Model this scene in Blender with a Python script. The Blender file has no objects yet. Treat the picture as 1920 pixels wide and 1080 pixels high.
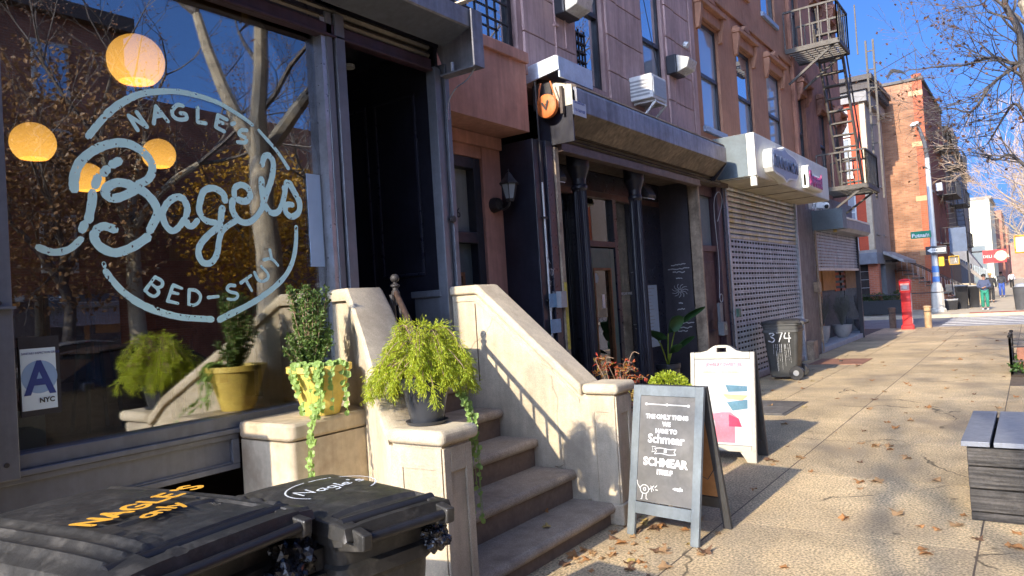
import bpy, bmesh, math, random
from mathutils import Vector, Matrix, noise
random.seed(7)
scn = bpy.context.scene
col = scn.collection
rad = math.radians

# ---------------------------------------------------------------- camera
FPX = 1375.0
VY = Vector((1935 - 960, 507 - 540, FPX)).normalized()
VX = -Vector((-970 - 960, 692 - 540, FPX)).normalized()
VX = (VX - VY * VX.dot(VY)).normalized()
VZ = VX.cross(VY)
RR = Matrix((VX, VY, VZ))                      # world = RR @ camera ray (x right, y down, z forward)
EYE = Vector((0, 0, 1.7))
cam_data = bpy.data.cameras.new('camera')
cam_data.sensor_width = 36; cam_data.lens = 36 * FPX / 1920
cam_data.clip_start = .05; cam_data.clip_end = 1500
cam = bpy.data.objects.new('camera', cam_data); col.objects.link(cam)
cx, cy, cz = RR.col[0], -RR.col[1], -RR.col[2]
m = Matrix((cx, cy, cz)).transposed().to_4x4(); m.translation = EYE
cam.matrix_world = m
scn.camera = cam

def at(px, py, axis, val):
    """point of the real plane  axis=val  seen at a pixel of the 1920x1080 photograph"""
    r = RR @ Vector((px - 960, py - 540, FPX))
    return EYE + r * ((val - EYE[axis]) / r[axis])

# ---------------------------------------------------------------- light
SUN = Vector((-.018, -1, .49)).normalized()     # towards the sun
w = bpy.data.worlds.new('World'); scn.world = w; w.use_nodes = True
nt = w.node_tree; nt.nodes.clear()
sky = nt.nodes.new('ShaderNodeTexSky'); sky.sky_type = 'NISHITA'; sky.sun_disc = False
sky.sun_elevation = math.asin(SUN.z); sky.sun_rotation = math.atan2(SUN.x, SUN.y)
sky.air_density = .5; sky.dust_density = 8; sky.ozone_density = 10; sky.altitude = 600
bg = nt.nodes.new('ShaderNodeBackground'); bg.inputs[1].default_value = .15
ou = nt.nodes.new('ShaderNodeOutputWorld')
hs = nt.nodes.new('ShaderNodeHueSaturation'); hs.inputs['Saturation'].default_value = 1.03; nt.links.new(sky.outputs[0], hs.inputs['Color'])
nt.links.new(hs.outputs[0], bg.inputs[0]); nt.links.new(bg.outputs[0], ou.inputs[0])
sd = bpy.data.lights.new('sun', 'SUN'); sd.energy = 3.15; sd.angle = rad(.53); sd.color = (1, .86, .66)
so = bpy.data.objects.new('sun', sd); col.objects.link(so)
so.rotation_euler = SUN.to_track_quat('Z', 'Y').to_euler()
so.location = (0, -10, 20)
scn.view_settings.view_transform = 'Standard'; scn.view_settings.look = 'None'
scn.view_settings.gamma = 1; scn.view_settings.use_curve_mapping = False
scn.view_settings.exposure = 1.4
try:
    scn.cycles.max_bounces = 8; scn.cycles.transparent_max_bounces = 24
    scn.cycles.sample_clamp_indirect = 6; scn.cycles.caustics_reflective = False; scn.cycles.caustics_refractive = False
except Exception: pass

# ---------------------------------------------------------------- materials
MATS = {}
def srgb(r, g, b):
    f = lambda c: ((c / 255 + .055) / 1.055) ** 2.4 if c > 10 else c / 255 / 12.92
    return (f(r), f(g), f(b))
def M(name, c=(.5, .5, .5), rough=.7, var=.18, scale=5, bump=.15, bscale=60, metal=0, streak=0, rnd=0,
      speck=0, spscale=250, hstreak=0, gum=0, crack=0, stain=0, stcol=None, stscale=1.2, coat=0, spec=.5, bdist=.004):
    if name in MATS: return MATS[name]
    mt = bpy.data.materials.new(name); mt.use_nodes = True; MATS[name] = mt
    n = mt.node_tree.nodes; l = mt.node_tree.links
    b = n['Principled BSDF']; b.inputs['Roughness'].default_value = rough; b.inputs['Metallic'].default_value = metal
    b.inputs['Specular IOR Level'].default_value = spec
    if coat: b.inputs['Coat Weight'].default_value = coat; b.inputs['Coat Roughness'].default_value = .15
    geo = n.new('ShaderNodeNewGeometry'); P = geo.outputs['Position']
    def noi(sc, det=5, vec=None, ro=.6):
        t = n.new('ShaderNodeTexNoise'); t.inputs['Scale'].default_value = sc; t.inputs['Detail'].default_value = det
        t.inputs['Roughness'].default_value = ro; l.new(vec or P, t.inputs['Vector']); return t.outputs['Fac']
    def ramp(src, a, bb, lo, hi):
        r = n.new('ShaderNodeMapRange'); r.inputs[1].default_value = a; r.inputs[2].default_value = bb
        r.inputs[3].default_value = lo; r.inputs[4].default_value = hi; l.new(src, r.inputs[0]); return r.outputs[0]
    def mul(a, bb):
        r = n.new('ShaderNodeMath'); r.operation = 'MULTIPLY'
        l.new(a, r.inputs[0])
        if isinstance(bb, float): r.inputs[1].default_value = bb
        else: l.new(bb, r.inputs[1])
        return r.outputs[0]
    f = ramp(noi(scale), .3, .7, 1 - var, 1 + var)
    f = mul(f, ramp(noi(scale * 7, 3), .3, .7, 1 - var * .5, 1 + var * .5))
    if streak:
        mp = n.new('ShaderNodeMapping'); mp.inputs['Scale'].default_value = (9, 9, .7); l.new(P, mp.inputs[0])
        f = mul(f, ramp(noi(1.6, 6, mp.outputs[0]), .35, .7, 1 - streak, 1 + streak * .4))
    if hstreak:
        mp = n.new('ShaderNodeMapping'); mp.inputs['Scale'].default_value = (1.2, 1.2, 26); l.new(P, mp.inputs[0])
        f = mul(f, ramp(noi(2.0, 8, mp.outputs[0]), .35, .66, 1 - hstreak, 1 + hstreak))
    if speck: f = mul(f, ramp(noi(spscale, 2), .36, .62, 1 - speck, 1 + speck))
    if rnd:
        oi = n.new('ShaderNodeObjectInfo'); f = mul(f, ramp(oi.outputs['Random'], 0, 1, 1 - rnd, 1 + rnd))
    vm = n.new('ShaderNodeVectorMath'); vm.operation = 'SCALE'; vm.inputs[0].default_value = c; l.new(f, vm.inputs['Scale'])
    out = vm.outputs[0]
    if stain:
        mx = n.new('ShaderNodeMix'); mx.data_type = 'RGBA'
        l.new(ramp(noi(stscale, 7, None, .65), .5, .68, 0, stain), mx.inputs['Factor'])
        l.new(out, mx.inputs['A']); mx.inputs['B'].default_value = (*(stcol or tuple(x * .4 for x in c)), 1); out = mx.outputs['Result']
    def darken(out, fac, k):
        mx = n.new('ShaderNodeMix'); mx.data_type = 'RGBA'; mx.blend_type = 'MULTIPLY'; l.new(fac, mx.inputs['Factor']); l.new(out, mx.inputs['A']); mx.inputs['B'].default_value = (k, k, k, 1); return mx.outputs['Result']
    if gum:
        vo = n.new('ShaderNodeTexVoronoi'); vo.inputs['Scale'].default_value = gum; l.new(P, vo.inputs['Vector']); out = darken(out, ramp(vo.outputs['Distance'], .05, .075, 1, 0), .55)
    if crack:
        nv = n.new('ShaderNodeTexNoise'); nv.inputs['Scale'].default_value = 1.8; nv.inputs['Detail'].default_value = 6; l.new(P, nv.inputs['Vector'])
        va = n.new('ShaderNodeVectorMath'); va.operation = 'MULTIPLY_ADD'; l.new(nv.outputs['Color'], va.inputs[0]); va.inputs[1].default_value = (.5, .5, .5); l.new(P, va.inputs[2])
        vo = n.new('ShaderNodeTexVoronoi'); vo.feature = 'DISTANCE_TO_EDGE'; vo.inputs['Scale'].default_value = crack; l.new(va.outputs[0], vo.inputs['Vector'])
        out = darken(out, mul(ramp(vo.outputs['Distance'], .002, .006, 1, 0), ramp(noi(.9, 2), .5, .56, 0, 1)), .3 if crack < .6 else .68)
    l.new(out, b.inputs['Base Color'])
    l.new(ramp(noi(scale * 3), .3, .7, max(.02, rough - .1), min(1, rough + .1)), b.inputs['Roughness'])
    if bump:
        bp = n.new('ShaderNodeBump'); bp.inputs['Strength'].default_value = bump; bp.inputs['Distance'].default_value = bdist
        l.new(noi(bscale, 6), bp.inputs['Height']); l.new(bp.outputs[0], b.inputs['Normal'])
    return mt
def glass_mat(name, tint=(.85, .9, .9), refl=.16, ior=1.5):
    mt = bpy.data.materials.new(name); mt.use_nodes = True; MATS[name] = mt
    n = mt.node_tree.nodes; l = mt.node_tree.links; n.remove(n['Principled BSDF']); o = n['Material Output']
    tr = n.new('ShaderNodeBsdfTransparent'); tr.inputs[0].default_value = (*tint, 1)
    gl = n.new('ShaderNodeBsdfGlossy'); gl.inputs['Roughness'].default_value = .004
    fr = n.new('ShaderNodeFresnel'); fr.inputs[0].default_value = ior
    mr = n.new('ShaderNodeMapRange'); mr.inputs[1].default_value = 0.04; mr.inputs[2].default_value = 1
    mr.inputs[3].default_value = refl; mr.inputs[4].default_value = 1
    l.new(fr.outputs[0], mr.inputs[0])
    mx = n.new('ShaderNodeMixShader'); l.new(mr.outputs[0], mx.inputs[0]); l.new(tr.outputs[0], mx.inputs[1]); l.new(gl.outputs[0], mx.inputs[2])
    # slight waviness of old plate glass
    bp = n.new('ShaderNodeBump'); bp.inputs['Strength'].default_value = .05; bp.inputs['Distance'].default_value = .002
    t = n.new('ShaderNodeTexNoise'); t.inputs['Scale'].default_value = 2.5; t.inputs['Detail'].default_value = 1
    g = n.new('ShaderNodeNewGeometry'); l.new(g.outputs['Position'], t.inputs['Vector'])
    l.new(t.outputs['Fac'], bp.inputs['Height']); l.new(bp.outputs[0], gl.inputs['Normal'])
    l.new(mx.outputs[0], o.inputs[0]); return mt
def emis(name, c, s, base=None):
    mt = bpy.data.materials.new(name); mt.use_nodes = True; MATS[name] = mt
    b = mt.node_tree.nodes['Principled BSDF']; b.inputs['Base Color'].default_value = (*(base or c), 1)
    b.inputs['Emission Color'].default_value = (*c, 1); b.inputs['Emission Strength'].default_value = s; return mt
def brick_mat(name, c1, c2, mortar, sc=1.0, var=.2, ax='x', bump=.5):
    """brick laid on a wall facing -Y (ax='y') or +X (ax='x')"""
    mt = bpy.data.materials.new(name); mt.use_nodes = True; MATS[name] = mt
    n = mt.node_tree.nodes; l = mt.node_tree.links; b = n['Principled BSDF']; b.inputs['Roughness'].default_value = .85
    g = n.new('ShaderNodeNewGeometry'); s = n.new('ShaderNodeSeparateXYZ'); l.new(g.outputs['Position'], s.inputs[0])
    ad = n.new('ShaderNodeMath'); ad.operation = 'ADD'; l.new(s.outputs['X'], ad.inputs[0]); l.new(s.outputs['Y'], ad.inputs[1])
    c = n.new('ShaderNodeCombineXYZ'); l.new(ad.outputs[0], c.inputs[0]); l.new(s.outputs['Z'], c.inputs[1])
    t = n.new('ShaderNodeTexBrick'); l.new(c.outputs[0], t.inputs[0])
    t.inputs['Color1'].default_value = (*c1, 1); t.inputs['Color2'].default_value = (*c2, 1); t.inputs['Mortar'].default_value = (*mortar, 1)
    t.inputs['Scale'].default_value = 1; t.inputs['Brick Width'].default_value = .215 * sc; t.inputs['Row Height'].default_value = .075 * sc
    t.inputs['Mortar Size'].default_value = .008 * sc; t.inputs['Mortar Smooth'].default_value = .2; t.inputs['Bias'].default_value = -.1
    no = n.new('ShaderNodeTexNoise'); no.inputs['Scale'].default_value = 1.3; no.inputs['Detail'].default_value = 6; l.new(g.outputs['Position'], no.inputs[0])
    mr = n.new('ShaderNodeMapRange'); mr.inputs[1].default_value = .3; mr.inputs[2].default_value = .7; mr.inputs[3].default_value = 1 - var; mr.inputs[4].default_value = 1 + var
    l.new(no.outputs['Fac'], mr.inputs[0])
    vm = n.new('ShaderNodeVectorMath'); vm.operation = 'SCALE'; l.new(t.outputs['Color'], vm.inputs[0]); l.new(mr.outputs[0], vm.inputs['Scale'])
    l.new(vm.outputs[0], b.inputs['Base Color'])
    bp = n.new('ShaderNodeBump'); bp.invert = True; bp.inputs['Strength'].default_value = bump; bp.inputs['Distance'].default_value = .01
    l.new(t.outputs['Fac'], bp.inputs['Height']); l.new(bp.outputs[0], b.inputs['Normal']); return mt
def leaf_mat(name, c, c2=None, rnd=.25, trans=.35, rough=.5):
    mt = bpy.data.materials.new(name); mt.use_nodes = True; MATS[name] = mt
    n = mt.node_tree.nodes; l = mt.node_tree.links; b = n['Principled BSDF']; b.inputs['Roughness'].default_value = rough
    g = n.new('ShaderNodeNewGeometry'); mx = n.new('ShaderNodeMix'); mx.data_type = 'RGBA'
    l.new(g.outputs['Random Per Island'], mx.inputs['Factor'])
    mx.inputs['A'].default_value = (*c, 1); mx.inputs['B'].default_value = (*(c2 or tuple(x * .45 for x in c)), 1)
    l.new(mx.outputs['Result'], b.inputs['Base Color'])
    tr = n.new('ShaderNodeBsdfTranslucent'); l.new(mx.outputs['Result'], tr.inputs[0])
    ms = n.new('ShaderNodeMixShader'); ms.inputs[0].default_value = trans
    l.new(b.outputs[0], ms.inputs[1]); l.new(tr.outputs[0], ms.inputs[2]); l.new(ms.outputs[0], n['Material Output'].inputs[0]); return mt
def paint_mat(name, c, thr=.6, sc=38, c2=None, rough=.6):
    """worn hand paint: flaked away where the noise is high"""
    mt = bpy.data.materials.new(name); mt.use_nodes = True; MATS[name] = mt
    n = mt.node_tree.nodes; l = mt.node_tree.links; b = n['Principled BSDF']; b.inputs['Roughness'].default_value = rough
    b.inputs['Base Color'].default_value = (*c, 1)
    g = n.new('ShaderNodeNewGeometry'); t = n.new('ShaderNodeTexNoise'); t.inputs['Scale'].default_value = sc; t.inputs['Detail'].default_value = 5
    l.new(g.outputs['Position'], t.inputs[0])
    r = n.new('ShaderNodeMapRange'); r.inputs[1].default_value = thr; r.inputs[2].default_value = thr + .02; l.new(t.outputs['Fac'], r.inputs[0])
    tr = n.new('ShaderNodeBsdfTransparent'); ms = n.new('ShaderNodeMixShader')
    l.new(r.outputs[0], ms.inputs[0]); l.new(b.outputs[0], ms.inputs[1]); l.new(tr.outputs[0], ms.inputs[2])
    l.new(ms.outputs[0], n['Material Output'].inputs[0]); return mt

# ---------------------------------------------------------------- mesh helpers
class MB:
    def __init__(s): s.v = []; s.f = []
    def add(s, vs, fs):
        n = len(s.v); s.v += [tuple(p) for p in vs]; s.f += [[i + n for i in f] for f in fs]; return s
    def box(s, x0, x1, y0, y1, z0, z1):
        vs = [(x, y, z) for x in (x0, x1) for y in (y0, y1) for z in (z0, z1)]
        return s.add(vs, [(0, 1, 3, 2), (4, 6, 7, 5), (0, 4, 5, 1), (2, 3, 7, 6), (0, 2, 6, 4), (1, 5, 7, 3)])
    def beam(s, a, b, w, h=None, up=(0, 0, 1)):
        a = Vector(a); b = Vector(b); h = h or w; d = (b - a).normalized(); u = Vector(up)
        if abs(d.dot(u)) > .98: u = Vector((1, 0, 0))
        x = d.cross(u).normalized(); y = x.cross(d).normalized(); vs = []
        for p in (a, b):
            for i, j in ((-1, -1), (1, -1), (1, 1), (-1, 1)): vs.append(p + x * i * w / 2 + y * j * h / 2)
        return s.add(vs, [(0, 1, 2, 3), (7, 6, 5, 4), (0, 4, 5, 1), (1, 5, 6, 2), (2, 6, 7, 3), (3, 7, 4, 0)])
    def prism(s, pts, axis, a0, a1):
        def p3(p, a):
            return {'y': (p[0], a, p[1]), 'x': (a, p[0], p[1]), 'z': (p[0], p[1], a)}[axis]
        n = len(pts); vs = [p3(p, a0) for p in pts] + [p3(p, a1) for p in pts]
        return s.add(vs, [list(range(n)), list(range(2 * n - 1, n - 1, -1))] + [(i, (i + 1) % n, n + (i + 1) % n, n + i) for i in range(n)])
    def loft(s, rings, cap=True):
        n = len(rings[0]); vs = [p for r in rings for p in r]; fs = []
        for k in range(len(rings) - 1):
            for i in range(n):
                j = (i + 1) % n; fs.append((k * n + i, k * n + j, (k + 1) * n + j, (k + 1) * n + i))
        if cap: fs.append(list(range(n))[::-1]); fs.append([(len(rings) - 1) * n + i for i in range(n)])
        return s.add(vs, fs)
    def tube(s, pts, r, n=8, cap=True):
        pts = [Vector(p) for p in pts]; rs = r if isinstance(r, (list, tuple)) else [r] * len(pts); rings = []
        u = None
        for i, p in enumerate(pts):
            d = (pts[min(i + 1, len(pts) - 1)] - pts[max(i - 1, 0)])
            if d.length < 1e-9: d = Vector((0, 0, 1))
            d.normalize()
            if u is None:
                u = Vector((0, 0, 1)) if abs(d.z) < .9 else Vector((1, 0, 0))
            x = d.cross(u).normalized(); u = x.cross(d).normalized()
            rings.append([p + (x * math.cos(2 * math.pi * k / n) + u * math.sin(2 * math.pi * k / n)) * rs[i] for k in range(n)])
        return s.loft(rings, cap)
    def lathe(s, prof, c=(0, 0, 0), n=24, cap=True):
        c = Vector(c)
        return s.loft([[c + Vector((r * math.cos(2 * math.pi * k / n), r * math.sin(2 * math.pi * k / n), z)) for k in range(n)] for r, z in prof], cap)
    def ball(s, c, r, n=10, sc=(1, 1, 1)):
        prof = []
        c = Vector(c); rings = []
        for i in range(1, n):
            t = math.pi * i / n; rr = math.sin(t) * r; z = -math.cos(t) * r
            rings.append([c + Vector((rr * math.cos(2 * math.pi * k / (2 * n)) * sc[0], rr * math.sin(2 * math.pi * k / (2 * n)) * sc[1], z * sc[2])) for k in range(2 * n)])
        return s.loft(rings)
    def grid(s, fn, nu, nv):
        vs = [fn(i / nu, j / nv) for i in range(nu + 1) for j in range(nv + 1)]
        fs = [(i * (nv + 1) + j, (i + 1) * (nv + 1) + j, (i + 1) * (nv + 1) + j + 1, i * (nv + 1) + j + 1) for i in range(nu) for j in range(nv)]
        return s.add(vs, fs)
    def xf(s, mat):
        s.v = [tuple(mat @ Vector(p)) for p in s.v]; return s
    def build(s, name, mat, parent=None, smooth=False, bevel=0, seg=2, norm=True):
        me = bpy.data.meshes.new(name); o = W[parent] if parent else Vector((0, 0, 0))
        me.from_pydata([(p[0] - o.x, p[1] - o.y, p[2] - o.z) for p in s.v], [], s.f)
        if norm and len(s.f) < 60000:
            bm = bmesh.new(); bm.from_mesh(me); bmesh.ops.recalc_face_normals(bm, faces=bm.faces); bm.to_mesh(me); bm.free()
        me.materials.append(mat)
        if smooth:
            for p in me.polygons: p.use_smooth = True
            try: me.set_sharp_from_angle(angle=rad(38))
            except Exception: pass
        ob = bpy.data.objects.new(name, me); col.objects.link(ob)
        if parent: ob.parent = parent
        W[ob] = o.copy() if parent else Vector((0, 0, 0))
        if bevel:
            b = ob.modifiers.new('bevel', 'BEVEL'); b.width = bevel; b.segments = seg; b.limit_method = 'ANGLE'; b.angle_limit = rad(40)
        return ob
W = {}
def thing(name, label, cat, loc=(0, 0, 0), group=None):
    o = bpy.data.objects.new(name, None); col.objects.link(o); o.location = loc; o.empty_display_size = .2
    o['label'] = label; o['category'] = cat
    if group: o['group'] = group
    W[o] = Vector(loc); return o
def tag(o, label, cat, group=None):
    o['label'] = label; o['category'] = cat
    if group: o['group'] = group
    return o
def struct(o): o['kind'] = 'structure'; return o
def inst(src, parent, loc, rot=(0, 0, 0), scale=None):
    c = src.copy(); col.objects.link(c); c.parent = parent; c.location = loc; c.rotation_euler = rot
    if scale: c.scale = scale
    W[c] = W.get(parent, Vector()) if parent else Vector(); return c
def kids(o): return [c for c in bpy.data.objects if c.parent == o]
def copy_tree(o, label=None, loc=None, rotz=None, parent=None):
    c = o.copy(); col.objects.link(c); c.parent = parent; W[c] = W.get(o, Vector())
    if label: c['label'] = label
    if loc is not None: c.location = loc
    if rotz is not None: c.rotation_euler = (0, 0, rotz)
    for ch in kids(o): copy_tree(ch, parent=c)
    return c
def textmesh(txt, size, mat, parent, origin, u, v, ext=.002, name='lettering', align='CENTER', sx=1.0, bold=0):
    cu = bpy.data.curves.new('tmp', 'FONT'); cu.body = txt; cu.size = size; cu.align_x = align; cu.extrude = ext; cu.offset = bold
    cu.resolution_u = 3
    t = bpy.data.objects.new('tmp', cu); col.objects.link(t)
    dg = bpy.context.evaluated_depsgraph_get(); me = bpy.data.meshes.new_from_object(t.evaluated_get(dg))
    bpy.data.objects.remove(t); bpy.data.curves.remove(cu)
    u = Vector(u).normalized(); v = Vector(v).normalized(); nn = u.cross(v); o = Vector(origin); w0 = W[parent] if parent else Vector()
    for q in me.vertices: q.co = o + u * q.co.x * sx + v * q.co.y + nn * q.co.z - w0
    me.name = name; me.materials.clear(); me.materials.append(mat)
    ob = bpy.data.objects.new(name, me); col.objects.link(ob); ob.parent = parent; W[ob] = w0; return ob
def smooth_path(P, k=5):
    if len(P) < 3: k = 1; 
    out = []; n = len(P)
    for i in range(n - 1):
        p0, p1, p2, p3 = P[max(i - 1, 0)], P[i], P[i + 1], P[min(i + 2, n - 1)]
        for j in range(k):
            t = j / k
            out.append(tuple(.5 * ((2 * b) + (-a + c) * t + (2 * a - 5 * b + 4 * c - d) * t * t + (-a + 3 * b - 3 * c + d) * t ** 3) for a, b, c, d in zip(p0, p1, p2, p3)))
    out.append(tuple(P[-1])); return out
LIFT = [0.0]
def stroke(mb, pts, wd, origin, u, v, smooth=True, jit=.08, w1=None, th=.0015):
    """brush stroke as a thin raised ribbon with round ends on the plane origin,u,v; pts 2D in metres"""
    P = smooth_path(pts) if smooth and len(pts) > 2 else [tuple(p) for p in pts]
    if len(P) == 2:
        a, b = P; P = [(a[0] + (b[0] - a[0]) * t / 6, a[1] + (b[1] - a[1]) * t / 6) for t in range(7)]
    u = Vector(u); v = Vector(v); nn = u.cross(v); o = Vector(origin); n = len(P); L = []; R = []
    for i, p in enumerate(P):
        q0 = P[max(i - 1, 0)]; q1 = P[min(i + 1, n - 1)]; dx, dy = q1[0] - q0[0], q1[1] - q0[1]; d = math.hypot(dx, dy) or 1; dx /= d; dy /= d
        ww = (wd + ((w1 if w1 is not None else wd) - wd) * i / (n - 1)) / 2 * (1 + random.uniform(-jit, jit))
        L.append((p[0] - dy * ww, p[1] + dx * ww)); R.append((p[0] + dy * ww, p[1] - dx * ww))
        if i == 0: d0 = (dx, dy, ww)
        if i == n - 1: d1 = (dx, dy, ww)
    for c, (dx, dy, ww), sg, lst in ((P[0], d0, -1, 0), (P[-1], d1, 1, 1)):
        l1 = (c[0] + sg * dx * ww * .8 - dy * ww * .5, c[1] + sg * dy * ww * .8 + dx * ww * .5); r1 = (c[0] + sg * dx * ww * .8 + dy * ww * .5, c[1] + sg * dy * ww * .8 - dx * ww * .5)
        if lst: L.append(l1); R.append(r1)
        else: L.insert(0, l1); R.insert(0, r1)
    LIFT[0] = (LIFT[0] + .00023) % .0016
    vs = []; m_ = len(L)
    for k in range(m_):
        h = th + LIFT[0] + .0000137 * k
        for q in (L[k], R[k]): vs.append(o + u * q[0] + v * q[1] + nn * h)
    mb.add(vs, [(2 * k, 2 * k + 1, 2 * k + 3, 2 * k + 2) for k in range(m_ - 1)])
GLY = {'N': [[(0, 0), (0, 1)], [(0, 1), (.7, 0)], [(.7, 0), (.7, 1)]], 'A': [[(0, 0), (.35, 1)], [(.35, 1), (.75, 0)], [(.15, .35), (.6, .35)]],
 'G': [[(.7, .85), (.4, 1), (.05, .7), (.05, .25), (.35, 0), (.7, .15), (.7, .42)], [(.7, .42), (.4, .42)]], 'L': [[(.05, 1), (.05, 0)], [(.05, 0), (.6, 0)]],
 'E': [[(.05, 0), (.05, 1)], [(.05, 1), (.6, 1)], [(.05, .52), (.5, .52)], [(.05, 0), (.6, 0)]], "'": [[(.1, 1), (.1, .78)]],
 'S': [[(.6, .85), (.35, 1), (.05, .78), (.3, .52), (.6, .25), (.3, 0), (0, .12)]], 'o': [[(.3, .5), (.05, .35), (.05, .1), (.3, 0), (.5, .15), (.5, .4), (.3, .5)]],
 'n': [[(.02, 0), (.02, .5)], [(.02, .35), (.25, .5), (.42, .35), (.42, 0)]], 'l': [[(.1, 0), (.1, .9)]], 'y': [[(0, .5), (.2, .1)], [(.45, .5), (.2, .05), (0, -.35)]],
 '3': [[(.05, .9), (.35, 1), (.55, .8), (.25, .55), (.6, .3), (.35, 0), (0, .1)]], '7': [[(0, 1), (.6, 1)], [(.6, 1), (.25, 0)]], '4': [[(.15, 1), (0, .4), (.65, .4)], [(.5, 1), (.45, -.1)]],
 'a': [[(.4, .45), (.2, .5), (.02, .25), (.2, 0), (.4, .15)], [(.42, .5), (.45, 0)]], 'g': [[(.4, .45), (.2, .5), (.02, .25), (.2, .02), (.4, .15)], [(.42, .5), (.42, -.3), (.1, -.4)]],
 'e': [[(.05, .27), (.4, .3), (.3, .5), (.05, .35), (.1, .02), (.42, .08)]], 's': [[(.35, .45), (.15, .5), (.05, .35), (.33, .18), (.2, 0), (0, .04)]]}
ADV = {"'": .25, 'l': .28, 'L': .75, '3': .8, '7': .8, '4': .8}
def write(mb, s, h, wd, origin, u, v, jit=.1, wob=.03, parts=None):
    x = 0
    for ch in s:
        if parts: mb = MB()
        for st in GLY.get(ch, []):
            stroke(mb, [((x + a + random.uniform(-wob, wob)) * h, (b + random.uniform(-wob, wob)) * h) for a, b in st], wd, origin, u, v, jit=jit)
        if parts and mb.f: mb.build('letter', parts[0], parts[1], norm=False)
        x += ADV.get(ch, .95 if ch.isupper() else .62)
# ---------------------------------------------------------------- palette
mauve = M('mauve_stucco', (.53, .355, .325), .85, .12, 1.5, .35, 70, streak=.22, stain=.35, stcol=(.16, .09, .08), stscale=1.1)
mauve2 = M('mauve_stucco_block', (.55, .375, .345), .85, .12, 2, .35, 70, streak=.25, rnd=.06, stain=.3, stcol=(.2, .12, .11))
rosy = M('rose_brown_render', (.52, .27, .205), .8, .14, 1.4, .3, 60, streak=.2, stain=.35, stcol=(.17, .08, .06))
brown = M('brownstone', (.47, .235, .14), .85, .13, 1.6, .35, 55, streak=.15, stain=.25, stcol=(.17, .07, .05))
brown3 = M('dark_brownstone', (.42, .2, .13), .85, .2, 2.2, .5, 45, streak=.3, stain=.5, stcol=(.1, .055, .045))
navy = M('navy_black_paint', (.017, .018, .029), .38, .3, 3, .12, 40, streak=.2)
navy_m = M('navy_black_moulding', (.024, .026, .042), .33, .2, 5, .1)
slatem = M('slate_metal_paint', (.145, .16, .19), .42, .15, 3, .06, 90, streak=.15, metal=.2)
hoodm = M('hood_sheet_metal', (.26, .27, .31), .45, .25, 2.5, .12, 60, metal=.35, streak=.3, stain=.4, stcol=(.09, .07, .06))
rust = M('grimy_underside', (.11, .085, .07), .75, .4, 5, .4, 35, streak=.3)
galv = M('galvanised_steel', (.42, .45, .5), .35, .2, 7, .06, 120, metal=.7, stain=.4, stcol=(.25, .22, .2))
stone = M('stoop_render', (.53, .455, .335), .85, .16, 2.2, .6, 40, streak=.16, stain=.6, stcol=(.33, .28, .21), stscale=2.4, speck=.12, spscale=160, crack=.7)
coping_m = M('stoop_coping', (.54, .465, .34), .8, .16, 3, .45, 50, stain=.6, stcol=(.36, .29, .2), stscale=3.5, speck=.14, spscale=160)
ped_m = M('pedestal_render', (.5, .42, .3), .85, .2, 2.5, .6, 25, streak=.15, stain=.6, stcol=(.25, .17, .1), stscale=2.4)
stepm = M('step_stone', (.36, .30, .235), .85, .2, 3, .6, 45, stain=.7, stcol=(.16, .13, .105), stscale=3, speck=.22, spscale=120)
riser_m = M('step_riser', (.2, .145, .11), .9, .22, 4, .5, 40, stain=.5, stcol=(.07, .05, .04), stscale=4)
sidew = M('sidewalk_concrete', (.50, .385, .228), .88, .22, .8, .7, 120, rnd=.17, speck=.5, spscale=60, stain=.9, stcol=(.3, .235, .16), stscale=.7, bdist=.01, gum=2.3, crack=.42)
sidew2 = M('far_sidewalk_concrete', (.5, .42, .3), .9, .1, .8, .2, 80, stain=.3, stcol=(.3, .25, .2))
joint = M('joint_dirt', (.12, .09, .065), .95, .3, 8, .3)
kerbm = M('kerb_stone', (.3, .28, .25), .85, .2, 4, .4, 60)
asph = M('asphalt', (.19, .185, .18), .85, .2, 1.2, .5, 220, speck=.3, spscale=220, stain=.4, stcol=(.11, .11, .11))
white_line = M('road_paint_white', (.62, .6, .56), .7, .15, 3, .2, 90, stain=.45, stcol=(.2, .2, .2), stscale=4)
black_pl = M('black_bin_plastic', (.03, .029, .027), .42, .28, 9, .25, 130, stain=.4, stcol=(.13, .12, .105), stscale=14)
black_pl2 = M('black_smooth_plastic', (.016, .016, .018), .4, .2, 8, .1)
bagm = M('black_bag_film', (.012, .012, .015), .22, .2, 8, .3, 25, spec=.7)
iron = M('wrought_iron', (.03, .027, .027), .6, .25, 12, .3, 90)
iron_r = M('rusty_rail_paint', (.045, .03, .024), .55, .4, 20, .3, 70, stain=.5, stcol=(.16, .08, .05), stscale=15)
fe_m = M('fire_escape_paint', (.075, .068, .06), .6, .3, 10, .2, 60, stain=.5, stcol=(.09, .06, .05), stscale=7)
shutm = M('shutter_steel', (.42, .5, .6), .42, .2, 3, .08, 90, metal=.55, streak=.2, rnd=.07, stain=.3, stcol=(.18, .15, .12), stscale=2)
shutm2 = M('shutter_steel_yellowed', (.46, .49, .5), .4, .3, 2.2, .08, 90, metal=.5, streak=.2, rnd=.1, stain=.75, stcol=(.42, .32, .06), stscale=2.6)
signw = M('sign_cream_panel', (.7, .7, .62), .45, .08, 2, .04, 60, streak=.08)
signw2 = M('sign_white_plastic', (.78, .78, .72), .4, .05, 2, .02)
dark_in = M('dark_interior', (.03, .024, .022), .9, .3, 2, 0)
wood_in = M('shelf_wood', (.2, .09, .035), .6, .35, 7, .1, 30)
orange = M('orange_wheel_paint', (.62, .17, .04), .55, .2, 9, .15, 60, stain=.3, stcol=(.3, .08, .03), stscale=8)
whitep = M('white_enamel', (.66, .67, .66), .4, .08, 5, .04, stain=.2, stcol=(.45, .42, .36), stscale=6)
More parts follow.
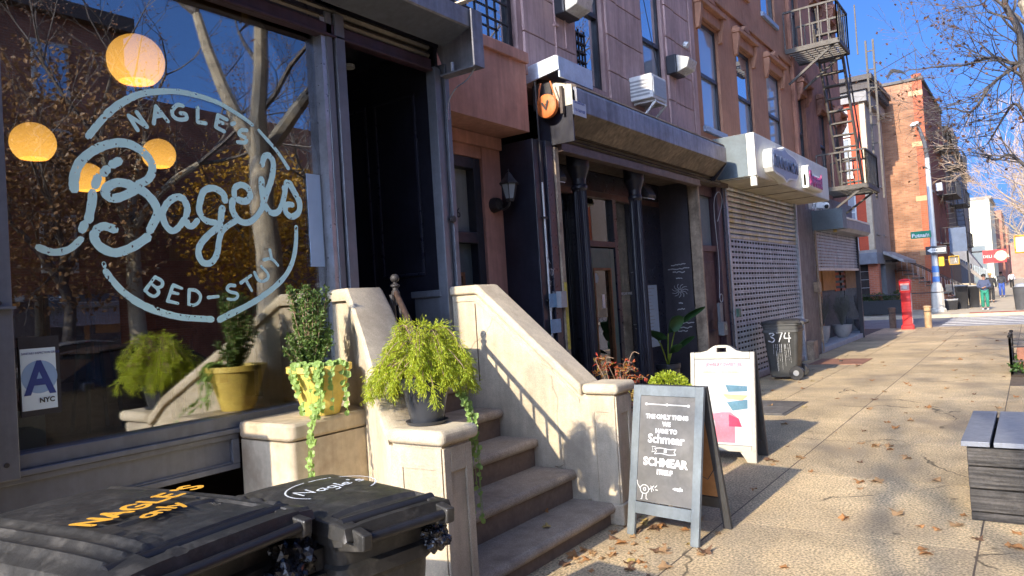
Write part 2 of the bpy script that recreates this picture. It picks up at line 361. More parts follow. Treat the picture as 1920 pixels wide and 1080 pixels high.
greyp = M('grey_enamel', (.3, .31, .32), .45, .12, 5, .06)
def mirror_pane(name, c, f):
    mt = bpy.data.materials.new(name); mt.use_nodes = True; MATS[name] = mt; n = mt.node_tree.nodes; l = mt.node_tree.links; b = n['Principled BSDF']
    b.inputs['Base Color'].default_value = (*c, 1); b.inputs['Roughness'].default_value = .5; gl = n.new('ShaderNodeBsdfGlossy'); gl.inputs['Roughness'].default_value = .01; gl.inputs[0].default_value = (.9, .95, 1, 1)
    t = n.new('ShaderNodeTexNoise'); t.inputs['Scale'].default_value = 1.1; g = n.new('ShaderNodeNewGeometry'); l.new(g.outputs['Position'], t.inputs['Vector']); bp = n.new('ShaderNodeBump'); bp.inputs['Strength'].default_value = .12; bp.inputs['Distance'].default_value = .01
    l.new(t.outputs['Fac'], bp.inputs['Height']); l.new(bp.outputs[0], gl.inputs['Normal'])
    ms = n.new('ShaderNodeMixShader'); ms.inputs[0].default_value = f; l.new(b.outputs[0], ms.inputs[1]); l.new(gl.outputs[0], ms.inputs[2]); l.new(ms.outputs[0], n['Material Output'].inputs[0]); return mt
paneg = mirror_pane('upper_window_glass', (.03, .04, .055), .62)
blindm = mirror_pane('window_with_pale_blind', (.28, .32, .36), .3)
frame_dk = M('dark_window_frame', (.025, .027, .035), .45, .2, 6, .1)
frame_bl = M('pale_blue_window_frame', (.3, .38, .5), .5, .15, 6, .1)
glass = glass_mat('shop_glass', (.86, .9, .9), .32)
glass2 = glass_mat('inner_shop_glass', (.75, .8, .8), .34)
teal = M('teal_door_paint', (.06, .13, .115), .45, .15, 4, .08)
plum = M('plum_black_paint', (.045, .022, .032), .42, .3, 3, .15, 40, streak=.25)
tanstrip = M('weathered_tan_strip', (.36, .28, .2), .75, .35, 5, .3, 40, streak=.3)
paint_bl = paint_mat('pale_blue_window_paint', (.66, 1.0, .96), .645, 42)
paint_ye = paint_mat('yellow_brush_paint', (.75, .38, .035), .69, 60)
paint_wh = paint_mat('white_brush_paint', (.72, .76, .78), .66, 70)
chalk = paint_mat('chalk', (.5, .52, .52), .58, 120)
chalkb = paint_mat('chalk_white_strong', (.8, .8, .78), .66, 160)

# ---------------------------------------------------------------- ground
road = struct(MB().box(-600, 600, -400, 1200, -.5, -.14).build('road', asph))
sw = MB(); sw.box(-14, 1.62, -12, 28.75, -.4, -.0018)
side = struct(sw.build('sidewalk', joint))
slab_me = {}
cols = [(-4.35, -3.17), (-3.158, -1.966), (-1.954, -.386), (-.374, 1.42)]
ys = [-6.0 + .03]; 
while ys[-1] < 28.2: ys.append(ys[-1] + 1.58)
for ci, (a, b) in enumerate(cols):
    for k in range(len(ys) - 1):
        y0 = ys[k] + (.0 if ci < 2 else .22) ; y1 = ys[k + 1] + (0 if ci < 2 else .22)
        if ci == 3 and (y0 < 15.7 and y1 > 14.3): continue
        if y1 > 28.5: y1 = 28.5
        key = (round(b - a, 3), round(y1 - y0, 2))
        if key not in slab_me:
            o = MB().box(-(b - a) / 2, (b - a) / 2, -(y1 - y0) / 2 + .003, (y1 - y0) / 2 - .003, -.05, 0).build('slab', sidew, None)
            slab_me[key] = o
        else:
            o = slab_me[key].copy(); col.objects.link(o)
        o.parent = side; o.location = ((a + b) / 2, (y0 + y1) / 2, 0)
        W[o] = Vector()
for y in [k * 3.05 - 12 for k in range(14)]:
    struct(MB().box(1.44, 1.6, y + .004, min(y + 3.046, 28.7), -.3, .0).build('kerb', kerbm, side, bevel=.02))
k = MB(); k.box(-14, 1.6, 28.56, 28.74, -.3, 0.001); k.build('kerb', kerbm, side, bevel=.02)
far = struct(MB().box(-40, 1.6, 37.5, 400, -.4, 0).build('far_sidewalk', sidew2))
MB().box(-2.35, -.25, 37.62, 38.3, 0, .012).build('tactile_plate', M('red_tactile', (.35, .07, .04), .8, .15, 5, .3), far)
across = struct(MB().box(12.6, 60, -40, 27.5, -.4, 0).build('opposite_sidewalk', sidew2))
across2 = struct(MB().box(12.6, 60, 38, 400, -.4, 0).build('opposite_far_sidewalk', sidew2))
stripe0 = None
for i in range(7):
    o = MB().box(-2.9, 1.1, 29.7 + i * 1.12, 30.15 + i * 1.12, -.139, -.132).build('crosswalk_stripe', white_line, road)
# cellar hatch, brown plate, utility strip let into the pavement
h = thing('cellar_hatch', 'grey metal cellar hatch let into the sidewalk behind the white A-frame sign', 'hatch', (-3.05, 10.55, 0))
MB().box(-3.5, -2.76, 9.9, 11.15, -.01, .006).build('hatch_frame', M('hatch_iron', (.11, .105, .1), .6, .3, 6, .3, 60), h, bevel=.003)
MB().box(-3.45, -2.81, 9.95, 10.52, .006, .016).build('hatch_leaf', M('hatch_plate', (.15, .14, .13), .55, .3, 8, .5, 60, stain=.5), h, bevel=.003)
MB().box(-3.45, -2.81, 10.535, 11.1, .006, .016).build('hatch_leaf', MATS['hatch_plate'], h, bevel=.003)
h = thing('cellar_hatch', 'rust brown steel plate let into the sidewalk past the numbered bin', 'hatch', (-3.4, 17, 0))
rp = M('rust_brown_plate', (.26, .13, .085), .7, .25, 4, .3, 50)
MB().box(-4.0, -2.95, 16.35, 17.55, -.01, .01).build('plate', rp, h, bevel=.003)
MB().box(-3.5, -3.44, 16.9, 17.0, .01, .03).build('lift_ring', iron, h)
# ---------------------------------------------------------------- facades
def facade(parent, mat, x, dep, Y0, Y1, z0, z1, ops, name='wall'):
    ysx = sorted({Y0, Y1} | {a for o in ops for a in o[:2] if Y0 < a < Y1}); zs = sorted({z0, z1} | {a for o in ops for a in o[2:4] if z0 < a < z1})
    mb = MB()
    for i in range(len(ysx) - 1):
        run = None
        for j in range(len(zs) - 1):
            ym = (ysx[i] + ysx[i + 1]) / 2; zm = (zs[j] + zs[j + 1]) / 2
            hole = any(o[0] < ym < o[1] and o[2] < zm < o[3] for o in ops)
            if not hole:
                run = (run[0], zs[j + 1]) if run else (zs[j], zs[j + 1])
            if (hole or j == len(zs) - 2) and run:
                mb.box(x - dep, x, ysx[i], ysx[i + 1], run[0], run[1]); run = None
    return mb.build(name, mat, parent)
def window(parent, x, y0, y1, z0, z1, fm, dep=.16, pane=None, split=True, fw=.05, sill=None, blind=False):
    mb = MB(); xf = x - dep; f = fw
    mb.box(xf - .08, xf, y0, y0 + f, z0, z1); mb.box(xf - .08, xf, y1 - f, y1, z0, z1)
    mb.box(xf - .08, xf, y0 + f, y1 - f, z0, z0 + f); mb.box(xf - .08, xf, y0 + f, y1 - f, z1 - f, z1)
    zm = (z0 + z1) / 2
    if split: mb.box(xf - .06, xf + .005, y0 + f, y1 - f, zm - .03, zm + .03)
    wdw = mb.build('window', fm, parent)
    p = pane or paneg
    if split:
        MB().box(xf - .03, xf - .02, y0 + f, y1 - f, zm + .03, z1 - f).build('pane', p, wdw)
        MB().box(xf - .05, xf - .04, y0 + f, y1 - f, z0 + f, zm - .03).build('pane', blindm if blind else p, wdw)
    else: MB().box(xf - .05, xf - .04, y0 + f, y1 - f, z0 + f, z1 - f).build('pane', p, wdw)
    if sill: MB().box(x - dep, x + .06, y0 - .06, y1 + .06, z0 - .1, z0).build('sill', sill, wdw, bevel=.008)
    return wdw
def hood(parent, x, y0, y1, z, mat, big=False):
    d = .22 if big else .16; mb = MB()
    mb.box(x, x + .07, y0 - .1, y1 + .1, z + .02, z + .22)
    mb.box(x, x + d, y0 - .14, y1 + .14, z + .22, z + .3); mb.box(x, x + d - .05, y0 - .1, y1 + .1, z + .3, z + .36)
    yc = (y0 + y1) / 2
    mb.prism([(yc - .22, z + .36), (yc + .22, z + .36), (yc + .06, z + .5), (yc - .06, z + .5)], 'x', x, x + d - .04)
    for y in (y0 - .12, y1 + .02):
        mb.prism([(x, z - .22), (x + .07, z - .2), (x + d - .03, z + .1), (x + d - .03, z + .22), (x, z + .22)], 'y', y, y + .1)
        if big: mb.ball((x + .1, y + .05, z + .02), .085, 5, (1, .8, 1.6))
    return mb.build('lintel_hood', mat, parent, bevel=.012)

# --- first building: mauve render, holds the bagel shop and the dark shopfront
B1 = thing('row_house', 'mauve rendered row house above the bagel shop and the dark columned shopfront', 'building', (-4.45, 5, 0))
XU = -4.45
ops1 = [(5.2, 6.69, 4.42, 6.45), (7.99, 8.73, 4.42, 6.45), (9.99, 10.75, 4.6, 6.45), (2.6, 3.9, 4.6, 6.45), (5.3, 6.5, 7.9, 9.9), (7.95, 8.75, 7.9, 9.9), (9.95, 10.75, 7.9, 9.9)]
facade(B1, mauve, XU, .4, -2.6, 11.86, 4.1, 12.5, ops1)
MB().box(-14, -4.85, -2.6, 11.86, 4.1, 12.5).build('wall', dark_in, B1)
MB().box(-14.2, -4.35, -2.6, 11.86, 12.5, 12.9).build('cornice', brown3, B1)
window(B1, XU, 5.2, 6.69, 4.42, 6.45, frame_dk, .07, fw=.07)
window(B1, XU, 7.99, 8.73, 4.42, 6.45, frame_dk, .06, fw=.05)
window(B1, XU, 9.99, 10.75, 4.6, 6.45, frame_dk, .06, fw=.05, blind=True)
for o in ops1[3:]: window(B1, XU, *o, frame_dk, .18)
# render blocks between the windows with sunk joints
rows = [4.22, 4.72, 5.22, 5.72, 6.22, 6.72, 7.22, 7.72]
for a, b in [(6.78, 7.2), (7.21, 7.93), (8.8, 9.12), (9.13, 9.93), (10.82, 11.18), (11.19, 11.82)]:
    for i in range(len(rows) - 1):
        MB().box(XU, XU + (.035 if b - a < .5 else .02), a, b, rows[i] + .006, rows[i + 1] - .006).build('render_block', mauve2, B1, bevel=.006, seg=1)
# window guards (bars)
def guard(x, y0, y1, z0, z1, nv, zs, lab):
    g = thing('window_guard', lab, 'window bars', (x, (y0 + y1) / 2, z0))
    for i in range(nv): 
        y = y0 + (y1 - y0) * i / (nv - 1); MB().box(x - .01, x + .01, y - .01, y + .01, z0, z1).build('bar', iron, g)
    for z in zs: MB().box(x - .012, x + .012, y0 - .03, y1 + .03, z - .008, z + .008).build('crossbar', iron, g)
guard(XU - .03, 5.45, 6.55, 4.46, 6.3, 4, [4.5, 4.72, 4.94, 5.16, 5.38, 5.6, 5.82], 'black iron grille over the leftmost upstairs window')
guard(XU - .08, 8.05, 8.35, 4.46, 5.15, 3, [4.5 + .12 * i for i in range(6)], 'short black iron window guard above the metal box')
# rose band over the recessed doorway
rb = MB(); rb.box(-4.85, -4.33, 4.96, 6.62, 3.54, 4.28); rb.build('wall', rosy, B1)
MB().box(-4.85, -4.29, 4.96, 6.64, 4.28, 4.4).build('band', rosy, B1, bevel=.01)
MB().box(-4.84, -4.7, 4.96, 6.6, 3.4, 3.53).build('soffit_moulding', rosy, B1)
MB().box(-5.1, -4.75, 6.29, 6.62, 0, 3.54).build('wall', rosy, B1)
MB().box(-5.1, -4.76, 4.96, 6.29, 3.28, 3.54).build('wall', rosy, B1)
# ground floor masses
MB().box(-14, -5.3, 6.0, 12.4, -.1, 4.1).build('wall', dark_in, B1)

# --- doorway 376 recessed beside the stoop
D = thing('house_door', 'dark framed glazed doorway under the rose band beside the wall lantern', 'door', (-4.85, 5.7, 0))
mb = MB(); mb.box(-4.95, -4.78, 6.17, 6.29, .2, 3.28); mb.box(-4.95, -4.78, 4.97, 5.07, .2, 3.28); mb.box(-4.95, -4.78, 5.07, 6.17, 3.16, 3.28); mb.box(-4.95, -4.77, 5.07, 6.17, 2.36, 2.48)
mb.build('door_frame', frame_dk, D, bevel=.008)
MB().box(-4.9, -4.885, 5.07, 6.17, 2.48, 3.16).build('transom_pane', M('curtained_glass', (.27, .29, .27), .08, .1, 1.5, .02, 4, spec=1, coat=.8, streak=.2), D)
MB().box(-4.93, -4.88, 5.07, 6.17, .2, 2.36).build('door_leaf', M('grey_teal_door', (.085, .115, .12), .45, .15, 4, .1), D)
fr = MB(); fr.box(-4.88, -4.86, 5.62, 6.02, 1.1, 1.14); fr.box(-4.88, -4.86, 5.62, 6.02, 2.02, 2.06); fr.box(-4.88, -4.86, 5.62, 5.66, 1.14, 2.02); fr.box(-4.88, -4.86, 5.98, 6.02, 1.14, 2.02)
fr.build('door_panel_frame', wood_in, D); MB().box(-4.885, -4.875, 5.66, 5.98, 1.14, 2.02).build('door_pane', paneg, D)
p = at(853, 400, 0, -4.882)
textmesh('376', .15, frame_dk, D, p - Vector((0, .13, .04)), (0, 1, 0), (0, 0, 1), name='house_number', align='LEFT')

# wall lantern
L = thing('wall_lantern', 'black carriage lantern with grey glass on the rose brown wall', 'lamp', (-4.75, 6.42, 2.75))
lc = at(955, 355, 0, -4.5)
MB().lathe([(.02, -.11), (.07, -.08), (.085, 0), (.07, .08), (.02, .11)], n=10).xf(Matrix.Translation((-4.74, lc.y + .03, lc.z - .14)) @ Matrix.Rotation(rad(90), 4, 'Y')).build('wall_plate', iron, L, True)
MB().tube(smooth_path([(-4.72, lc.y + .03, lc.z - .14), (-4.62, lc.y + .02, lc.z - .2), (-4.53, lc.y, lc.z - .18), (-4.5, lc.y, lc.z - .12)]), .014, 6).build('arm', iron, L, True)
o_ = Vector((-4.5, lc.y, lc.z))
MB().lathe([(.045, -.13), (.05, -.11), (.05, -.1)], o_, 6).build('lantern_base', iron, L)
MB().lathe([(.05, -.1), (.088, .05)], o_, 6).build('lantern_glass', M('frosted_lamp_glass', (.3, .34, .36), .15, .1, 6, 0, coat=.6), L)
mb = MB()
for k in range(6):
    a = math.pi / 3 * k; mb.beam(o_ + Vector((.052 * math.cos(a), .052 * math.sin(a), -.1)), o_ + Vector((.09 * math.cos(a), .09 * math.sin(a), .05)), .009)
mb.build('lantern_bars', iron, L)
MB().lathe([(.112, .05), (.115, .062), (.06, .12), (.05, .14), (.03, .17), (.008, .185), (.012, .2), (.002, .225)], o_, 6).build('lantern_roof', iron, L)

# --- second building
B2 = thing('row_house', 'brown rendered row house with hooded windows above the cream shop sign', 'building', (-4.45, 15, 0))
o2 = []
for a, b in ((12.33, 13.31), (14.31, 15.3), (16.33, 17.43)): o2 += [(a, b, 4.55, 6.45), (a, b, 7.7, 9.5)]
facade(B2, brown, XU, .4, 11.86, 18.42, 3.5, 12.9, o2)
MB().box(-14, -4.85, 11.86, 18.42, 3.5, 12.9).build('wall', dark_in, B2)
MB().box(-14, -4.1, 11.86, 18.42, 12.9, 13.3).build('cornice', brown3, B2)
for i, o in enumerate(o2):
    window(B2, XU, *o, frame_dk, .05, pane=(blindm if i in (0, 4) else paneg), fw=.055, sill=frame_bl if i % 2 == 0 or i == 5 else brown, blind=i in (0, 4, 2))
    hood(B2, XU, o[0], o[1], o[3], brown)
MB().box(XU, XU + .05, 11.86, 18.42, 6.98, 7.1).build('string_course', brown, B2, bevel=.01)
MB().box(XU, XU + .03, 11.87, 12.05, 3.5, 12.9).build('quoin_strip', mauve2, B2)
# --- third building with the fire escape
B3 = thing('corner_row_house', 'dark brownstone corner house carrying the fire escape', 'building', (-4.45, 21, 0))
o3 = []
for a, b in ((18.95, 19.73), (21.1, 22.2), (23.2, 24.0)): o3 += [(a, b, 4.6, 6.45), (a, b, 7.7, 9.5)]
facade(B3, brown3, XU, .4, 18.42, 24.3, 3.0, 13.2, o3)
MB().box(-14, -4.85, 18.42, 24.3, 2.95, 13.2).build('wall', brown3, B3)
MB().box(-14.1, -4.0, 18.42, 24.6, 13.2, 13.7).build('cornice', brown3, B3)
for o in o3: window(B3, XU, *o, frame_dk, .1, fw=.06); hood(B3, XU, o[0], o[1], o[3], brown3, True)
MB().box(XU, XU + .09, 18.42, 18.6, 3.6, 13.2).build('pilaster', brown3, B3, bevel=.01)

# ---------------------------------------------------------------- bagel shop front
XF = -4.15
S = thing('bagel_shopfront', 'dark slate bagel shop front with large lettered window and roller shutter hood', 'shopfront', (XF, 2.5, 0))
MB().box(-4.6, XF, -2, 1.33, -.1, 4.2).build('pier', slatem, S, bevel=.01)
MB().box(XF, XF + .025, 1.05, 1.30, .95, 4.2).build('pilaster_board', slatem, S, bevel=.006)
jl = MB(); jl.box(XF - .06, XF + .035, 1.335, 1.53, .99, 4.1); jl.build('window_stile', slatem, S, bevel=.006)
for z in (1.07, 1.86, 2.9): MB().lathe([(.0001, -.002), (.012, 0), (.012, .004)], n=10).xf(Matrix.Translation((XF + .036, 1.47, z)) @ Matrix.Rotation(rad(90), 4, 'Y')).build('bolt_hole', iron, S)
MB().box(XF + .036, XF + .075, 1.40, 1.53, 1.83, 1.842).build('shutter_catch', slatem, S)
sl = MB(); sl.box(XF - .12, XF - .0, 1.53, 3.62, 1.03, 1.105); sl.box(XF - .12, XF + .03, 1.2, 3.62, 1.0, 1.03); sl.build('window_sill', slatem, S, bevel=.004)
pn = MB(); pn.box(XF - .06, XF - .012, 1.2, 2.76, .775, 1.0); pn.box(XF - .012, XF + .012, 1.2, 2.76, .965, .998); pn.box(XF - .012, XF + .012, 1.2, 2.76, .775, .81); pn.box(XF - .012, XF + .014, 2.71, 2.76, .811, .964); pn.box(XF - .012, XF + .004, 1.2, 2.71, .81, .822)
pn.build('sill_panel', slatem, S, bevel=.004)
lo = MB(); lo.box(XF - .4, XF - .02, -2, 2.05, 0, .775); lo.box(XF - .02, XF + .012, -2, 2.05, .70, .775); lo.box(XF - .02, XF + .008, -2, 2.05, .35, .4); lo.build('base_panel', slatem, S, bevel=.004)
MB().box(-5.4, -5.2, 1.5, 3.6, -.1, 1.0).build('cellar_wall', dark_in, S)
# right jamb, transom and glass
jr = MB(); jr.box(XF - .12, XF + .02, 3.66, 3.72, 1.0, 3.95); jr.box(XF - .16, XF + .035, 3.74, 3.83, 1.0, 3.95); jr.build('window_stile', slatem, S, bevel=.006)
MB().box(XF - .1, XF + .01, 3.62, 3.66, 1.0, 3.9).build('glass_edge_trim', galv, S)
MB().box(XF - .14, XF + .0, 1.53, 3.83, 3.84, 4.1).build('transom', navy_m, S, bevel=.01)
MB().box(XF - .09, XF - .078, 1.53, 3.62, 1.105, 3.84).build('window_glass', glass, S)
XG = XF - .078
# doorway recess between window and the right post
MB().box(-5.5, XF - .02, 4.92, 4.96, 1.06, 4.0).build('door_reveal', navy, S)
for x0, x1, z0, z1 in ((-4.95, -4.42, 2.0, 3.65), (-5.4, -5.05, 1.3, 3.65)):
    f = MB(); f.box(x0, x1, 4.9, 4.918, z0, z0 + .03); f.box(x0, x1, 4.9, 4.918, z1 - .03, z1); f.box(x0, x0 + .03, 4.9, 4.918, z0 + .03, z1 - .03); f.box(x1 - .03, x1, 4.9, 4.918, z0 + .03, z1 - .03)
    f.build('reveal_moulding', navy_m, S, bevel=.006)
wn = MB(); wn.box(-4.52, -4.2, 4.86, 4.918, 1.06, 1.8); wn.build('reveal_wainscot', slatem, S)
MB().box(-4.54, -4.19, 4.83, 4.918, 1.8, 1.86).build('wainscot_cap', slatem, S, bevel=.008)
MB().box(-5.56, -5.5, 3.83, 4.96, 1.06, 4.0).build('shop_door', navy, S)
MB().box(-5.6, -4.3, 3.78, 3.82, 1.06, 4.0).build('door_reveal', navy, S)
MB().box(-5.6, XF, 3.6, 4.96, 4.0, 4.1).build('doorway_ceiling', navy, S)
sp = at(655, 124, 2, 3.96)
t = MB(); t.lathe([(.0001, 0), (.05, 0), (.05, .03), (.03, .04)], (sp.x, sp.y, 3.94), 14); t.build('ceiling_spot', whitep, S, True)
po = MB(); po.box(XF - .06, XF + .04, 4.84, 4.9, 1.0, 3.8); po.box(XF - .04, XF + .02, 4.91, 4.955, 1.0, 3.8); po.box(XF - .05, XF + .05, 4.965, 5.02, 1.0, 3.85); po.build('shutter_guide', slatem, S, bevel=.004)
c_ = at(843, 410, 1, 4.9); MB().lathe([(.001, -.02), (.03, -.015), (.035, 0), (.03, .015), (.001, .02)], n=12).xf(Matrix.Translation((XF + .055, 4.95, c_.z)) @ Matrix.Rotation(rad(90), 4, 'Y')).build('guide_lock', iron, S, True)
# roller shutter hood: curtain slats, bottom rail, hood sheet, end bracket
for i in range(4):
    MB().prism([(XF - .05, 3.87 + .07 * i), (XF - .005, 3.88 + .07 * i), (XF + .012, 3.905 + .07 * i), (XF - .005, 3.93 + .07 * i), (XF - .05, 3.935 + .07 * i)], 'y', 1.12, 4.83).build('shutter_slat', M('bronze_slat', (.17, .15, .12), .4, .2, 4, .1, metal=.6), S)
br = MB(); br.box(XF - .05, XF + .02, 1.12, 4.83, 3.76, 3.865); br.box(XF + .02, XF + .035, 1.12, 4.83, 3.76, 3.785); br.build('shutter_bottom_rail', plum, S, bevel=.006)
hp = [(XF - .08, 4.34), (-3.72, 4.2), (-3.72, 4.05), (-3.735, 4.04), (-3.745, 4.19), (XF - .08, 4.32)]
MB().prism(hp, 'y', 1.12, 4.99).build('hood_sheet', hoodm, S)
MB().prism([(-3.735, 4.04), (-3.735, 4.055), (-4.0, 3.97), (-4.02, 3.955)], 'y', 1.12, 4.88).build('hood_soffit', slatem, S)
und = MB()
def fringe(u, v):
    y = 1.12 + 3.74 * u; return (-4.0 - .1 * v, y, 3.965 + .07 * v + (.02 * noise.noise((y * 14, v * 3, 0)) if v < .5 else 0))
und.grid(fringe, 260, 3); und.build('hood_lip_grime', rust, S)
eb = MB(); eb.prism([(-4.33, 4.33), (-3.72, 4.2), (-3.70, 3.72), (-4.1, 3.72)], 'y', 4.995, 5.01); eb.box(-3.705, -3.69, 4.87, 5.01, 3.72, 4.2); eb.box(-4.1, -3.70, 4.9, 4.99, 3.72, 3.735); eb.build('hood_end_bracket', hoodm, S)
MB().box(-4.35, -3.69, 4.97, 5.03, 4.335, 4.35).build('bracket_flashing', M('cream_flashing', (.55, .48, .36), .6, .2, 6, .1), S)
MB().tube([(-3.98, 4.93, 3.735), (-3.98, 4.93, 3.82)], .018, 10).build('bracket_bolt', galv, S)
# chain
ch = MB()
cp = smooth_path([(-3.75, 4.95, 3.72), (-3.85, 4.95, 3.64), (-3.98, 4.96, 3.60), (-4.07, 4.96, 3.5), (-4.09, 4.97, 3.35)], 12)
for i in range(0, len(cp) - 1):
    a, b = Vector(cp[i]), Vector(cp[i + 1]); ch.beam(a, a + (b - a) * .8, .012 if i % 2 else .006, .006 if i % 2 else .012)
ch.build('chain', galv, S)
# ---------------------------------------------------------------- painted window sign
def trace(mb, pts, wpx, w1=None, sm=True, z=None, o=(0, 0)):
    P = []
    for q in pts:
        x, y = (q[0] / z + o[0], q[1] / z + o[1]) if z else q
        a = at(x, y, 0, XG); P.append((a.y, a.z))
    d = (at(*( (pts[0][0] / z + o[0], pts[0][1] / z + o[1]) if z else pts[0]), 0, XG) - EYE).length / FPX * .98
    wpx *= 1.12; w1 = w1 * 1.12 if w1 else None
    stroke(mb, P, wpx * d, (XG, 0, 0), (0, 1, 0), (0, 0, 1), sm, .07, (w1 or wpx) * d)
Lg = thing('painted_window_sign', 'pale blue hand painted NAGLES BAGELS BED-STUY lettering in a broken ring on the window', 'sign', (XG, 2.5, 2.3))
za, oa = 4.364, (140, 150)
rg = MB(); trace(rg, [(110, 462), (175, 380), (245, 300)], 10.5, 10.5, True, za, oa); rg.build('ring_stroke', paint_bl, Lg, norm=False)
rg = MB(); trace(rg, [(258, 285), (340, 215), (450, 150), (560, 110), (700, 94), (850, 97), (960, 118), (1060, 145), (1180, 190), (1300, 260), (1400, 325), (1452, 368)], 11.5, 6.5, True, za, oa); rg.build('ring_stroke', paint_bl, Lg, norm=False)
rg = MB(); trace(rg, [(1505, 412), (1560, 475), (1640, 565), (1700, 650), (1745, 722)], 5.5, 7, True, za, oa); rg.build('ring_stroke', paint_bl, Lg, norm=False)
zb, ob_ = 4.8, (180, 420)
rg = MB(); trace(rg, [(68, 355), (76, 388)], 7, 5, True, zb, ob_); rg.build('ring_stroke', paint_bl, Lg, norm=False)
rg = MB(); trace(rg, [(85, 425), (140, 500), (230, 600), (322, 672)], 10, 11, True, zb, ob_); rg.build('ring_stroke', paint_bl, Lg, norm=False)
rg = MB(); trace(rg, [(335, 682), (450, 745), (600, 800), (760, 838), (900, 850), (1042, 858)], 12, 10.5, True, zb, ob_); rg.build('ring_stroke', paint_bl, Lg, norm=False)
rg = MB(); trace(rg, [(1110, 862), (1200, 815), (1350, 740), (1480, 662), (1600, 572), (1700, 470), (1760, 360), (1790, 240), (1800, 120), (1800, 25)], 11, 8, True, zb, ob_); rg.build('ring_stroke', paint_bl, Lg, norm=False)
def letters(name, groups, wpx, z, o, w1=None):
    for g in groups:
        mb = MB()
        for st in g: trace(mb, st, wpx, w1, True, z, o)
        mb.build(name, paint_bl, Lg, norm=False)
letters('letter', [
 [[(515, 412), (440, 290)], [(440, 290), (590, 385)], [(588, 380), (505, 262)]],
 [[(645, 358), (665, 215)], [(665, 218), (762, 340)], [(655, 300), (718, 288)]],
 [[(885, 212), (840, 205), (800, 245), (802, 290), (845, 322), (912, 318), (905, 278), (865, 272)]],
 [[(1005, 225), (1005, 342)], [(1005, 345), (1072, 355)]],
 [[(1172, 285), (1152, 385)], [(1172, 288), (1245, 325)], [(1162, 335), (1212, 355)], [(1152, 385), (1222, 422)]],
 [[(1283, 364), (1308, 352)]],
 [[(1408, 412), (1362, 412), (1345, 445), (1400, 478), (1392, 512), (1330, 508)]]], 6.3, za, oa)
letters('letter', [
 [[(440, 600), (530, 475)], [(530, 478), (592, 515), (590, 560), (545, 572), (505, 545)], [(548, 578), (562, 618), (525, 650), (480, 635), (442, 602)]],
 [[(692, 550), (642, 690)], [(692, 550), (772, 580)], [(668, 612), (738, 628)], [(642, 692), (738, 715)]],
 [[(838, 592), (832, 725)], [(838, 592), (900, 600), (938, 645), (925, 700), (880, 730), (832, 722)]],
 [[(1008, 662), (1100, 652)]],
 [[(1248, 555), (1200, 553), (1178, 585), (1205, 610), (1262, 625), (1272, 655), (1240, 680), (1182, 675)]],
 [[(1302, 530), (1395, 462)], [(1345, 500), (1402, 602)]],
 [[(1425, 435), (1458, 500), (1500, 515), (1545, 488), (1540, 440), (1485, 380)]],
 [[(1562, 232), (1578, 305)], [(1508, 322), (1580, 315), (1638, 375)]]], 6, zb, ob_, 4.6)
zc, oc = 4.154, (120, 240)
Bs = [[(78, 475), (76, 400), (108, 292), (180, 210), (280, 150), (400, 117), (510, 127), (610, 185), (676, 265), (684, 340), (650, 402), (575, 440)],
      [(550, 462), (480, 432), (400, 428), (328, 470), (325, 520), (390, 548), (480, 522), (555, 480)],
      [(575, 470), (640, 512), (705, 590), (725, 670), (690, 750), (665, 800)],
      [(650, 850), (560, 912), (450, 962), (370, 968), (275, 920), (232, 850), (240, 815)], [(250, 792), (310, 765), (395, 790)],
      [(430, 255), (375, 285)], [(335, 318), (306, 352)], [(262, 385), (240, 450)], [(222, 500), (215, 580), (190, 715)], [(160, 745), (138, 795)]]
for b in Bs:
    mb = MB(); trace(mb, b, 14 if len(b) > 4 else 12.5, 13, True, zc, oc); mb.build('brush_stroke', paint_bl, Lg, norm=False)
mb = MB(); trace(mb, [(72, 464), (100, 473), (130, 467), (152, 448)], 11, 10); mb.build('brush_stroke', paint_bl, Lg, norm=False)
zd, od = 4.5, (280, 280)
letters('brush_stroke', [
 [[(288, 418), (240, 402), (190, 420), (140, 470), (110, 550), (140, 645), (195, 688), (250, 655), (292, 590)], [(300, 440), (320, 500), (310, 570), (322, 640), (365, 645), (405, 600)]],
 [[(638, 432), (618, 372), (540, 328), (462, 350), (430, 430), (420, 520), (470, 598), (560, 620)], [(615, 495), (605, 540), (590, 640), (500, 720), (432, 800), (412, 880), (450, 955), (520, 955), (570, 880), (588, 760), (620, 680), (700, 620), (752, 590)]],
 [[(745, 425), (805, 440), (848, 400), (830, 330), (770, 300), (718, 330), (715, 395)], [(700, 430), (700, 515), (755, 600), (830, 618), (900, 570), (955, 490)]],
 [[(955, 480), (985, 380), (1030, 250), (1045, 120), (1012, 55), (970, 62), (950, 130)], [(945, 250), (950, 350), (970, 460), (1020, 530), (1080, 530), (1120, 460), (1148, 335)]],
 [[(1140, 335), (1158, 275)], [(1180, 285), (1222, 362), (1265, 450), (1258, 530), (1200, 568), (1150, 530), (1155, 470), (1205, 468)]]], 11.5, zd, od, 9.5)

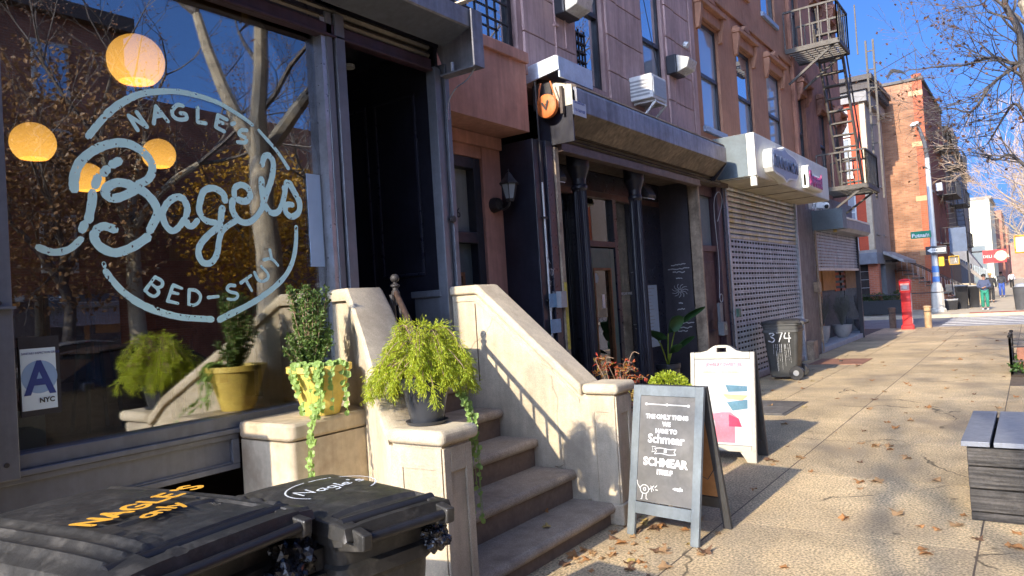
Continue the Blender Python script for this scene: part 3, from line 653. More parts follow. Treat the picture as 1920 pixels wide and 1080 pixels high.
# inspection card and cafe menu in the window
K = thing('grade_card', 'blue and white letter A inspection card in the lower left of the window', 'card', (-4.22, 1.75, 1.5))
a, b = at(43, 655, 0, -4.215), at(109, 763, 0, -4.215)
MB().box(-4.224, -4.219, a.y - .02, b.y + .02, b.z - .03, a.z + .06).build('card_backing', frame_dk, K)
MB().box(-4.219, -4.216, a.y - .015, b.y, b.z, a.z).build('card', M('pale_blue_card', (.68, .85, .92), .5, .03, 3, 0), K)
blu = M('card_blue', (.03, .06, .26), .5, .05, 3, 0); blu2 = M('card_pale_blue', (.28, .45, .68), .5, .05, 3, 0)
cyy, czz = (a.y + b.y) / 2 - .005, (a.z + b.z) / 2 + .01
mb = MB()
mb.lathe([(.085, 0), (.085, .0006)], n=32).xf(Matrix.Translation((-4.216, cyy, czz)) @ Matrix.Rotation(rad(90), 4, 'Y')); mb.build('card_seal', blu2, K)
textmesh('A', .24, blu, K, (-4.2145, cyy, czz - .085), (0, 1, 0), (0, 0, 1), .0005, 'card_letter', sx=.85, bold=.006)
textmesh('SANITARY INSPECTION GRADE', .016, blu, K, (-4.2145, cyy + .01, a.z - .03), (0, 1, 0), (0, 0, 1), .0003, 'card_text', sx=.8)
textmesh('NYC', .035, frame_dk, K, (-4.2145, b.y - .05, b.z + .035), (0, 1, 0), (0, 0, 1), .0003, 'card_text', bold=.001)
a, b = at(46, 770, 0, -4.35), at(88, 850, 0, -4.35)
o = MB().box(-4.37, -4.35, a.y - .05, b.y, b.z - .06, a.z).build('cardboard_sign', M('pale_paper', (.55, .68, .7), .6, .06, 3, .05)); tag(o, 'pale sheet standing behind the glass under the letter A card', 'paper')
a, b = at(574, 325, 0, -4.22), at(622, 500, 0, -4.22)
o = MB().box(-4.224, -4.219, a.y, 3.6, b.z, a.z).build('paper_poster', M('back_of_poster', (.4, .52, .68), .6, .05, 3, .05)); tag(o, 'blank blue grey sheet taped to the glass by the boxwood', 'poster')

# shop interior
R = thing('shop_interior', 'dim brown bagel shop interior behind the lettered window', 'room', (-7, 2, 1))
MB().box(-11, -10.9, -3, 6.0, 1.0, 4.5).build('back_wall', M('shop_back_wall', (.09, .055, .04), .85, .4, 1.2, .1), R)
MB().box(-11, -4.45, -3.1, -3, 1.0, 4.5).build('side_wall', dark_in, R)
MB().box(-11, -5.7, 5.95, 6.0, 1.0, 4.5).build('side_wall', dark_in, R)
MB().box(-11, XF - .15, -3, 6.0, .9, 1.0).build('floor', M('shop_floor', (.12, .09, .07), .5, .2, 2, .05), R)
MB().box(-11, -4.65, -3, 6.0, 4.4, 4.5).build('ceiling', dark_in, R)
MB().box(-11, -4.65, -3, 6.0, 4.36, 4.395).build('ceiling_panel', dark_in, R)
for i in range(14): MB().box(-10.9, -10.85, -2.8 + i * .6, -2.8 + i * .6 + .02, 1.0, 4.3).build('wall_batten', wood_in, R)
q = at(485, 300, 0, -4.62)
MB().box(-4.7, -4.62, q.y - .02, q.y + .1, 1.0, 4.3).build('inner_post', M('pale_post', (.3, .3, .29), .5, .1, 4, .05), R)
o = MB(); o.tube([at(530, 600, 0, -4.75), at(572, 745, 0, -4.4)], .012, 6); o.tube([at(470, 420, 0, -4.8), at(482, 740, 0, -4.7)], .016, 6); o.build('leaning_pole', greyp, R)
o = MB().box(-5.6, -4.9, 0.2, 6.0 - 2.4, 2.13, 2.17); o = MB(); o.box(-8.2, -7.6, 0, 5.6, 2.32, 2.4); o.box(-8.15, -7.65, .2, .3, 1, 2.32); o.box(-8.15, -7.65, 4.9, 5, 1, 2.32)
tag(o.build('counter', wood_in), 'long brown wooden counter deep inside the bagel shop', 'counter')
for i in range(9):
    z = 2.4; y = .3 + i * .55 + random.uniform(-.1, .1); hh = random.uniform(.12, .3)
    o = MB().box(-8.05, -7.85, y, y + random.uniform(.12, .25), z, z + hh).build('packet', M(['box_green', 'box_violet', 'box_grey', 'box_cream'][i % 4], [(.12, .2, .08), (.12, .03, .2), (.1, .1, .1), (.3, .25, .15)][i % 4], .6))
    tag(o, '%s on the counter inside the bagel shop, number %s from the street side' % (['green packet', 'violet packet', 'dark grey tin', 'cream packet'][i % 4], ['one', 'two', 'three', 'four', 'five', 'six', 'seven', 'eight', 'nine'][i]), 'packet', 'packets on the shop counter')
for i in range(3):
    s = thing('bar_stool', ('dark bar stool behind the window nearest the letter A card', 'middle dark bar stool of the three behind the window glass', 'dark bar stool behind the window nearest the boxwood')[i], 'stool', (-5.4, 1.9 + .6 * i, 1.0), 'bar stools inside the bagel shop')
    c = Vector((-5.4, 1.9 + .6 * i, 1.0)); MB().lathe([(.15, .62), (.16, .64), (.15, .67)], c, 16).build('seat', wood_in, s)
    for k in range(4):
        a = rad(45 + 90 * k); MB().beam(c + Vector((.17 * math.cos(a), .17 * math.sin(a), 0)), c + Vector((.1 * math.cos(a), .1 * math.sin(a), .62)), .02).build('leg', iron, s)
# pendant globes
gl_m = emis('amber_globe_glow', (1, .45, .075), 1.0, (.6, .3, .08))
_n = gl_m.node_tree.nodes; _l = gl_m.node_tree.links; _g = _n.new('ShaderNodeNewGeometry'); _s = _n.new('ShaderNodeSeparateXYZ'); _l.new(_g.outputs['Normal'], _s.inputs[0])
_r = _n.new('ShaderNodeMapRange'); _r.inputs[1].default_value = -1; _r.inputs[2].default_value = 1; _r.inputs[3].default_value = 1.25; _r.inputs[4].default_value = .5; _l.new(_s.outputs['Z'], _r.inputs[0]); _l.new(_r.outputs[0], _n['Principled BSDF'].inputs['Emission Strength']); gl_i = emis('amber_globe_inside_glow', (1, .5, .06), 1.55, (.5, .2, .03))
for px, py, x, lab in ((255, 115, -4.95, 'largest amber globe lamp hanging above the painted ring'), (62, 268, -7.5, 'amber globe lamp at the left edge of the window'),
                       (298, 290, -8.5, 'amber globe lamp behind the top of the painted B'), (165, 335, -9.2, 'amber globe lamp behind the stem of the painted B')):
    c = at(px, py, 0, x); r = {255: .183, 62: .19, 298: .19, 165: .185}[px]
    g = thing('pendant_lamp', lab, 'lamp', c)
    prof = [(r * math.sin(t), -r * math.cos(t)) for t in [rad(38 + (172 - 38) * i / 14) for i in range(15)]]
    MB().lathe(prof, c, 32, cap=False).build('globe_shade', gl_m, g, True)
    z0 = -r * math.cos(rad(38)); MB().lathe([(.001, z0 + .02), (r * math.sin(rad(38)) * .99, z0 + .004)], c, 32, cap=False).build('globe_opening', gl_i, g)
    MB().tube([c + Vector((0, 0, r * .95)), (c.x, c.y, 4.36)], .006, 6).build('cord', iron, g)

# ---------------------------------------------------------------- stoop
T = thing('stoop', 'cream rendered stoop with flared left wall and five worn stone steps', 'stoop', (-3.3, 4, 0))
YR = 4.895
MB().prism([(-4.12, 0), (-2.86, 0), (-2.86, .96), (-3.84, 1.80), (-4.12, 1.80)], 'y', YR, 5.13).build('cheek_wall', stone, T, bevel=.006)
cpz = [(-4.12, 1.80), (-3.835, 1.80), (-2.87, .955), (-2.87, 1.045), (-3.815, 1.878), (-4.12, 1.878)]
MB().prism(cpz, 'y', YR - .035, 5.165).build('coping', coping_m, T, bevel=.022, seg=3)
MB().prism([(-4.1, 1.74), (-3.86, 1.74), (-2.9, .90), (-2.9, .94), (-3.84, 1.79), (-4.1, 1.79)], 'y', YR - .010, YR + .01).build('coping_fillet', coping_m, T, bevel=.006)
MB().box(-3.868, -3.86, YR - .006, YR + .01, 1.06, 1.72).build('wall_joint', joint, T)
def newel(x0, x1, y0, y1, nm):
    nb = MB(); nb.box(x0, x1, y0, y1, 0, .97); o = nb.build('newel', stone, T, bevel=.006)
    b = .055
    f = MB()
    for (a, c) in ((x0 + .0, x0 + b + .03), (x1 - b, x1)): f.box(a, c, y0 - .008, y0, .16, .955)
    f.box(x0 + b + .03, x1 - b, y0 - .008, y0, .84, .955); f.build('newel_panel_frame', stone, o)
    f = MB()
    for (a, c) in ((y0, y0 + b), (y1 - b, y1)): f.box(x1, x1 + .014, a, c, .16, .955)
    f.box(x1, x1 + .014, y0 + b, y1 - b, .82, .955); f.build('newel_panel_frame', stone, o, bevel=.004)
    MB().box(x0 - .01, x1 + .03, y0 - .022, y1 + .022, 0, .16).build('newel_plinth', stone, o, bevel=.01)
    MB().box(x0 - .0, x1 + .045, y0 - .045, y1 + .045, .972, 1.055).build('newel_cap', coping_m, o, bevel=.034, seg=4)
newel(-2.86, -2.6, YR, 5.14, 'right'); newel(-2.97, -2.6, 2.93, 3.165, 'left')
# flared left wall
cl = [(-2.96, 2.94, 3.16, 1.045), (-3.0, 2.95, 3.18, 1.07), (-3.04, 2.965, 3.21, 1.12), (-3.09, 2.99, 3.25, 1.185), (-3.26, 3.12, 3.40, 1.345), (-3.47, 3.26, 3.57, 1.53), (-3.7, 3.40, 3.70, 1.735), (-3.86, 3.49, 3.775, 1.878), (-4.12, 3.56, 3.80, 1.878)]
MB().loft([[(x, a, 0), (x, b, 0), (x, b, z - .05), (x, a, z - .05)] for x, a, b, z in cl]).build('cheek_wall', stone, T, smooth=True)
MB().loft([[(x, a - .035, z - .085), (x, b + .035, z - .085), (x, b + .04, z - .06), (x, b + .035, z - .02), (x, b + .01, z), (x, a - .01, z), (x, a - .035, z - .02), (x, a - .042, z - .06)] for x, a, b, z in cl]).build('coping', coping_m, T, smooth=True)
tops = [(-2.655, .16), (-2.985, .385), (-3.32, .61), (-3.65, .835), (-3.975, 1.06)]
for i, (x, z) in enumerate(tops):
    xb = tops[i + 1][0] - .0 if i < 4 else -5.5; y0 = (3.17, 3.2, 3.36, 3.5, 3.65)[i]
    n_ = 8; pr = [(xb - .04, z - .075), (x - .02, z - .075)] + [(x - .02 + .035 * math.sin(math.pi * k / n_) , z - .075 + .0375 * (1 - math.cos(math.pi * k / n_))) for k in range(1, n_)] + [(x - .02, z), (xb - .04, z)]
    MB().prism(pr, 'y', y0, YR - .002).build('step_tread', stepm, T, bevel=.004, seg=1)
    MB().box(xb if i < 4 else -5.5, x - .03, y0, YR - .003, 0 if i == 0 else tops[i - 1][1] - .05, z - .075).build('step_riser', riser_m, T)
# handrail
hr = MB(); yR = 3.86
A_ = Vector((-3.815, 3.9, 1.84)); B_ = Vector((-2.90, 3.29, 1.235))
rail = MB().tube([A_, B_], .021, 10).build('handrail', iron_r, T, True)
MB().lathe([(.03, -.10), (.032, .0), (.02, .015), (.02, .03), (.034, .04), (.034, .05), (.014, .062), (.014, .07)], (A_.x, A_.y, A_.z), 14).build('post_head', iron, rail, True)
MB().ball((A_.x, A_.y, A_.z + .10), .033, 8).build('finial', iron, rail, True)
MB().tube([(A_.x, A_.y, .84), (A_.x, yR, A_.z - .02)], .02, 8).build('post', iron, rail)
MB().tube([(B_.x, B_.y, .3), B_], .022, 8).build('post', iron, rail)
for k in range(1, 8):
    q = A_.lerp(B_, k / 8); zt = max([z for x, z in tops if x >= q.x - .0] or [.16]); MB().tube([(q.x, q.y, zt), q], .013, 6).build('baluster', iron, rail)
# pedestal with rounded front corner
Pd = thing('planter_pedestal', 'worn rendered pedestal under the yellow pot between window and stoop', 'pedestal', (-3.9, 3, 0))
def rrect(x0, x1, y0, y1, r, n=6, corners=(0, 0, 1, 0)):
    out = []
    for ci, (cx_, cy_, a0) in enumerate(((x1 - r, y1 - r, 0), (x0 + r, y1 - r, 90), (x0 + r, y0 + r, 180), (x1 - r, y0 + r, 270))):
        for k in range(n + 1): a = rad(a0 + 90 * k / n); out.append((cx_ + r * math.cos(a), cy_ + r * math.sin(a)))
    return out
def rbox(mb, x0, x1, y0, y1, z0, z1, r, n=5, tap=0):
    mb.loft([[(x, y, z0) for x, y in rrect(x0, x1, y0, y1, r, n)], [(x, y, z1) for x, y in rrect(x0 + tap, x1 - tap, y0 + tap, y1 - tap, r, n)]]); return mb
rbox(MB(), -4.14, -3.62, 2.76, 3.5, 0, .955, .035).build('pedestal_body', ped_m, Pd, True)
rbox(MB(), -4.145, -3.615, 2.75, 3.5, .962, 1.068, .05).build('pedestal_top', ped_m, Pd, True, bevel=.02)
# ---------------------------------------------------------------- plants and pots
lm_yg = leaf_mat('yellow_green_thread_foliage', (.62, .66, .05), (.24, .34, .02), trans=.4)
lm_box = leaf_mat('dark_box_leaf', (.16, .25, .05), (.05, .10, .025), trans=.3)
lm_ivy = leaf_mat('pale_lime_leaf', (.38, .52, .16), (.20, .34, .07), trans=.35)
lm_red = leaf_mat('crimson_leaf', (.55, .05, .04), (.34, .26, .04), trans=.4)
lm_lime = leaf_mat('lime_leaf', (.46, .52, .04), (.22, .32, .02), trans=.35)
lm_ban = leaf_mat('large_green_leaf', (.05, .13, .04), (.03, .09, .03), trans=.3)
lm_hedge = leaf_mat('hedge_leaf', (.07, .12, .03), (.03, .05, .012), trans=.3)
twig = M('dry_twig', (.3, .2, .13), .8, .3, 30, .1)
def leafq(mb, p, d, n, L, wd, fold=.2):
    """one pointed leaf: two quads folded on the midrib"""
    d = d.normalized(); s = d.cross(n)
    if s.length < 1e-4: s = d.orthogonal()
    s.normalize(); n = s.cross(d); a = p; b = p + d * L; m1 = p + d * L * .45 - n * L * fold * .2
    mb.add([a, m1 + s * wd / 2 + n * wd * fold, b, m1 - s * wd / 2 + n * wd * fold, m1], [(0, 1, 4), (1, 2, 4), (2, 3, 4), (3, 0, 4)])
def rdir(up=0.0):
    v = Vector((random.gauss(0, 1), random.gauss(0, 1), random.gauss(0, 1))).normalized(); v.z += up; return v.normalized()
def pot(name, label, c, r0, r1, h, mat, rim=.02, saucer=None):
    t = thing(name, label, 'plant pot', c); c = Vector(c)
    MB().lathe([(r0 * .96, 0), (r0, .01), (r1 * .97, h * .86), (r1, h * .87), (r1 + rim * .3, h * .88), (r1 + rim * .3, h), (r1 - rim, h), (r1 - rim, h - .05), (.001, h - .05)], c, 36, cap=False).build('pot_wall', mat, t, True)
    MB().lathe([(.001, h - .045), (r1 - rim - .002, h - .042)], c, 24, cap=False).build('soil', M('potting_soil', (.04, .028, .02), .95, .3, 30, .6, 60), t)
    if saucer: MB().lathe([(saucer, 0), (saucer + .01, .018), (saucer + .004, .018), (r0, .008)], c + Vector((0, 0, -.004)), 30).build('saucer', mat, t, True)
    return t
# black pot with golden thread cypress on the left newel
c1 = Vector((-2.83, 3.085, 1.062))
pot('flower_pot', 'charcoal round pot on the left stoop newel', c1, .092, .14, .26, M('charcoal_pot', (.035, .038, .045), .38, .12, 5, .06), saucer=.112)
pl = thing('golden_cypress', 'feathery yellow green cypress in the charcoal pot', 'plant', c1 + Vector((0, 0, .2)))
fo = MB(); st = MB()
for i in range(105):
    a = random.uniform(0, 2 * math.pi); e = random.uniform(-.15, 1); R_ = random.uniform(.13, .30) * (1 - .35 * max(0, e - .4))
    tip = c1 + Vector((math.cos(a) * R_, math.sin(a) * R_,   .30 + .19 * max(e, e * .5) - .06 * (R_ / .28) ** 2))
    mid = c1 + Vector((math.cos(a) * R_ * .5, math.sin(a) * R_ * .5, .31 + .24 * max(e, 0)))
    path = smooth_path([tuple(c1 + Vector((0, 0, .2))), tuple(mid), tuple(tip), tuple(tip + Vector((math.cos(a) * .025, math.sin(a) * .025, -.055)))], 6)
    st.tube(path, .0022, 4)
    for k in range(6, len(path)):
        p = Vector(path[k]); d = (Vector(path[k]) - Vector(path[k - 1])).normalized()
        for s in range(5):
            sd2 = (d + rdir() * .9 + Vector((0, 0, -.1))).normalized(); q = p.copy(); L2 = random.uniform(.03, .065)
            for t_ in range(5):
                q = q + sd2 * L2 / 5; sd2 = (sd2 + Vector((0, 0, -.12))).normalized()
                leafq(fo, q, (sd2 + rdir() * .55).normalized(), rdir(), random.uniform(.014, .028), random.uniform(.003, .0055))
for i in range(12):
    a = random.uniform(0, 6.28); st.tube(smooth_path([tuple(c1 + Vector((0, 0, .2))), tuple(c1 + Vector((.1 * math.cos(a), .1 * math.sin(a), .36))), tuple(c1 + Vector((.24 * math.cos(a), .24 * math.sin(a), .34)))], 4), .004, 5)
fo.build('foliage', lm_yg, pl, norm=False); st.build('stem', twig, pl)
# yellow pot with boxwood
c2 = Vector((-3.78, 3.13, 1.07))
pot('flower_pot', 'mustard yellow terracotta pot on the pedestal by the window', c2, .115, .20, .315, M('mustard_glaze', (.62, .48, .11), .55, .14, 6, .15, 40, stain=.45, stcol=(.36, .2, .06), stscale=7), rim=.022)
pl = thing('boxwood', 'upright dark green boxwood in the mustard pot', 'shrub', c2 + Vector((0, 0, .27)))
fo = MB(); st = MB(); c2b = c2 + Vector((-.05, -.03, .27))
for i in range(46):
    a = random.uniform(0, 6.28); hgt = random.uniform(.12, .56); rr = random.uniform(.03, .17) * (1 - .25 * (hgt / .62) ** 2)
    P = smooth_path([tuple(c2b), tuple(c2b + Vector((rr * .6 * math.cos(a), rr * .6 * math.sin(a), hgt * .5))), tuple(c2b + Vector((rr * math.cos(a), rr * math.sin(a), hgt)))], 7)
    st.tube(P, [.005 * (1 - .7 * k / len(P)) for k in range(len(P))], 5)
    for k in range(3, len(P)):
        for s in range(13):
            p = Vector(P[k]) + rdir() * random.uniform(0, .028); leafq(fo, p, rdir(.35), rdir(), random.uniform(.018, .032), random.uniform(.010, .016))
fo.build('foliage', lm_box, pl, norm=False); st.build('stem', twig, pl)
# trailing creeping jenny
def round_leaf(name, mat, r=.02):
    mb = MB(); n = 9; mb.add([(0, 0, 0)] + [(r * math.cos(2 * math.pi * k / n) * (1 if k else .75), r * math.sin(2 * math.pi * k / n), .25 * r * math.cos(4 * math.pi * k / n)) for k in range(n)], [(0, 1 + k, 1 + (k + 1) % n) for k in range(n)])
    o = mb.build(name, mat, None, norm=False); return o
def vine(label, paths, nleaf, start, r=.02, dens=1):
    v = thing('trailing_vine', label, 'plant', start); first = None; sm = MB(); spots = []
    for P in paths:
        Q = smooth_path([tuple(p) for p in P], 8); sm.tube(Q, .0016, 4)
        for k in range(1, len(Q)): spots.append((Vector(Q[k]), Vector(Q[k]) - Vector(Q[k - 1])))
    sm.build('stem', lm_ivy, v, norm=False)
    random.shuffle(spots)
    for i in range(nleaf):
        p, d = spots[i % len(spots)]; p = p + rdir() * .012
        if first is None: first = round_leaf('leaf', lm_ivy, r); first.parent = v; o = first
        else: o = first.copy(); col.objects.link(o); o.parent = v
        nn = Vector((random.uniform(.0, .9), -1 + random.uniform(0, .6), random.uniform(0, .9))); o.location = p - Vector(start); o.rotation_euler = nn.to_track_quat('Z', 'Y').to_euler(); s = random.uniform(.65, 1.25); o.scale = (s, s, s)
c2t = c2 + Vector((.10, -.10, .31)); paths = []
for i in range(9):
    a = rad(random.uniform(-95, 15)); r0 = .19; rim = c2 + Vector((r0 * math.cos(a), r0 * math.sin(a), .325)); dn = random.uniform(.1, .34)
    paths.append([c2t, rim, rim + Vector((.025 * math.cos(a), .025 * math.sin(a), -.06)), rim + Vector((0.02 + random.uniform(-.03, .03), -.0, -dn))])
xx = c2 + Vector((.135, -.17, 0))
for i in range(5):
    o_ = Vector((random.uniform(-.05, .05), random.uniform(-.03, .05), 0)); e = random.uniform(.3, .62)
    paths.append([c2t, xx + o_ + Vector((0, .02, .3)), xx + o_ + Vector((.02, -.0, .1)), xx + o_ + Vector((.06 + .02, -.13, -.05)), xx + o_ * 1.3 + Vector((.06, -.15, -e))])
vine('lime trailing creeper spilling from the mustard pot down the pedestal', paths, 210, tuple(c2 + Vector((0, 0, .3))), .021)
c1t = c1 + Vector((.06, .07, .24)); paths = []
for i in range(7):
    b = c1 + Vector((random.uniform(.10, .17), random.uniform(.06, .12), .22)); e = random.uniform(.35, 1.0)
    paths.append([c1t, b, b + Vector((.05, .05, -.12)), b + Vector((.075, .07 + random.uniform(-.02, .03), -.3)), b + Vector((.08, .08 + random.uniform(-.03, .03), -e))])
vine('long thin creeper hanging down beside the steps from the charcoal pot', paths, 150, tuple(c1 + Vector((0, 0, .2))), .014)

# planters on the sidewalk beyond the stoop
px_ = Vector((-2.78, 5.62, 0))
pot('flower_pot', 'tall rusty red pot behind the right newel', px_, .16, .23, .78, M('rusty_red_glaze', (.2, .075, .05), .4, .15, 4, .08, coat=.2))
pl = thing('nandina', 'loose wiry red and green leaved shrub behind the stoop wall', 'shrub', (-3.0, 5.75, .75)); fo = MB(); st = MB(); fg = MB()
for i in range(20):
    b = Vector((-3.0 + random.uniform(-.10, .12), 5.72 + random.uniform(-.08, .08), .74)); t = b + Vector((random.uniform(-.16, .2), random.uniform(-.1, .1), random.uniform(.14, .46)))
    P = smooth_path([tuple(b), tuple(b.lerp(t, .5) + rdir() * .04), tuple(t), tuple(t + Vector((.06, .03, .0)))], 6); st.tube(P, .003, 4)
    for k in range(9, len(P)):
        for s in range(2 if i > 4 else 0): leafq(fo, Vector(P[k]) + rdir() * .02, rdir(-.15), rdir(), random.uniform(.03, .05), random.uniform(.010, .016))
for i in range(420):
    v = rdir(.2); p = Vector((-2.99 + v.x * .2, 5.72 + v.y * .15, .78 + abs(v.z) * .10)); leafq(fg, p, rdir(.3), rdir(), random.uniform(.03, .045), random.uniform(.012, .018))
fo.build('red_foliage', lm_red, pl, norm=False); fg.build('low_foliage', leaf_mat('olive_yellow_leaf', (.35, .34, .07), (.34, .14, .05), trans=.35), pl, norm=False); st.build('stem', twig, pl)
o = MB(); o.box(-3.45, -2.9, 5.45, 5.95, .72, .78); tag(o.build('planter_box', galv), 'pale grey planter ledge just behind the right stoop wall', 'planter')
MB().box(-3.42, -2.93, 5.48, 5.92, 0, .72).build('planter_body', greyp, bpy.data.objects['planter_box'])
c4 = Vector((-2.98, 6.75, 0))
pot('flower_pot', 'dark pot half hidden behind the chalkboard sign', c4, .15, .2, .74, MATS['charcoal_pot'])
pl = thing('golden_shrub', 'rounded lime yellow shrub showing above the chalkboard sign', 'shrub', c4 + Vector((0, 0, .6))); fo = MB()
for i in range(1500):
    v = rdir(.3); p = c4 + Vector((v.x * .21, v.y * .2, .73 + abs(v.z) * .21 * random.uniform(.6, 1))); leafq(fo, p, v + rdir() * .6, rdir(), random.uniform(.022, .036), random.uniform(.012, .018))
fo.build('foliage', lm_lime, pl, norm=False)

# ---------------------------------------------------------------- dark columned shopfront
S2 = thing('columned_shopfront', 'black shopfront with two fluted columns and deep recessed glazed door', 'shopfront', (-4.3, 9, 0))
MB().box(-5.1, -4.3, 6.62, 6.98, 0, 3.47).build('pier', navy, S2, bevel=.01)
MB().box(-4.3, -4.27, 6.83, 6.98, 0, 3.47).build('pier_board', navy_m, S2, bevel=.005)
MB().box(-4.32, -4.25, 6.985, 7.06, 0, 3.42).build('shutter_guide', tanstrip, S2, bevel=.004)
a = at(1000, 250, 0, -4.28)
MB().tube([(-4.285, 6.74, 3.0), (-4.285, 6.74, .9)], .011, 8).build('conduit', whitep, S2)
MB().tube([(-4.285, 6.74, 3.0), (-4.285, 6.72, 4.1)], .009, 8).build('conduit', iron, S2)
for z in (2.6, 1.7, 1.2): MB().box(-4.3, -4.27, 6.69, 6.79, z, z + .02).build('conduit_clip', iron, S2)
MB().box(-4.27, -4.2, 6.84, 6.96, 1.62, 1.8).build('switch_box', greyp, S2, bevel=.004)
MB().box(-4.268, -4.262, 6.7, 6.84, 1.63, 1.78).build('sticker', M('blue_sticker', (.2, .35, .5), .5), S2)
MB().box(-4.268, -4.262, 6.7, 6.9, 1.35, 1.5).build('sticker', MATS['blue_sticker'], S2)
yp = MB(); yp.box(-4.249, -4.244, 7.0, 7.05, 1.15, 1.9); yp.build('sticker', M('yellow_tape', (.5, .42, .05), .5, .4, 20), S2)
sc = MB()
for i in range(5):
    stroke(sc, [(.05 + .03 * math.sin(k * 1.9 + i) + .02 * k % .05 + (.06 if i % 2 else 0), -.13 * i + .09 * math.cos(k * 2.3 + i * 2) * .5) for k in range(8)], .005, (-4.268, 6.66, 2.15), (0, 1, 0), (0, 0, 1))
sc.build('chalk_scrawl', chalk, S2, norm=False)
# soffit, rails
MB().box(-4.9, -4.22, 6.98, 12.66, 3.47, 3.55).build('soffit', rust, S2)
rl = MB(); rl.box(-4.3, -4.2, 7.06, 11.27, 3.37, 3.47); rl.box(-4.2, -4.185, 7.06, 11.27, 3.37, 3.39); rl.build('shutter_bottom_rail', M('brown_rail', (.13, .09, .08), .5, .25, 4, .1, streak=.2), S2, bevel=.004)
for i in range(2):
    MB().prism([(-4.28, 3.475 + .045 * i), (-4.21, 3.49 + .045 * i), (-4.19, 3.5 + .045 * i), (-4.21, 3.515 + .045 * i), (-4.28, 3.515 + .045 * i)], 'y', 7.06, 12.2).build('shutter_slat', MATS['bronze_slat'], S2)
# fluted columns
def column(y):
    cm = MB(); R0 = .095; N = 40; rings = []
    def rg(r, z, fl):
        return [(-4.42 + (r - (fl * (.5 + .5 * math.cos(N / 2.5 * 2 * math.pi * k / N * 1.0)))) * math.cos(2 * math.pi * k / N), y + (r - fl * (k % 2)) * math.sin(2 * math.pi * k / N), z) for k in range(N)]
    for r, z, fl in ((.13, 0, 0), (.13, .12, 0), (.115, .16, 0), (.122, .2, 0), (.105, .24, 0), (.1, .26, .009), (R0, 1.6, .009), (.085, 3.0, .009), (.088, 3.02, 0), (.1, 3.04, 0), (.1, 3.07, 0), (.086, 3.09, 0), (.09, 3.16, 0), (.12, 3.24, 0), (.14, 3.3, 0), (.14, 3.47, 0)):
        rings.append([(-4.42 + (r - fl * (k % 2)) * math.cos(2 * math.pi * k / N), y + (r - fl * (k % 2)) * math.sin(2 * math.pi * k / N), z) for k in range(N)])
    cm.loft(rings); return cm.build('fluted_column', navy, S2, bevel=0)
column(7.78); column(9.32)
# inner glazed screen at x=-4.9
XI = -4.95
def ifr(y0, y1, z0, z1, mat=navy_m, x=XI, d=.1, n='screen_frame'): return MB().box(x - d, x + .02, y0, y1, z0, z1).build(n, mat, S2, bevel=.004)
ifr(7.0, 11.3, 3.2, 3.47); ifr(7.0, 11.3, 3.12, 3.2, M('plum_frame', (.09, .05, .05), .5, .2, 4, .1), n='transom_rail', d=.07)
ifr(7.0, 8.5, .1, .75); ifr(8.52, 8.8, .1, 3.12); ifr(9.62, 9.72, .1, 3.12); ifr(9.72, 10.45, .1, .62); ifr(10.45, 11.3, .1, 3.12)
ifr(8.8, 9.62, 2.42, 2.5, MATS['plum_frame'], n='transom_rail')
MB().box(XI - .05, XI - .04, 7.0, 8.52, .75, 3.12).build('shop_pane', glass2, S2)
MB().box(XI - .05, XI - .04, 8.8, 9.62, 2.5, 3.12).build('shop_pane', glass2, S2)
MB().box(XI - .05, XI - .04, 9.72, 10.45, .62, 3.12).build('shop_pane', glass2, S2)
dr = MB(); dr.box(XI - .06, XI, 8.82, 8.95, .12, 2.4); dr.box(XI - .06, XI, 9.47, 9.6, .12, 2.4); dr.box(XI - .06, XI, 8.95, 9.47, 2.12, 2.4); dr.box(XI - .06, XI, 8.95, 9.47, .12, .45)
dr = dr.build('door_leaf', teal, S2, bevel=.005)
MB().box(XI - .04, XI - .035, 8.95, 9.47, .45, 2.12).build('door_pane', glass2, dr)
df = MB(); df.box(XI - .03, XI + .01, 8.95, 8.98, .45, 2.12); df.box(XI - .03, XI + .01, 9.44, 9.47, .45, 2.12); df.box(XI - .03, XI + .01, 8.98, 9.44, 2.09, 2.12); df.build('door_bead', wood_in, dr)
MB().lathe([(.07, 0), (.07, .001)], n=24).xf(Matrix.Translation((XI - .034, 9.08, 1.98)) @ Matrix.Rotation(rad(90), 4, 'Y')).build('round_sticker', M('grey_white_sticker', (.4, .48, .5), .5), dr)
MB().box(XI - .034, XI - .032, 9.22, 9.3, 1.55, 1.75).build('notice', signw2, dr)
textmesh('347.460-9909', .09, signw2, S2, (XI - .03, 9.0, 1.36), (0, 1, 0), (0, 0, 1), .001, 'door_text', 'LEFT', .62)
textmesh('VINEGAR WINE', .06, chalk, S2, (XI - .03, 9.76, 1.72), (0, 1, 0), (0, 0, 1), .001, 'window_text', 'LEFT')
# interior box
for b, nme in (((-8, -7.9, 7.0, 11.3, 0, 3.4), 'shop_wall'), ((-7.9, -5.05, 6.95, 7.0, 0, 3.4), 'shop_wall'), ((-7.9, -5.05, 11.3, 11.35, 0, 3.4), 'shop_wall'), ((-7.9, -5.05, 7, 11.3, 3.35, 3.4), 'shop_ceiling'), ((-7.9, -4.3, 6.98, 11.3, -.02, .1), 'shop_floor')):
    MB().box(*b).build(nme, dark_in, S2)
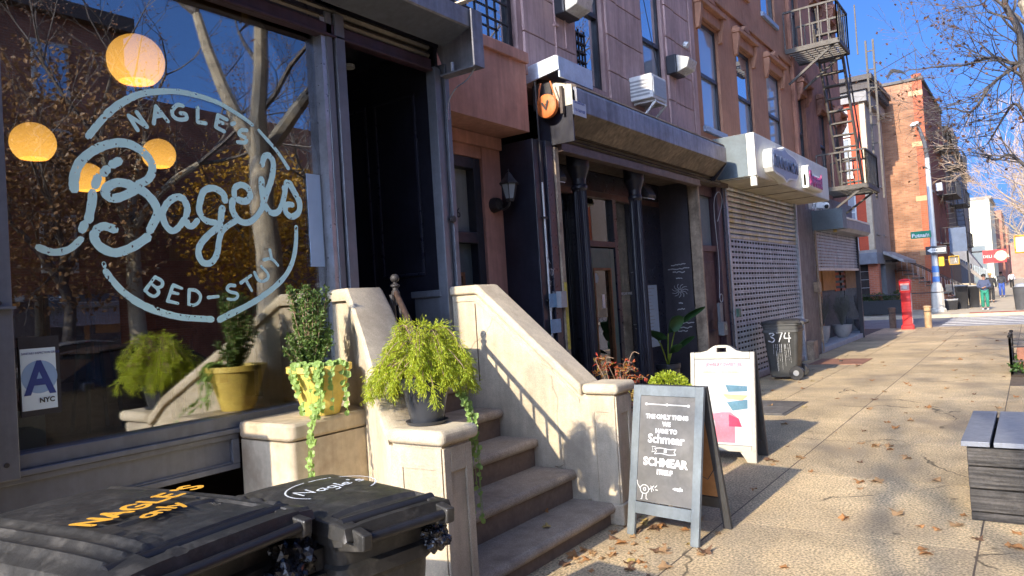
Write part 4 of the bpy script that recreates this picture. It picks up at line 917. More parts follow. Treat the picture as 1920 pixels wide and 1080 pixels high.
# menu sheet on dark panel
a, b = at(1211, 535, 0, XI + .03), at(1239, 648, 0, XI + .03)
m_ = thing('menu_poster', 'pale blue white menu sheet on the black panel right of the columns', 'poster', (XI + .03, (a.y + b.y) / 2, 1.5))
MB().box(XI + .025, XI + .03, a.y, b.y, b.z, a.z).build('sheet', M('menu_paper', (.42, .5, .58), .6, .05, 3, .02), m_)
for i in range(16):
    z = a.z - .06 - i * (a.z - b.z - .1) / 16; MB().box(XI + .0305, XI + .032, a.y + .05, b.y - random.uniform(.1, .3), z, z + .012).build('printed_line', greyp, m_)
# reveal wall on the right with chalk drawing
MB().box(XI - .05, -4.42, 11.27, 11.35, .1, 3.47).build('side_reveal', M('charcoal_reveal', (.05, .045, .055), .6, .15, 3, .1, streak=.2), S2)
cm = MB(); dc = at(1275, 545, 1, 11.262)
for k in range(11):
    a = 2 * math.pi * k / 11
    stroke(cm, [(.02 * math.cos(a), .02 * math.sin(a)), (.09 * math.cos(a + .3), .07 * math.sin(a + .3)), (.14 * math.cos(a), .11 * math.sin(a))], .008, dc, (1, 0, 0), (0, 0, 1))
for z, wd in ((.42, .12), (.36, .18), (.3, .1), (.2, .05), (-.2, .03), (-.3, .06), (-.45, .12), (-.52, .2), (-.6, .16), (-.66, .08)):
    P = [(-wd + wd * 2 * t / 9, z + random.uniform(-.012, .012)) for t in range(10)]
    stroke(cm, P, .016, dc, (1, 0, 0), (0, 0, 1), False)
cm.build('chalk_drawing', chalk, S2, norm=False)
# light fittings under the soffit
for y, lab in ((7.25, 'hooded floodlight under the soffit by the left column'), (9.75, 'hooded floodlight under the soffit by the right column')):
    f = thing('soffit_spotlight', lab, 'lamp', (-4.5, y, 3.3))
    MB().box(-4.53, -4.47, y - .05, y + .05, 3.28, 3.47).build('bracket', iron, f)
    MB().prism([(-4.6, 3.14), (-4.38, 3.08), (-4.36, 3.13), (-4.45, 3.27), (-4.55, 3.28)], 'y', y - .1, y + .16).build('lamp_head', iron, f, bevel=.01)
    MB().prism([(-4.6, 3.13), (-4.38, 3.07), (-4.38, 3.08), (-4.6, 3.14)], 'y', y - .085, y + .14).build('lamp_lens', whitep, f)
# post and narrow door on the right
MB().box(-4.44, -4.25, 11.27, 11.33, 0, 3.45).build('end_post', tanstrip, S2, bevel=.004)
D2 = thing('side_door', 'plum black side door with pale grey transom beside the meter box', 'door', (-4.45, 11.9, 0))
MB().box(-4.5, -4.4, 11.36, 12.28, .1, 2.36).build('door_leaf', plum, D2)
for z0, z1 in ((.3, 1.05), (1.2, 2.2)): MB().box(-4.4, -4.385, 11.5, 12.14, z0, z1).build('door_panel', plum, D2, bevel=.01)
MB().box(-4.5, -4.36, 11.36, 12.28, 2.36, 2.46).build('transom_bar', MATS['plum_frame'], D2, bevel=.004)
MB().box(-4.45, -4.44, 11.4, 12.24, 2.46, 3.3).build('transom_pane', M('grey_transom', (.22, .27, .3), .12, .1, 2, .02, 4, coat=.4), D2)
MB().box(-4.5, -4.38, 11.36, 12.28, 3.3, 3.47).build('door_head', plum, D2)
MB().ball((-4.37, 11.5, 1.2), .025, 6).build('door_knob', galv, D2, True)
MB().ball((-4.38, 11.48, 1.75), .012, 6).build('door_lock', galv, D2, True)
PB = MB().box(-4.6, -4.3, 12.28, 12.62, 0, 3.6).build('pier', plum, B2, bevel=.01)
MB().box(-4.3, -4.27, 12.5, 12.61, 0, 3.55).build('pier_board', navy_m, B2, bevel=.004)
mbx = thing('meter_box', 'small grey meter box with coiled wire on the dark pier by the large shutter', 'meter box', (-4.28, 12.4, 1.2))
q = at(1352, 615, 0, -4.28)
MB().box(-4.3, -4.2, q.y - .09, q.y + .1, q.z - .12, q.z + .1).build('box_body', M('meter_grey', (.12, .135, .15), .5, .15, 5, .1), mbx, bevel=.006)
MB().box(-4.2, -4.196, q.y - .03, q.y + .05, q.z - .03, q.z + .07).build('meter_window', paneg, mbx)
MB().box(-4.3, -4.25, q.y - .07, q.y + .07, q.z + .1, q.z + .42).build('cable_box', MATS['meter_grey'], mbx, bevel=.004)
co = MB(); co.tube([(-4.24, q.y + .07 * math.cos(t * .6), q.z + .5 + .07 * math.sin(t * .6)) for t in range(24)], .006, 5); co.build('wire_coil', greyp, mbx)
wr = MB(); wr.tube(smooth_path([(-4.27, q.y, q.z + .5), (-4.25, q.y + .03, 2.2), (-4.24, q.y - .05, 3.1), (-4.2, q.y + .1, 3.35), (-4.2, q.y + .25, 3.2), (-4.22, q.y + .02, 2.85)], 8), .006, 5); wr.build('loose_wire', greyp, mbx)

# second hood with orange chain wheel
H2 = thing('shutter_hood', 'long grimy slate roller shutter hood over the columned shopfront', 'shutter hood', (-4.1, 9.5, 3.8))
MB().prism([(-4.42, 4.16), (-3.93, 4.02), (-3.92, 3.99), (-3.92, 3.76), (-3.94, 3.75), (-3.95, 3.99), (-4.42, 4.13)], 'y', 6.98, 11.75).build('hood_sheet', hoodm, H2, bevel=.003)
MB().prism([(-3.92, 3.755), (-4.14, 3.565), (-4.16, 3.57), (-3.94, 3.775)], 'y', 7.0, 11.74).build('hood_underside', M('streaked_underside', (.2, .16, .12), .55, .35, 2.5, .3, 40, streak=.5, stain=.6, stcol=(.08, .06, .05), metal=.3), H2)
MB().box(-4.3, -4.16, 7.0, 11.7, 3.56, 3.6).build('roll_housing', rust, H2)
MB().prism([(-4.44, 4.17), (-4.44, 4.23), (-3.95, 4.06), (-3.925, 4.03), (-3.93, 4.022)], 'y', 7.0, 11.74).build('top_flashing', rust, H2)
ep = MB(); ep.prism([(-4.42, 4.14), (-3.92, 4.0), (-3.92, 3.74), (-4.12, 3.5), (-4.42, 3.5)], 'y', 11.75, 11.77); ep.build('end_plate', navy, H2); ep = MB(); ep.prism([(-4.42, 3.83), (-3.97, 3.83), (-3.97, 3.43), (-4.42, 3.43)], 'y', 6.95, 6.97); ep.build('end_plate', navy, H2)
MB().prism([(-4.2, 4.12), (-3.96, 4.05), (-3.96, 3.83), (-4.28, 3.83)], 'y', 6.945, 6.965).build('end_plate_pale', M('cream_end_plate', (.6, .54, .42), .6, .2, 6, .1, stain=.4), H2)
MB().box(-4.44, -4.2, 6.9, 6.96, 3.84, 4.12).build('bracket_shadow_box', iron, H2)
cap = MB(); cap.prism([(-4.52, 4.30), (-4.06, 4.36), (-4.02, 4.345), (-4.02, 4.12), (-4.04, 4.12), (-4.04, 4.32), (-4.08, 4.335), (-4.52, 4.28)], 'y', 6.82, 7.55)
cap.prism([(-4.52, 4.30), (-4.06, 4.36), (-4.02, 4.34), (-4.02, 4.20), (-4.52, 4.12)], 'y', 6.80, 6.82)
tag(cap.build('metal_cap', M('pale_blue_cap_metal', (.55, .62, .72), .4, .15, 5, .06, 60, metal=.15, stain=.3, stcol=(.3, .3, .32))), 'pale blue galvanised metal cap above the orange chain wheel', 'metal cap')
wc = at(1028, 200, 1, 6.86)
Wh = thing('chain_wheel', 'orange chain hoist wheel hanging at the end of the shutter hood', 'wheel', wc)
rot = Matrix.Translation(wc) @ Matrix.Rotation(rad(90), 4, 'X')
MB().lathe([(.02, .04), (.02, .05), (.115, .055), (.13, .045), (.118, .02), (.13, -.005), (.118, -.012), (.02, -.01)], n=36).xf(rot).build('wheel_disc', orange, Wh, True)
vv = MB(); stroke(vv, [(-.04, .03), (0, -.04), (.03, .045)], .028, wc + Vector((0, -.06, 0)), (1, 0, 0), (0, 0, 1), False); vv.build('axle_mark', iron, Wh, norm=False)
cc = MB(); cc.tube([wc + Vector((-.12, -.02, .03)), wc + Vector((-.09, -.02, .2)), wc + Vector((-.07, -.01, .27))], .009, 6); cc.tube([wc + Vector((.115, -.02, .05)), wc + Vector((.07, -.02, .22)), wc + Vector((.05, -.01, .27))], .009, 6); cc.build('hanging_chain', orange, Wh)
MB().box(wc.x + .14, wc.x + .17, 6.88, 6.92, wc.z - .1, wc.z + .2).build('guide_bar', rust, Wh)
st = thing('company_sticker', 'small white and blue company sticker on the shutter hood', 'sticker', (-3.92, 7.4, 3.9))
a, b = at(1073, 185, 0, -3.917), at(1100, 222, 0, -3.917)
MB().box(-3.9195, -3.917, a.y, b.y, b.z - .0, a.z - .01).build('sheet', M('sticker_pale', (.5, .53, .62), .5, .05), st)
textmesh('Gates&Doors', .05, blu, st, (-3.9165, (a.y + b.y) / 2, b.z + .13), (0, 1, 0), (0, 0, 1), .0005, 'sticker_text', sx=.8)
textmesh('718-768-9108', .05, blu, st, (-3.9165, (a.y + b.y) / 2, b.z + .04), (0, 1, 0), (0, 0, 1), .0005, 'sticker_text', sx=.8)
# air conditioner, floodlights, conduit
A = thing('air_conditioner', 'white window air conditioner on a bracket over the shutter hood', 'air conditioner', (-4.2, 10.2, 4.5))
p0 = at(1212, 200, 0, -4.12); y0, z0 = 9.42, 4.42
MB().box(-4.5, -4.1, y0, y0 + .5, z0, z0 + .34).build('case', whitep, A, bevel=.012)
for i in range(5): MB().box(-4.46, -4.14, y0 - .006, y0, z0 + .05 + .05 * i, z0 + .075 + .05 * i).build('side_louvre', greyp, A)
MB().box(-4.1, -4.092, y0 + .04, y0 + .46, z0 + .04, z0 + .30).build('rear_grille', M('ac_grille', (.38, .42, .46), .5, .2, 60, .5, 120), A)
bk = MB()
for y in (y0 + .1, y0 + .45): bk.beam((-4.1, y, z0 - .02), (-4.44, y, z0 - .02), .03); bk.beam((-4.1, y, z0 - .03), (-4.44, y, z0 - .36), .03)
bk.beam((-4.12, y0 + .1, z0 - .03), (-4.12, y0 + .45, z0 - .03), .025); bk.build('bracket', whitep, A)
for (px, py, lab) in ((1281, 122, 'large square wall floodlight right of the air conditioner'), (1078, 6, 'wall floodlight at the top edge above the barred window')):
    c = at(px, py, 0, -4.25); F = thing('wall_floodlight', lab, 'lamp', c)
    MB().box(-4.45, -4.28, c.y - .22, c.y + .16, c.z - .16, c.z + .14).build('housing', frame_dk, F, bevel=.02)
    MB().prism([(-4.28, c.z - .15), (-4.12, c.z - .1), (-4.07, c.z + .04), (-4.28, c.z + .13)], 'y', c.y - .2, c.y + .15).build('lens', M('frosted_lens', (.55, .56, .54), .3, .2, 10, .1, stain=.4), F, bevel=.015)
    MB().tube([(-4.42, c.y + .02, c.z - .15), (-4.42, c.y + .02, c.z - 1.0 if px > 1200 else c.z - .5)], .013, 6).build('conduit', mauve, F)
c = at(1286, 84, 0, -4.38); cb = thing('wall_sensor', 'small round white sensor above the square floodlight', 'sensor', c)
MB().lathe([(.001, .04), (.05, .04), (.055, .02), (.05, -.03)], n=16).xf(Matrix.Translation(c) @ Matrix.Rotation(rad(115), 4, 'Y') ).build('sensor_ring', whitep, cb, True)
MB().tube([(-4.44, c.y, c.z), (-4.38, c.y, c.z)], .015, 6).build('sensor_arm', iron, cb)
pc = at(1040, 40, 0, -4.42); MBp = MB(); MBp.tube([(-4.42, pc.y, 6.5), (-4.42, pc.y, 4.35)], .012, 6); MBp.box(-4.43, -4.39, pc.y - .03, pc.y + .05, 4.95, 4.98); MBp.build('wall_conduit', mauve, B1)
cb = MB(); cb.tube(smooth_path([(-4.42, 8.9, 4.28), (-4.4, 9.6, 4.22), (-4.4, 10.6, 4.1), (-4.4, 11.7, 4.02)], 6), .012, 6); cb.tube([(-4.41, 9.95, 6.3), (-4.41, 10.55, 4.6)], .006, 5); cb.build('wall_cable', iron, B1)

# large leaved plant in recess
bp = Vector((-4.55, 10.35, .1))
pot('flower_pot', 'grey pot of the large leaved plant in the shopfront recess', bp, .13, .18, .55, MATS['charcoal_pot'])
pl = thing('large_leaved_plant', 'large paddle leaved plant by the black panel of the columned shopfront', 'plant', bp + Vector((0, 0, .5)))
for i, (dx, dy, h_, L_, tilt) in enumerate([(.06, .0, .5, .46, .3), (.15, .35, .62, .42, .9), (-.1, -.25, .4, .3, -.6), (.1, .2, .25, .3, .8), (.12, -.15, .2, .26, -.8)]):
    b = bp + Vector((0, 0, .5)); t = b + Vector((dx * .6, dy * .6, h_)); e = t + Vector((dx * .9, dy * 1.0, L_ * .6)); P = smooth_path([tuple(b), tuple(b.lerp(t, .6) + Vector((0, 0, .05))), tuple(t)], 5)
    sm = MB(); sm.tube(P, .009, 6); sm.build('stem', lm_lime, pl, norm=False)
    lf = MB(); ax = (e - t)
    sd_ = Vector((.25, .95, 0)).normalized(); 
    def fn(u, v, t=t, ax=ax, L_=L_, sd_=sd_): wv = math.sin(math.pi * min(1, u * .95 + .05)) ** .7 * L_ * .36; return t + ax * u * 1.3 + sd_ * (v - .5) * 2 * wv + Vector((.12 * (abs(v - .5) * 2) ** 1.5, 0, -.25 * u * u * L_ + .05 * (abs(v - .5))))
    lf.grid(fn, 8, 6); lf.build('leaf', lm_ban, pl, True, norm=False)
# ---------------------------------------------------------------- roller shutters
def perforated(x, y0, y1, h, pitch, parent, loc, zt, first):
    pass
def shutter(label, x, y0, y1, z0, z1, zsolid, pitch=.095):
    s = thing('roller_shutter', label, 'shutter', (x, (y0 + y1) / 2, z0)); solid = None; perf = None; L = y1 - y0
    n = int(round((z1 - z0) / pitch)); pitch = (z1 - z0) / n
    hp_ = .172; nh = int((L - .12) / hp_)
    for i in range(n):
        z = z0 + i * pitch; zc = z + pitch / 2
        if zc > zsolid:
            if not solid:
                pr = [(x - .02, z + .004), (x, z + .006), (x + .016, z + pitch * .3), (x + .018, z + pitch * .6), (x, z + pitch - .012), (x - .02, z + pitch - .004)]
                solid = MB().prism(pr, 'y', y0, y1).build('slat', shutm2, s); solid_z = z; o = solid
            else: o = solid.copy(); col.objects.link(o); o.location.z = z - solid_z
        else:
            if not perf:
                mb = MB(); mb.box(x - .008, x + .006, y0, y1, z + .002, z + .028); mb.box(x - .008, x + .012, y0, y1, z + pitch - .026, z + pitch - .002)
                for k in range(nh + 1):
                    yy = y0 + (L - nh * hp_) / 2 + k * hp_; mb.box(x - .006, x + .008, yy - .019, yy + .019, z + .028, z + pitch - .026)
                perf = mb.build('slat', shutm, s); perf_z = z; o = perf
            else: o = perf.copy(); col.objects.link(o); o.location.z = z - perf_z
        W[o] = W[s]; o.parent = s
    return s
s1 = shutter('tall steel roller shutter with punched slats under the cream sign box', -4.3, 12.72, 17.2, .12, 3.56, 2.62)
MB().box(-4.36, -4.26, 12.64, 12.71, 0, 3.56).build('guide_rail', galv, s1, bevel=.003)
MB().box(-4.36, -4.24, 17.21, 17.3, 0, 3.56).build('guide_rail', galv, s1, bevel=.003)
MB().box(-4.33, -4.27, 12.72, 17.2, .02, .12).build('bottom_bar', galv, s1)
MB().box(-4.25, -4.2, 12.7, 12.82, 1.22, 1.36).build('lock_box', M('green_lock_box', (.06, .13, .1), .5), s1, bevel=.005)
bkp = MB().box(-4.75, -4.7, 12.6, 17.4, 0, 3.6).build('shop_back_wall', dark_in, B2)
s2 = shutter('half raised punched roller shutter at the corner shop', -4.3, 19.0, 24.2, 2.09, 3.05, 9, .08)
MB().box(-4.33, -4.26, 19.0, 24.2, 2.03, 2.09).build('bottom_bar', galv, s2)
MB().box(-4.36, -4.24, 24.21, 24.29, 0, 3.05).build('guide_rail', frame_dk, s2)
# ground floor of corner house
grp = M('grey_painted_pier', (.16, .15, .15), .6, .25, 3, .25, 40, streak=.3)
MB().box(-4.8, -4.28, 17.31, 18.2, 0, 3.6).build('pier', grp, B2, bevel=.01)
MB().box(-4.8, -4.3, 18.2, 18.98, 0, 3.5).build('pier', grp, B3, bevel=.01)
MB().box(-4.28, -4.1, 17.36, 17.75, 0, .42).build('pier_base', tanstrip, B2, bevel=.01)
p_ = MB(); p_.tube([(-4.22, 18.75, .3), (-4.22, 18.75, 3.0)], .025, 8); p_.tube([(-4.24, 18.9, .05), (-4.24, 18.9, 3.0)], .018, 8); p_.box(-4.3, -4.18, 18.6, 18.85, 1.5, 1.75); p_.build('drain_pipe', tanstrip, B3)
cs = thing('corner_shopfront', 'recessed corner shop with plywood panel under the half raised shutter', 'shopfront', (-4.6, 21.5, 0))
MB().box(-5.6, -4.28, 18.98, 24.3, 0, .13).build('threshold', M('pale_threshold', (.42, .43, .43), .7, .15, 4, .2), cs, bevel=.01)
MB().box(-4.9, -4.85, 18.98, 24.3, .13, 3.0).build('back_wall', M('blue_grey_cladding', (.07, .08, .1), .6, .2, 3, .2), cs)
for i in range(14): MB().box(-4.85, -4.835, 20.6, 23.6, .2 + i * .09, .2 + i * .09 + .07).build('cladding_board', MATS['blue_grey_cladding'], cs)
MB().box(-4.85, -4.8, 21.9, 23.5, 1.5, 3.0).build('plywood_panel', M('plywood', (.42, .22, .09), .7, .2, 3, .2), cs)
MB().box(-4.84, -4.76, 21.2, 21.5, .13, 3.0).build('timber_post', MATS['plywood'], cs)
for i in range(9): MB().box(-4.84, -4.81, 23.52, 24.1, 1.45 + i * .16, 1.53 + i * .16).build('warning_stripe', M('red_orange_stripe', (.5, .1, .04), .6), cs)
MB().box(-4.9, -4.36, 24.24, 24.3, .13, 3.0).build('end_glass', paneg, cs)
MB().box(-4.9, -4.3, 24.28, 24.34, 0, 3.0).build('end_wall', frame_dk, cs)
MB().box(-5.7, -4.36, 18.98, 24.3, 2.98, 3.05).build('soffit', dark_in, cs)
def bowl(name, lab, c, r, h):
    t = thing('bowl_planter', lab, 'planter', c)
    MB().lathe([(r * .5, 0), (r * .85, h * .4), (r, h), (r - .03, h), (r - .05, h - .06), (.001, h - .06)], c, 24, cap=False).build('bowl', M('pale_concrete_bowl', (.34, .34, .34), .8, .12, 5, .2), t, True)
    f = MB(); c = Vector(c)
    for i in range(110):
        v = rdir(.9); P = [c + Vector((0, 0, h - .05)), c + Vector((v.x * .14, v.y * .2, h + .3)), c + Vector((v.x * .24, v.y * .34, h + random.uniform(.4, .85)))]
        f.tube(smooth_path([tuple(q) for q in P], 3), .003, 3)
        for k in range(8):
            leafq(f, P[1].lerp(P[2], random.random()), rdir(.5), rdir(), .06, .015)
    f.build('foliage', M('dried_grey_foliage', (.12, .13, .12), .9), t, norm=False)
bowl('b', 'grey bowl planter with wispy dry plant in the corner shop recess', (-4.55, 22.7, .13), .27, .36)
bowl('b', 'grey bowl planter beside the plywood post', (-4.6, 20.5, .13), .2, .45)

# cream sign box
Sg = thing('sign_box', 'large cream sign box with raised oval plaque over the tall shutter', 'sign', (-3.95, 15, 3.6))
SX = -3.6
MB().box(-4.36, SX, 12.25, 17.6, 3.56, 4.28).build('box', signw, Sg, bevel=.012)
MB().box(-4.355, SX - .13, 12.243, 12.249, 3.565, 4.275).build('side_shade_panel', M('teal_sheet_and_shade', (.11, .145, .165), .5, .15, 3, .06, stain=.3), Sg)  # shade on the cream end face, painted in as a dark sheet
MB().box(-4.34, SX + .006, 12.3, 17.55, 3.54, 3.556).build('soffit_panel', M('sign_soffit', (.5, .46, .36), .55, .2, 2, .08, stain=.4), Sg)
for y in (13.6, 14.9, 16.2): MB().box(-4.3, SX - .02, y, y + .015, 3.532, 3.538).build('soffit_seam', joint, Sg)
MB().tube([(SX - .07, 12.32, 3.56), (SX - .07, 12.32, 3.40)], .055, 12).build('end_light', signw2, Sg, True)
def plaque(yc, zc, hw, hh, x0, x1, nm, mt):
    pts = []
    for sgn_y, sgn_z in ((1, 1), (-1, 1), (-1, -1), (1, -1)):
        seg = [(1.0, 0.0), (.99, .42), (.9, .66), (.72, .76), (.5, .8), (.25, .86), (.1, .98), (0, 1.1)]
        if sgn_y * sgn_z < 0: seg = seg[::-1]
        for a_, b_ in seg[:-1] if True else seg: pts.append((yc + sgn_y * a_ * hw, zc + sgn_z * b_ * hh))
    return MB().prism(pts, 'x', x0, x1).build(nm, mt, Sg, bevel=.004)
c = at(1474, 309, 0, SX + .16)
plaque(c.y, c.z, .86, .295, SX, SX + .15, 'plaque', signw2)
plaque(c.y, c.z, .8, .255, SX + .15, SX + .156, 'plaque_face', M('plaque_blue_grey', (.3, .34, .42), .4, .08, 3, .03))
textmesh('CINNAMON', .3, M('plaque_letter', (.1, .13, .2), .4), Sg, (SX + .158, c.y, c.z - .10), (0, 1, 0), (0, 0, 1), .012, 'sign_letters', sx=.98, bold=.004)
c = at(1530, 338, 0, SX + .14)
MB().box(SX, SX + .14, c.y - .62, c.y + .62, c.z - .2, c.z + .12).build('script_block', signw2, Sg, bevel=.05)
MB().prism([(c.y - .62, c.z - .2), (c.y - .62, c.z + .2), (c.y - .52, c.z + .26), (c.y - .34, c.z + .22), (c.y - .3, c.z + .1)], 'x', SX, SX + .139).build('script_block', signw2, Sg, bevel=.01)
textmesh('Sweet!', .42, M('magenta_letter', (.38, .03, .16), .4), Sg, (SX + .145, c.y, c.z - .14), (0, 1, 0), (0, 0, 1), .008, 'sign_letters', sx=.92, bold=.012)
# corner hood
H3 = thing('shutter_hood', 'short teal grey shutter hood with motor box at the corner shop', 'shutter hood', (-4.1, 21.5, 3.2))
tg = M('teal_sheet_and_shade', (.11, .145, .165), .5, .15, 3, .06, stain=.3)
MB().box(-4.38, -3.6, 18.9, 19.35, 3.0, 3.49).build('motor_box', tg, H3, bevel=.005)
MB().prism([(-4.36, 3.42), (-3.93, 3.4), (-3.9, 3.36), (-3.9, 3.14), (-3.98, 3.05), (-4.36, 3.05)], 'y', 19.35, 24.4).build('hood_sheet', M('grey_hood_sheet', (.25, .25, .27), .5, .15, 3, .06, stain=.3), H3)
MB().box(-3.905, -3.885, 19.4, 24.3, 3.38, 3.42).build('top_lip', signw2, H3)
MB().lathe([(.03, -.02), (.05, 0), (.03, .06)], (-3.85, 19.2, 2.96), 12).build('small_lamp', M('brass_lamp', (.5, .4, .15), .4), H3)
fs = thing('fascia_sign', 'dark fascia with pale handwritten letters above the corner hood', 'sign', (-4.35, 21, 3.7))
MB().box(-4.44, -4.36, 18.6, 24.3, 3.45, 4.0).build('board', M('grey_fascia', (.2, .2, .21), .7, .25, 3, .2), fs, bevel=.008)
textmesh('lloon Cly', .46, signw2, fs, (-4.35, 18.9, 3.56), (0, 1, 0), (0, 0, 1), .01, 'sign_letters', 'LEFT', sx=1.15, bold=.012)
q = at(1548, 386, 0, -4.15)
cm_ = thing('security_camera', 'white dome camera beside the corner shop fascia', 'camera', q)
MB().box(-4.4, -4.2, q.y - .08, q.y + .08, q.z - .05, q.z + .15).build('camera_mount', whitep, cm_, bevel=.02)
MB().ball(q, .1, 8).build('camera_dome', whitep, cm_, True); MB().ball(q + Vector((.03, -.06, -.02)), .055, 8).build('camera_lens', black_pl2, cm_, True)

# ---------------------------------------------------------------- fire escape
FE = thing('fire_escape', 'grey iron fire escape with landings and steep stair on the corner house', 'fire escape', (-3.9, 19, 4))
def landing(y0, y1, z, x0=-4.4, x1=-3.24, hr=.92, nb=6):
    for (a, b) in (((x0, y0, z), (x1, y0, z)), ((x1, y0, z), (x1, y1, z)), ((x0, y1, z), (x1, y1, z))):
        MB().beam(a, b, .05, .11).build('landing_frame', fe_m, FE)
        u = Vector((0, 0, hr)); MB().beam(Vector(a) + u, Vector(b) + u, .045, .045).build('hand_rail', fe_m, FE)
        n = nb if a[1] == b[1] else max(4, int((b[1] - a[1]) / .2)) if a[0] == b[0] else nb
        for k in range(n + 1):
            q = Vector(a).lerp(Vector(b), k / n); MB().beam(q, q + u, .028).build('baluster', fe_m, FE)
    n = int((y1 - y0) / .17)
    sl0 = None
    for k in range(n):
        y = y0 + .05 + k * (y1 - y0) / n
        if y > y1: break
        if sl0 is None: sl0 = MB().box(x0, x1, y - .028, y + .028, z + .0, z + .03).build('floor_slat', fe_m, FE); ys_ = y
        else: o = sl0.copy(); col.objects.link(o); o.location.y = y - ys_; W[o] = W[FE]
    for y in (y0 + .1, y1 - .1):
        MB().beam((x0, y, z - .75), (x1 - .1, y, z - .02), .05).build('bracket', fe_m, FE)
landing(17.95, 19.15, 7.2); landing(20.3, 22.0, 4.12)
# stair from the upper to the lower landing
for x in (-3.95, -3.42): MB().beam((x, 19.0, 7.9), (x, 20.9, 4.16), .05, .14).build('stringer', fe_m, FE)
for k in range(13):
    t = (k + .5) / 13; y = 19.0 + 1.9 * t; z = 7.9 - 3.74 * t; MB().box(-3.95, -3.42, y - .06, y + .08, z - .02, z + .02).build('tread', fe_m, FE)
for x in (-3.95, -3.42): MB().beam((x, 19.25, 8.5), (x, 21.1, 4.9), .035).build('stair_rail', fe_m, FE)
for t in (.1, .45, .8):
    for x in (-3.95, -3.42): MB().beam((x, 19 + 1.9 * t, 7.9 - 3.74 * t), (x, 19.25 + 1.85 * t, 8.5 - 3.6 * t), .028).build('baluster', fe_m, FE)
# upper flight and gooseneck
dl = MB(); dl.beam((-3.05, 19.15, 7.1), (-3.05, 19.15, 8.3), .03); dl.build('drop_ladder_guide', fe_m, FE)
for x in (-3.28, -3.1): MB().beam((x, 21.9, 0 + 3.9), (x, 21.9, 8.2), .05).build('ladder_rail', fe_m, FE)
for k in range(6): MB().beam((-3.28, 21.9, 5.4 + k * .5), (-3.1, 21.9, 5.4 + k * .5), .03).build('ladder_rung', fe_m, FE)

# ---------------------------------------------------------------- wheeled bins
def bin_body(root, D, Wd, H, mat=None):
    mat = mat or black_pl
    rings = []
    for z, s, o in ((.06, .74, .0), (.1, .78, .0), (H * .8, .97, 0), (H * .82, 1.03, 0), (H * .86, 1.03, 0), (H * .87, .98, 0), (H - .02, 1.0, 0)):
        rings.append([(x, y, z) for x, y in rrect(-D / 2 * s, D / 2 * s * .98, -Wd / 2 * s, Wd / 2 * s, .06, 5)])
    MB().loft(rings).build('bin_body', mat, root, True)
    rb_ = MB()
    rb_.loft([[(x, y, z) for x, y in rrect(-D / 2 * s, D / 2 * s, -Wd / 2 * s, Wd / 2 * s, .07, 5)] for z, s in ((H - .07, 1.02), (H - .065, 1.07), (H - .02, 1.07), (H - .015, 1.02))])
    rb_.build('bin_rim', mat, root, True)
    for y in (-1, 1):
        wm = MB(); rot_ = Matrix.Translation((D / 2 * .72, y * (Wd / 2 * .8), .13)) @ Matrix.Rotation(rad(90), 4, 'X')
        wm.lathe([(.05, -.03), (.125, -.03), (.13, 0), (.125, .03), (.05, .03)], n=24).xf(rot_); wh = wm.build('wheel', black_pl2, root, True)
        MB().lathe([(.001, -.032), (.05, -.034), (.05, .034), (.001, .032)], n=16).xf(rot_).build('hub', greyp, wh, True)
    MB().tube([(D / 2 * .72, -Wd / 2 * .85, .13), (D / 2 * .72, Wd / 2 * .85, .13)], .014, 8).build('axle', iron, root)
def lid_surface(D, Wd, H, crown, feature):
    def fn(u, v):
        x = -D / 2 * 1.1 + D * 1.16 * u; y = (v - .5) * Wd * 1.12
        a, b = abs(u - .5) * 2, abs(v - .5) * 2
        z = H + crown * (1 - max(0, a - .1) ** 3.2) * (1 - b ** 4) * 1.0
        if u < .0001 or u > .9999 or v < .0001 or v > .9999: z = H - .035
        return (x, y, z + feature(u, v))
    return fn
def bar_handle(root, D, Wd, H, xo=.07, nm='handle'):
    MB().tube([(D / 2 + xo, -Wd / 2 * .86, H - .03), (D / 2 + xo, Wd / 2 * .86, H - .03)], .017, 12).build(nm, black_pl2, root, True)
    for s in (-1, 1):
        MB().prism([(D / 2 - .1, H - .1), (D / 2 + xo + .02, H - .06), (D / 2 + xo + .025, H - .01), (D / 2 + .0, H + .015), (D / 2 - .12, H)], 'y', s * Wd / 2 * .86 - .018, s * Wd / 2 * .86 + .018).build('handle_bracket', black_pl, root, bevel=.006)
    MB().tube([(D / 2 - .0, -Wd / 2 * .95, H + .004), (D / 2 - .0, Wd / 2 * .95, H + .004)], .02, 10).build('hinge_pin', black_pl2, root, True)
def rib(u, v, lo, hi, w_, amp, ax):
    t = u if ax else v
    return amp * max(0, 1 - (abs(t - lo) / w_) ** 2) if hi[0] < (v if ax else u) < hi[1] else 0
def featA(u, v):
    z = 0
    for c in (.09, .17, .25):                                       # long ribs along the left margin
        z += .012 * math.exp(-((v - c) / .018) ** 2) * (1 if .05 < u < .9 else 0)
    z += .010 * math.exp(-((v - .93) / .02) ** 2) * (1 if .05 < u < .9 else 0)
    if .45 < u < .64 and .36 < v < .86: z -= .007
    if .67 < u < .86 and .36 < v < .86: z -= .010
    if .9 < u < .95: z -= .02 if .2 < v < .9 else .0
    if u > .72 and (v > .9 or .27 < v < .33): z += .004 * (1 if int(u * 40) % 3 else -1)
    return z
def featB(u, v):
    z = 0
    if .82 < u < .96 and .1 < v < .9: z -= .014
    z += .006 * math.exp(-((v - .03) / .03) ** 2)
    return z
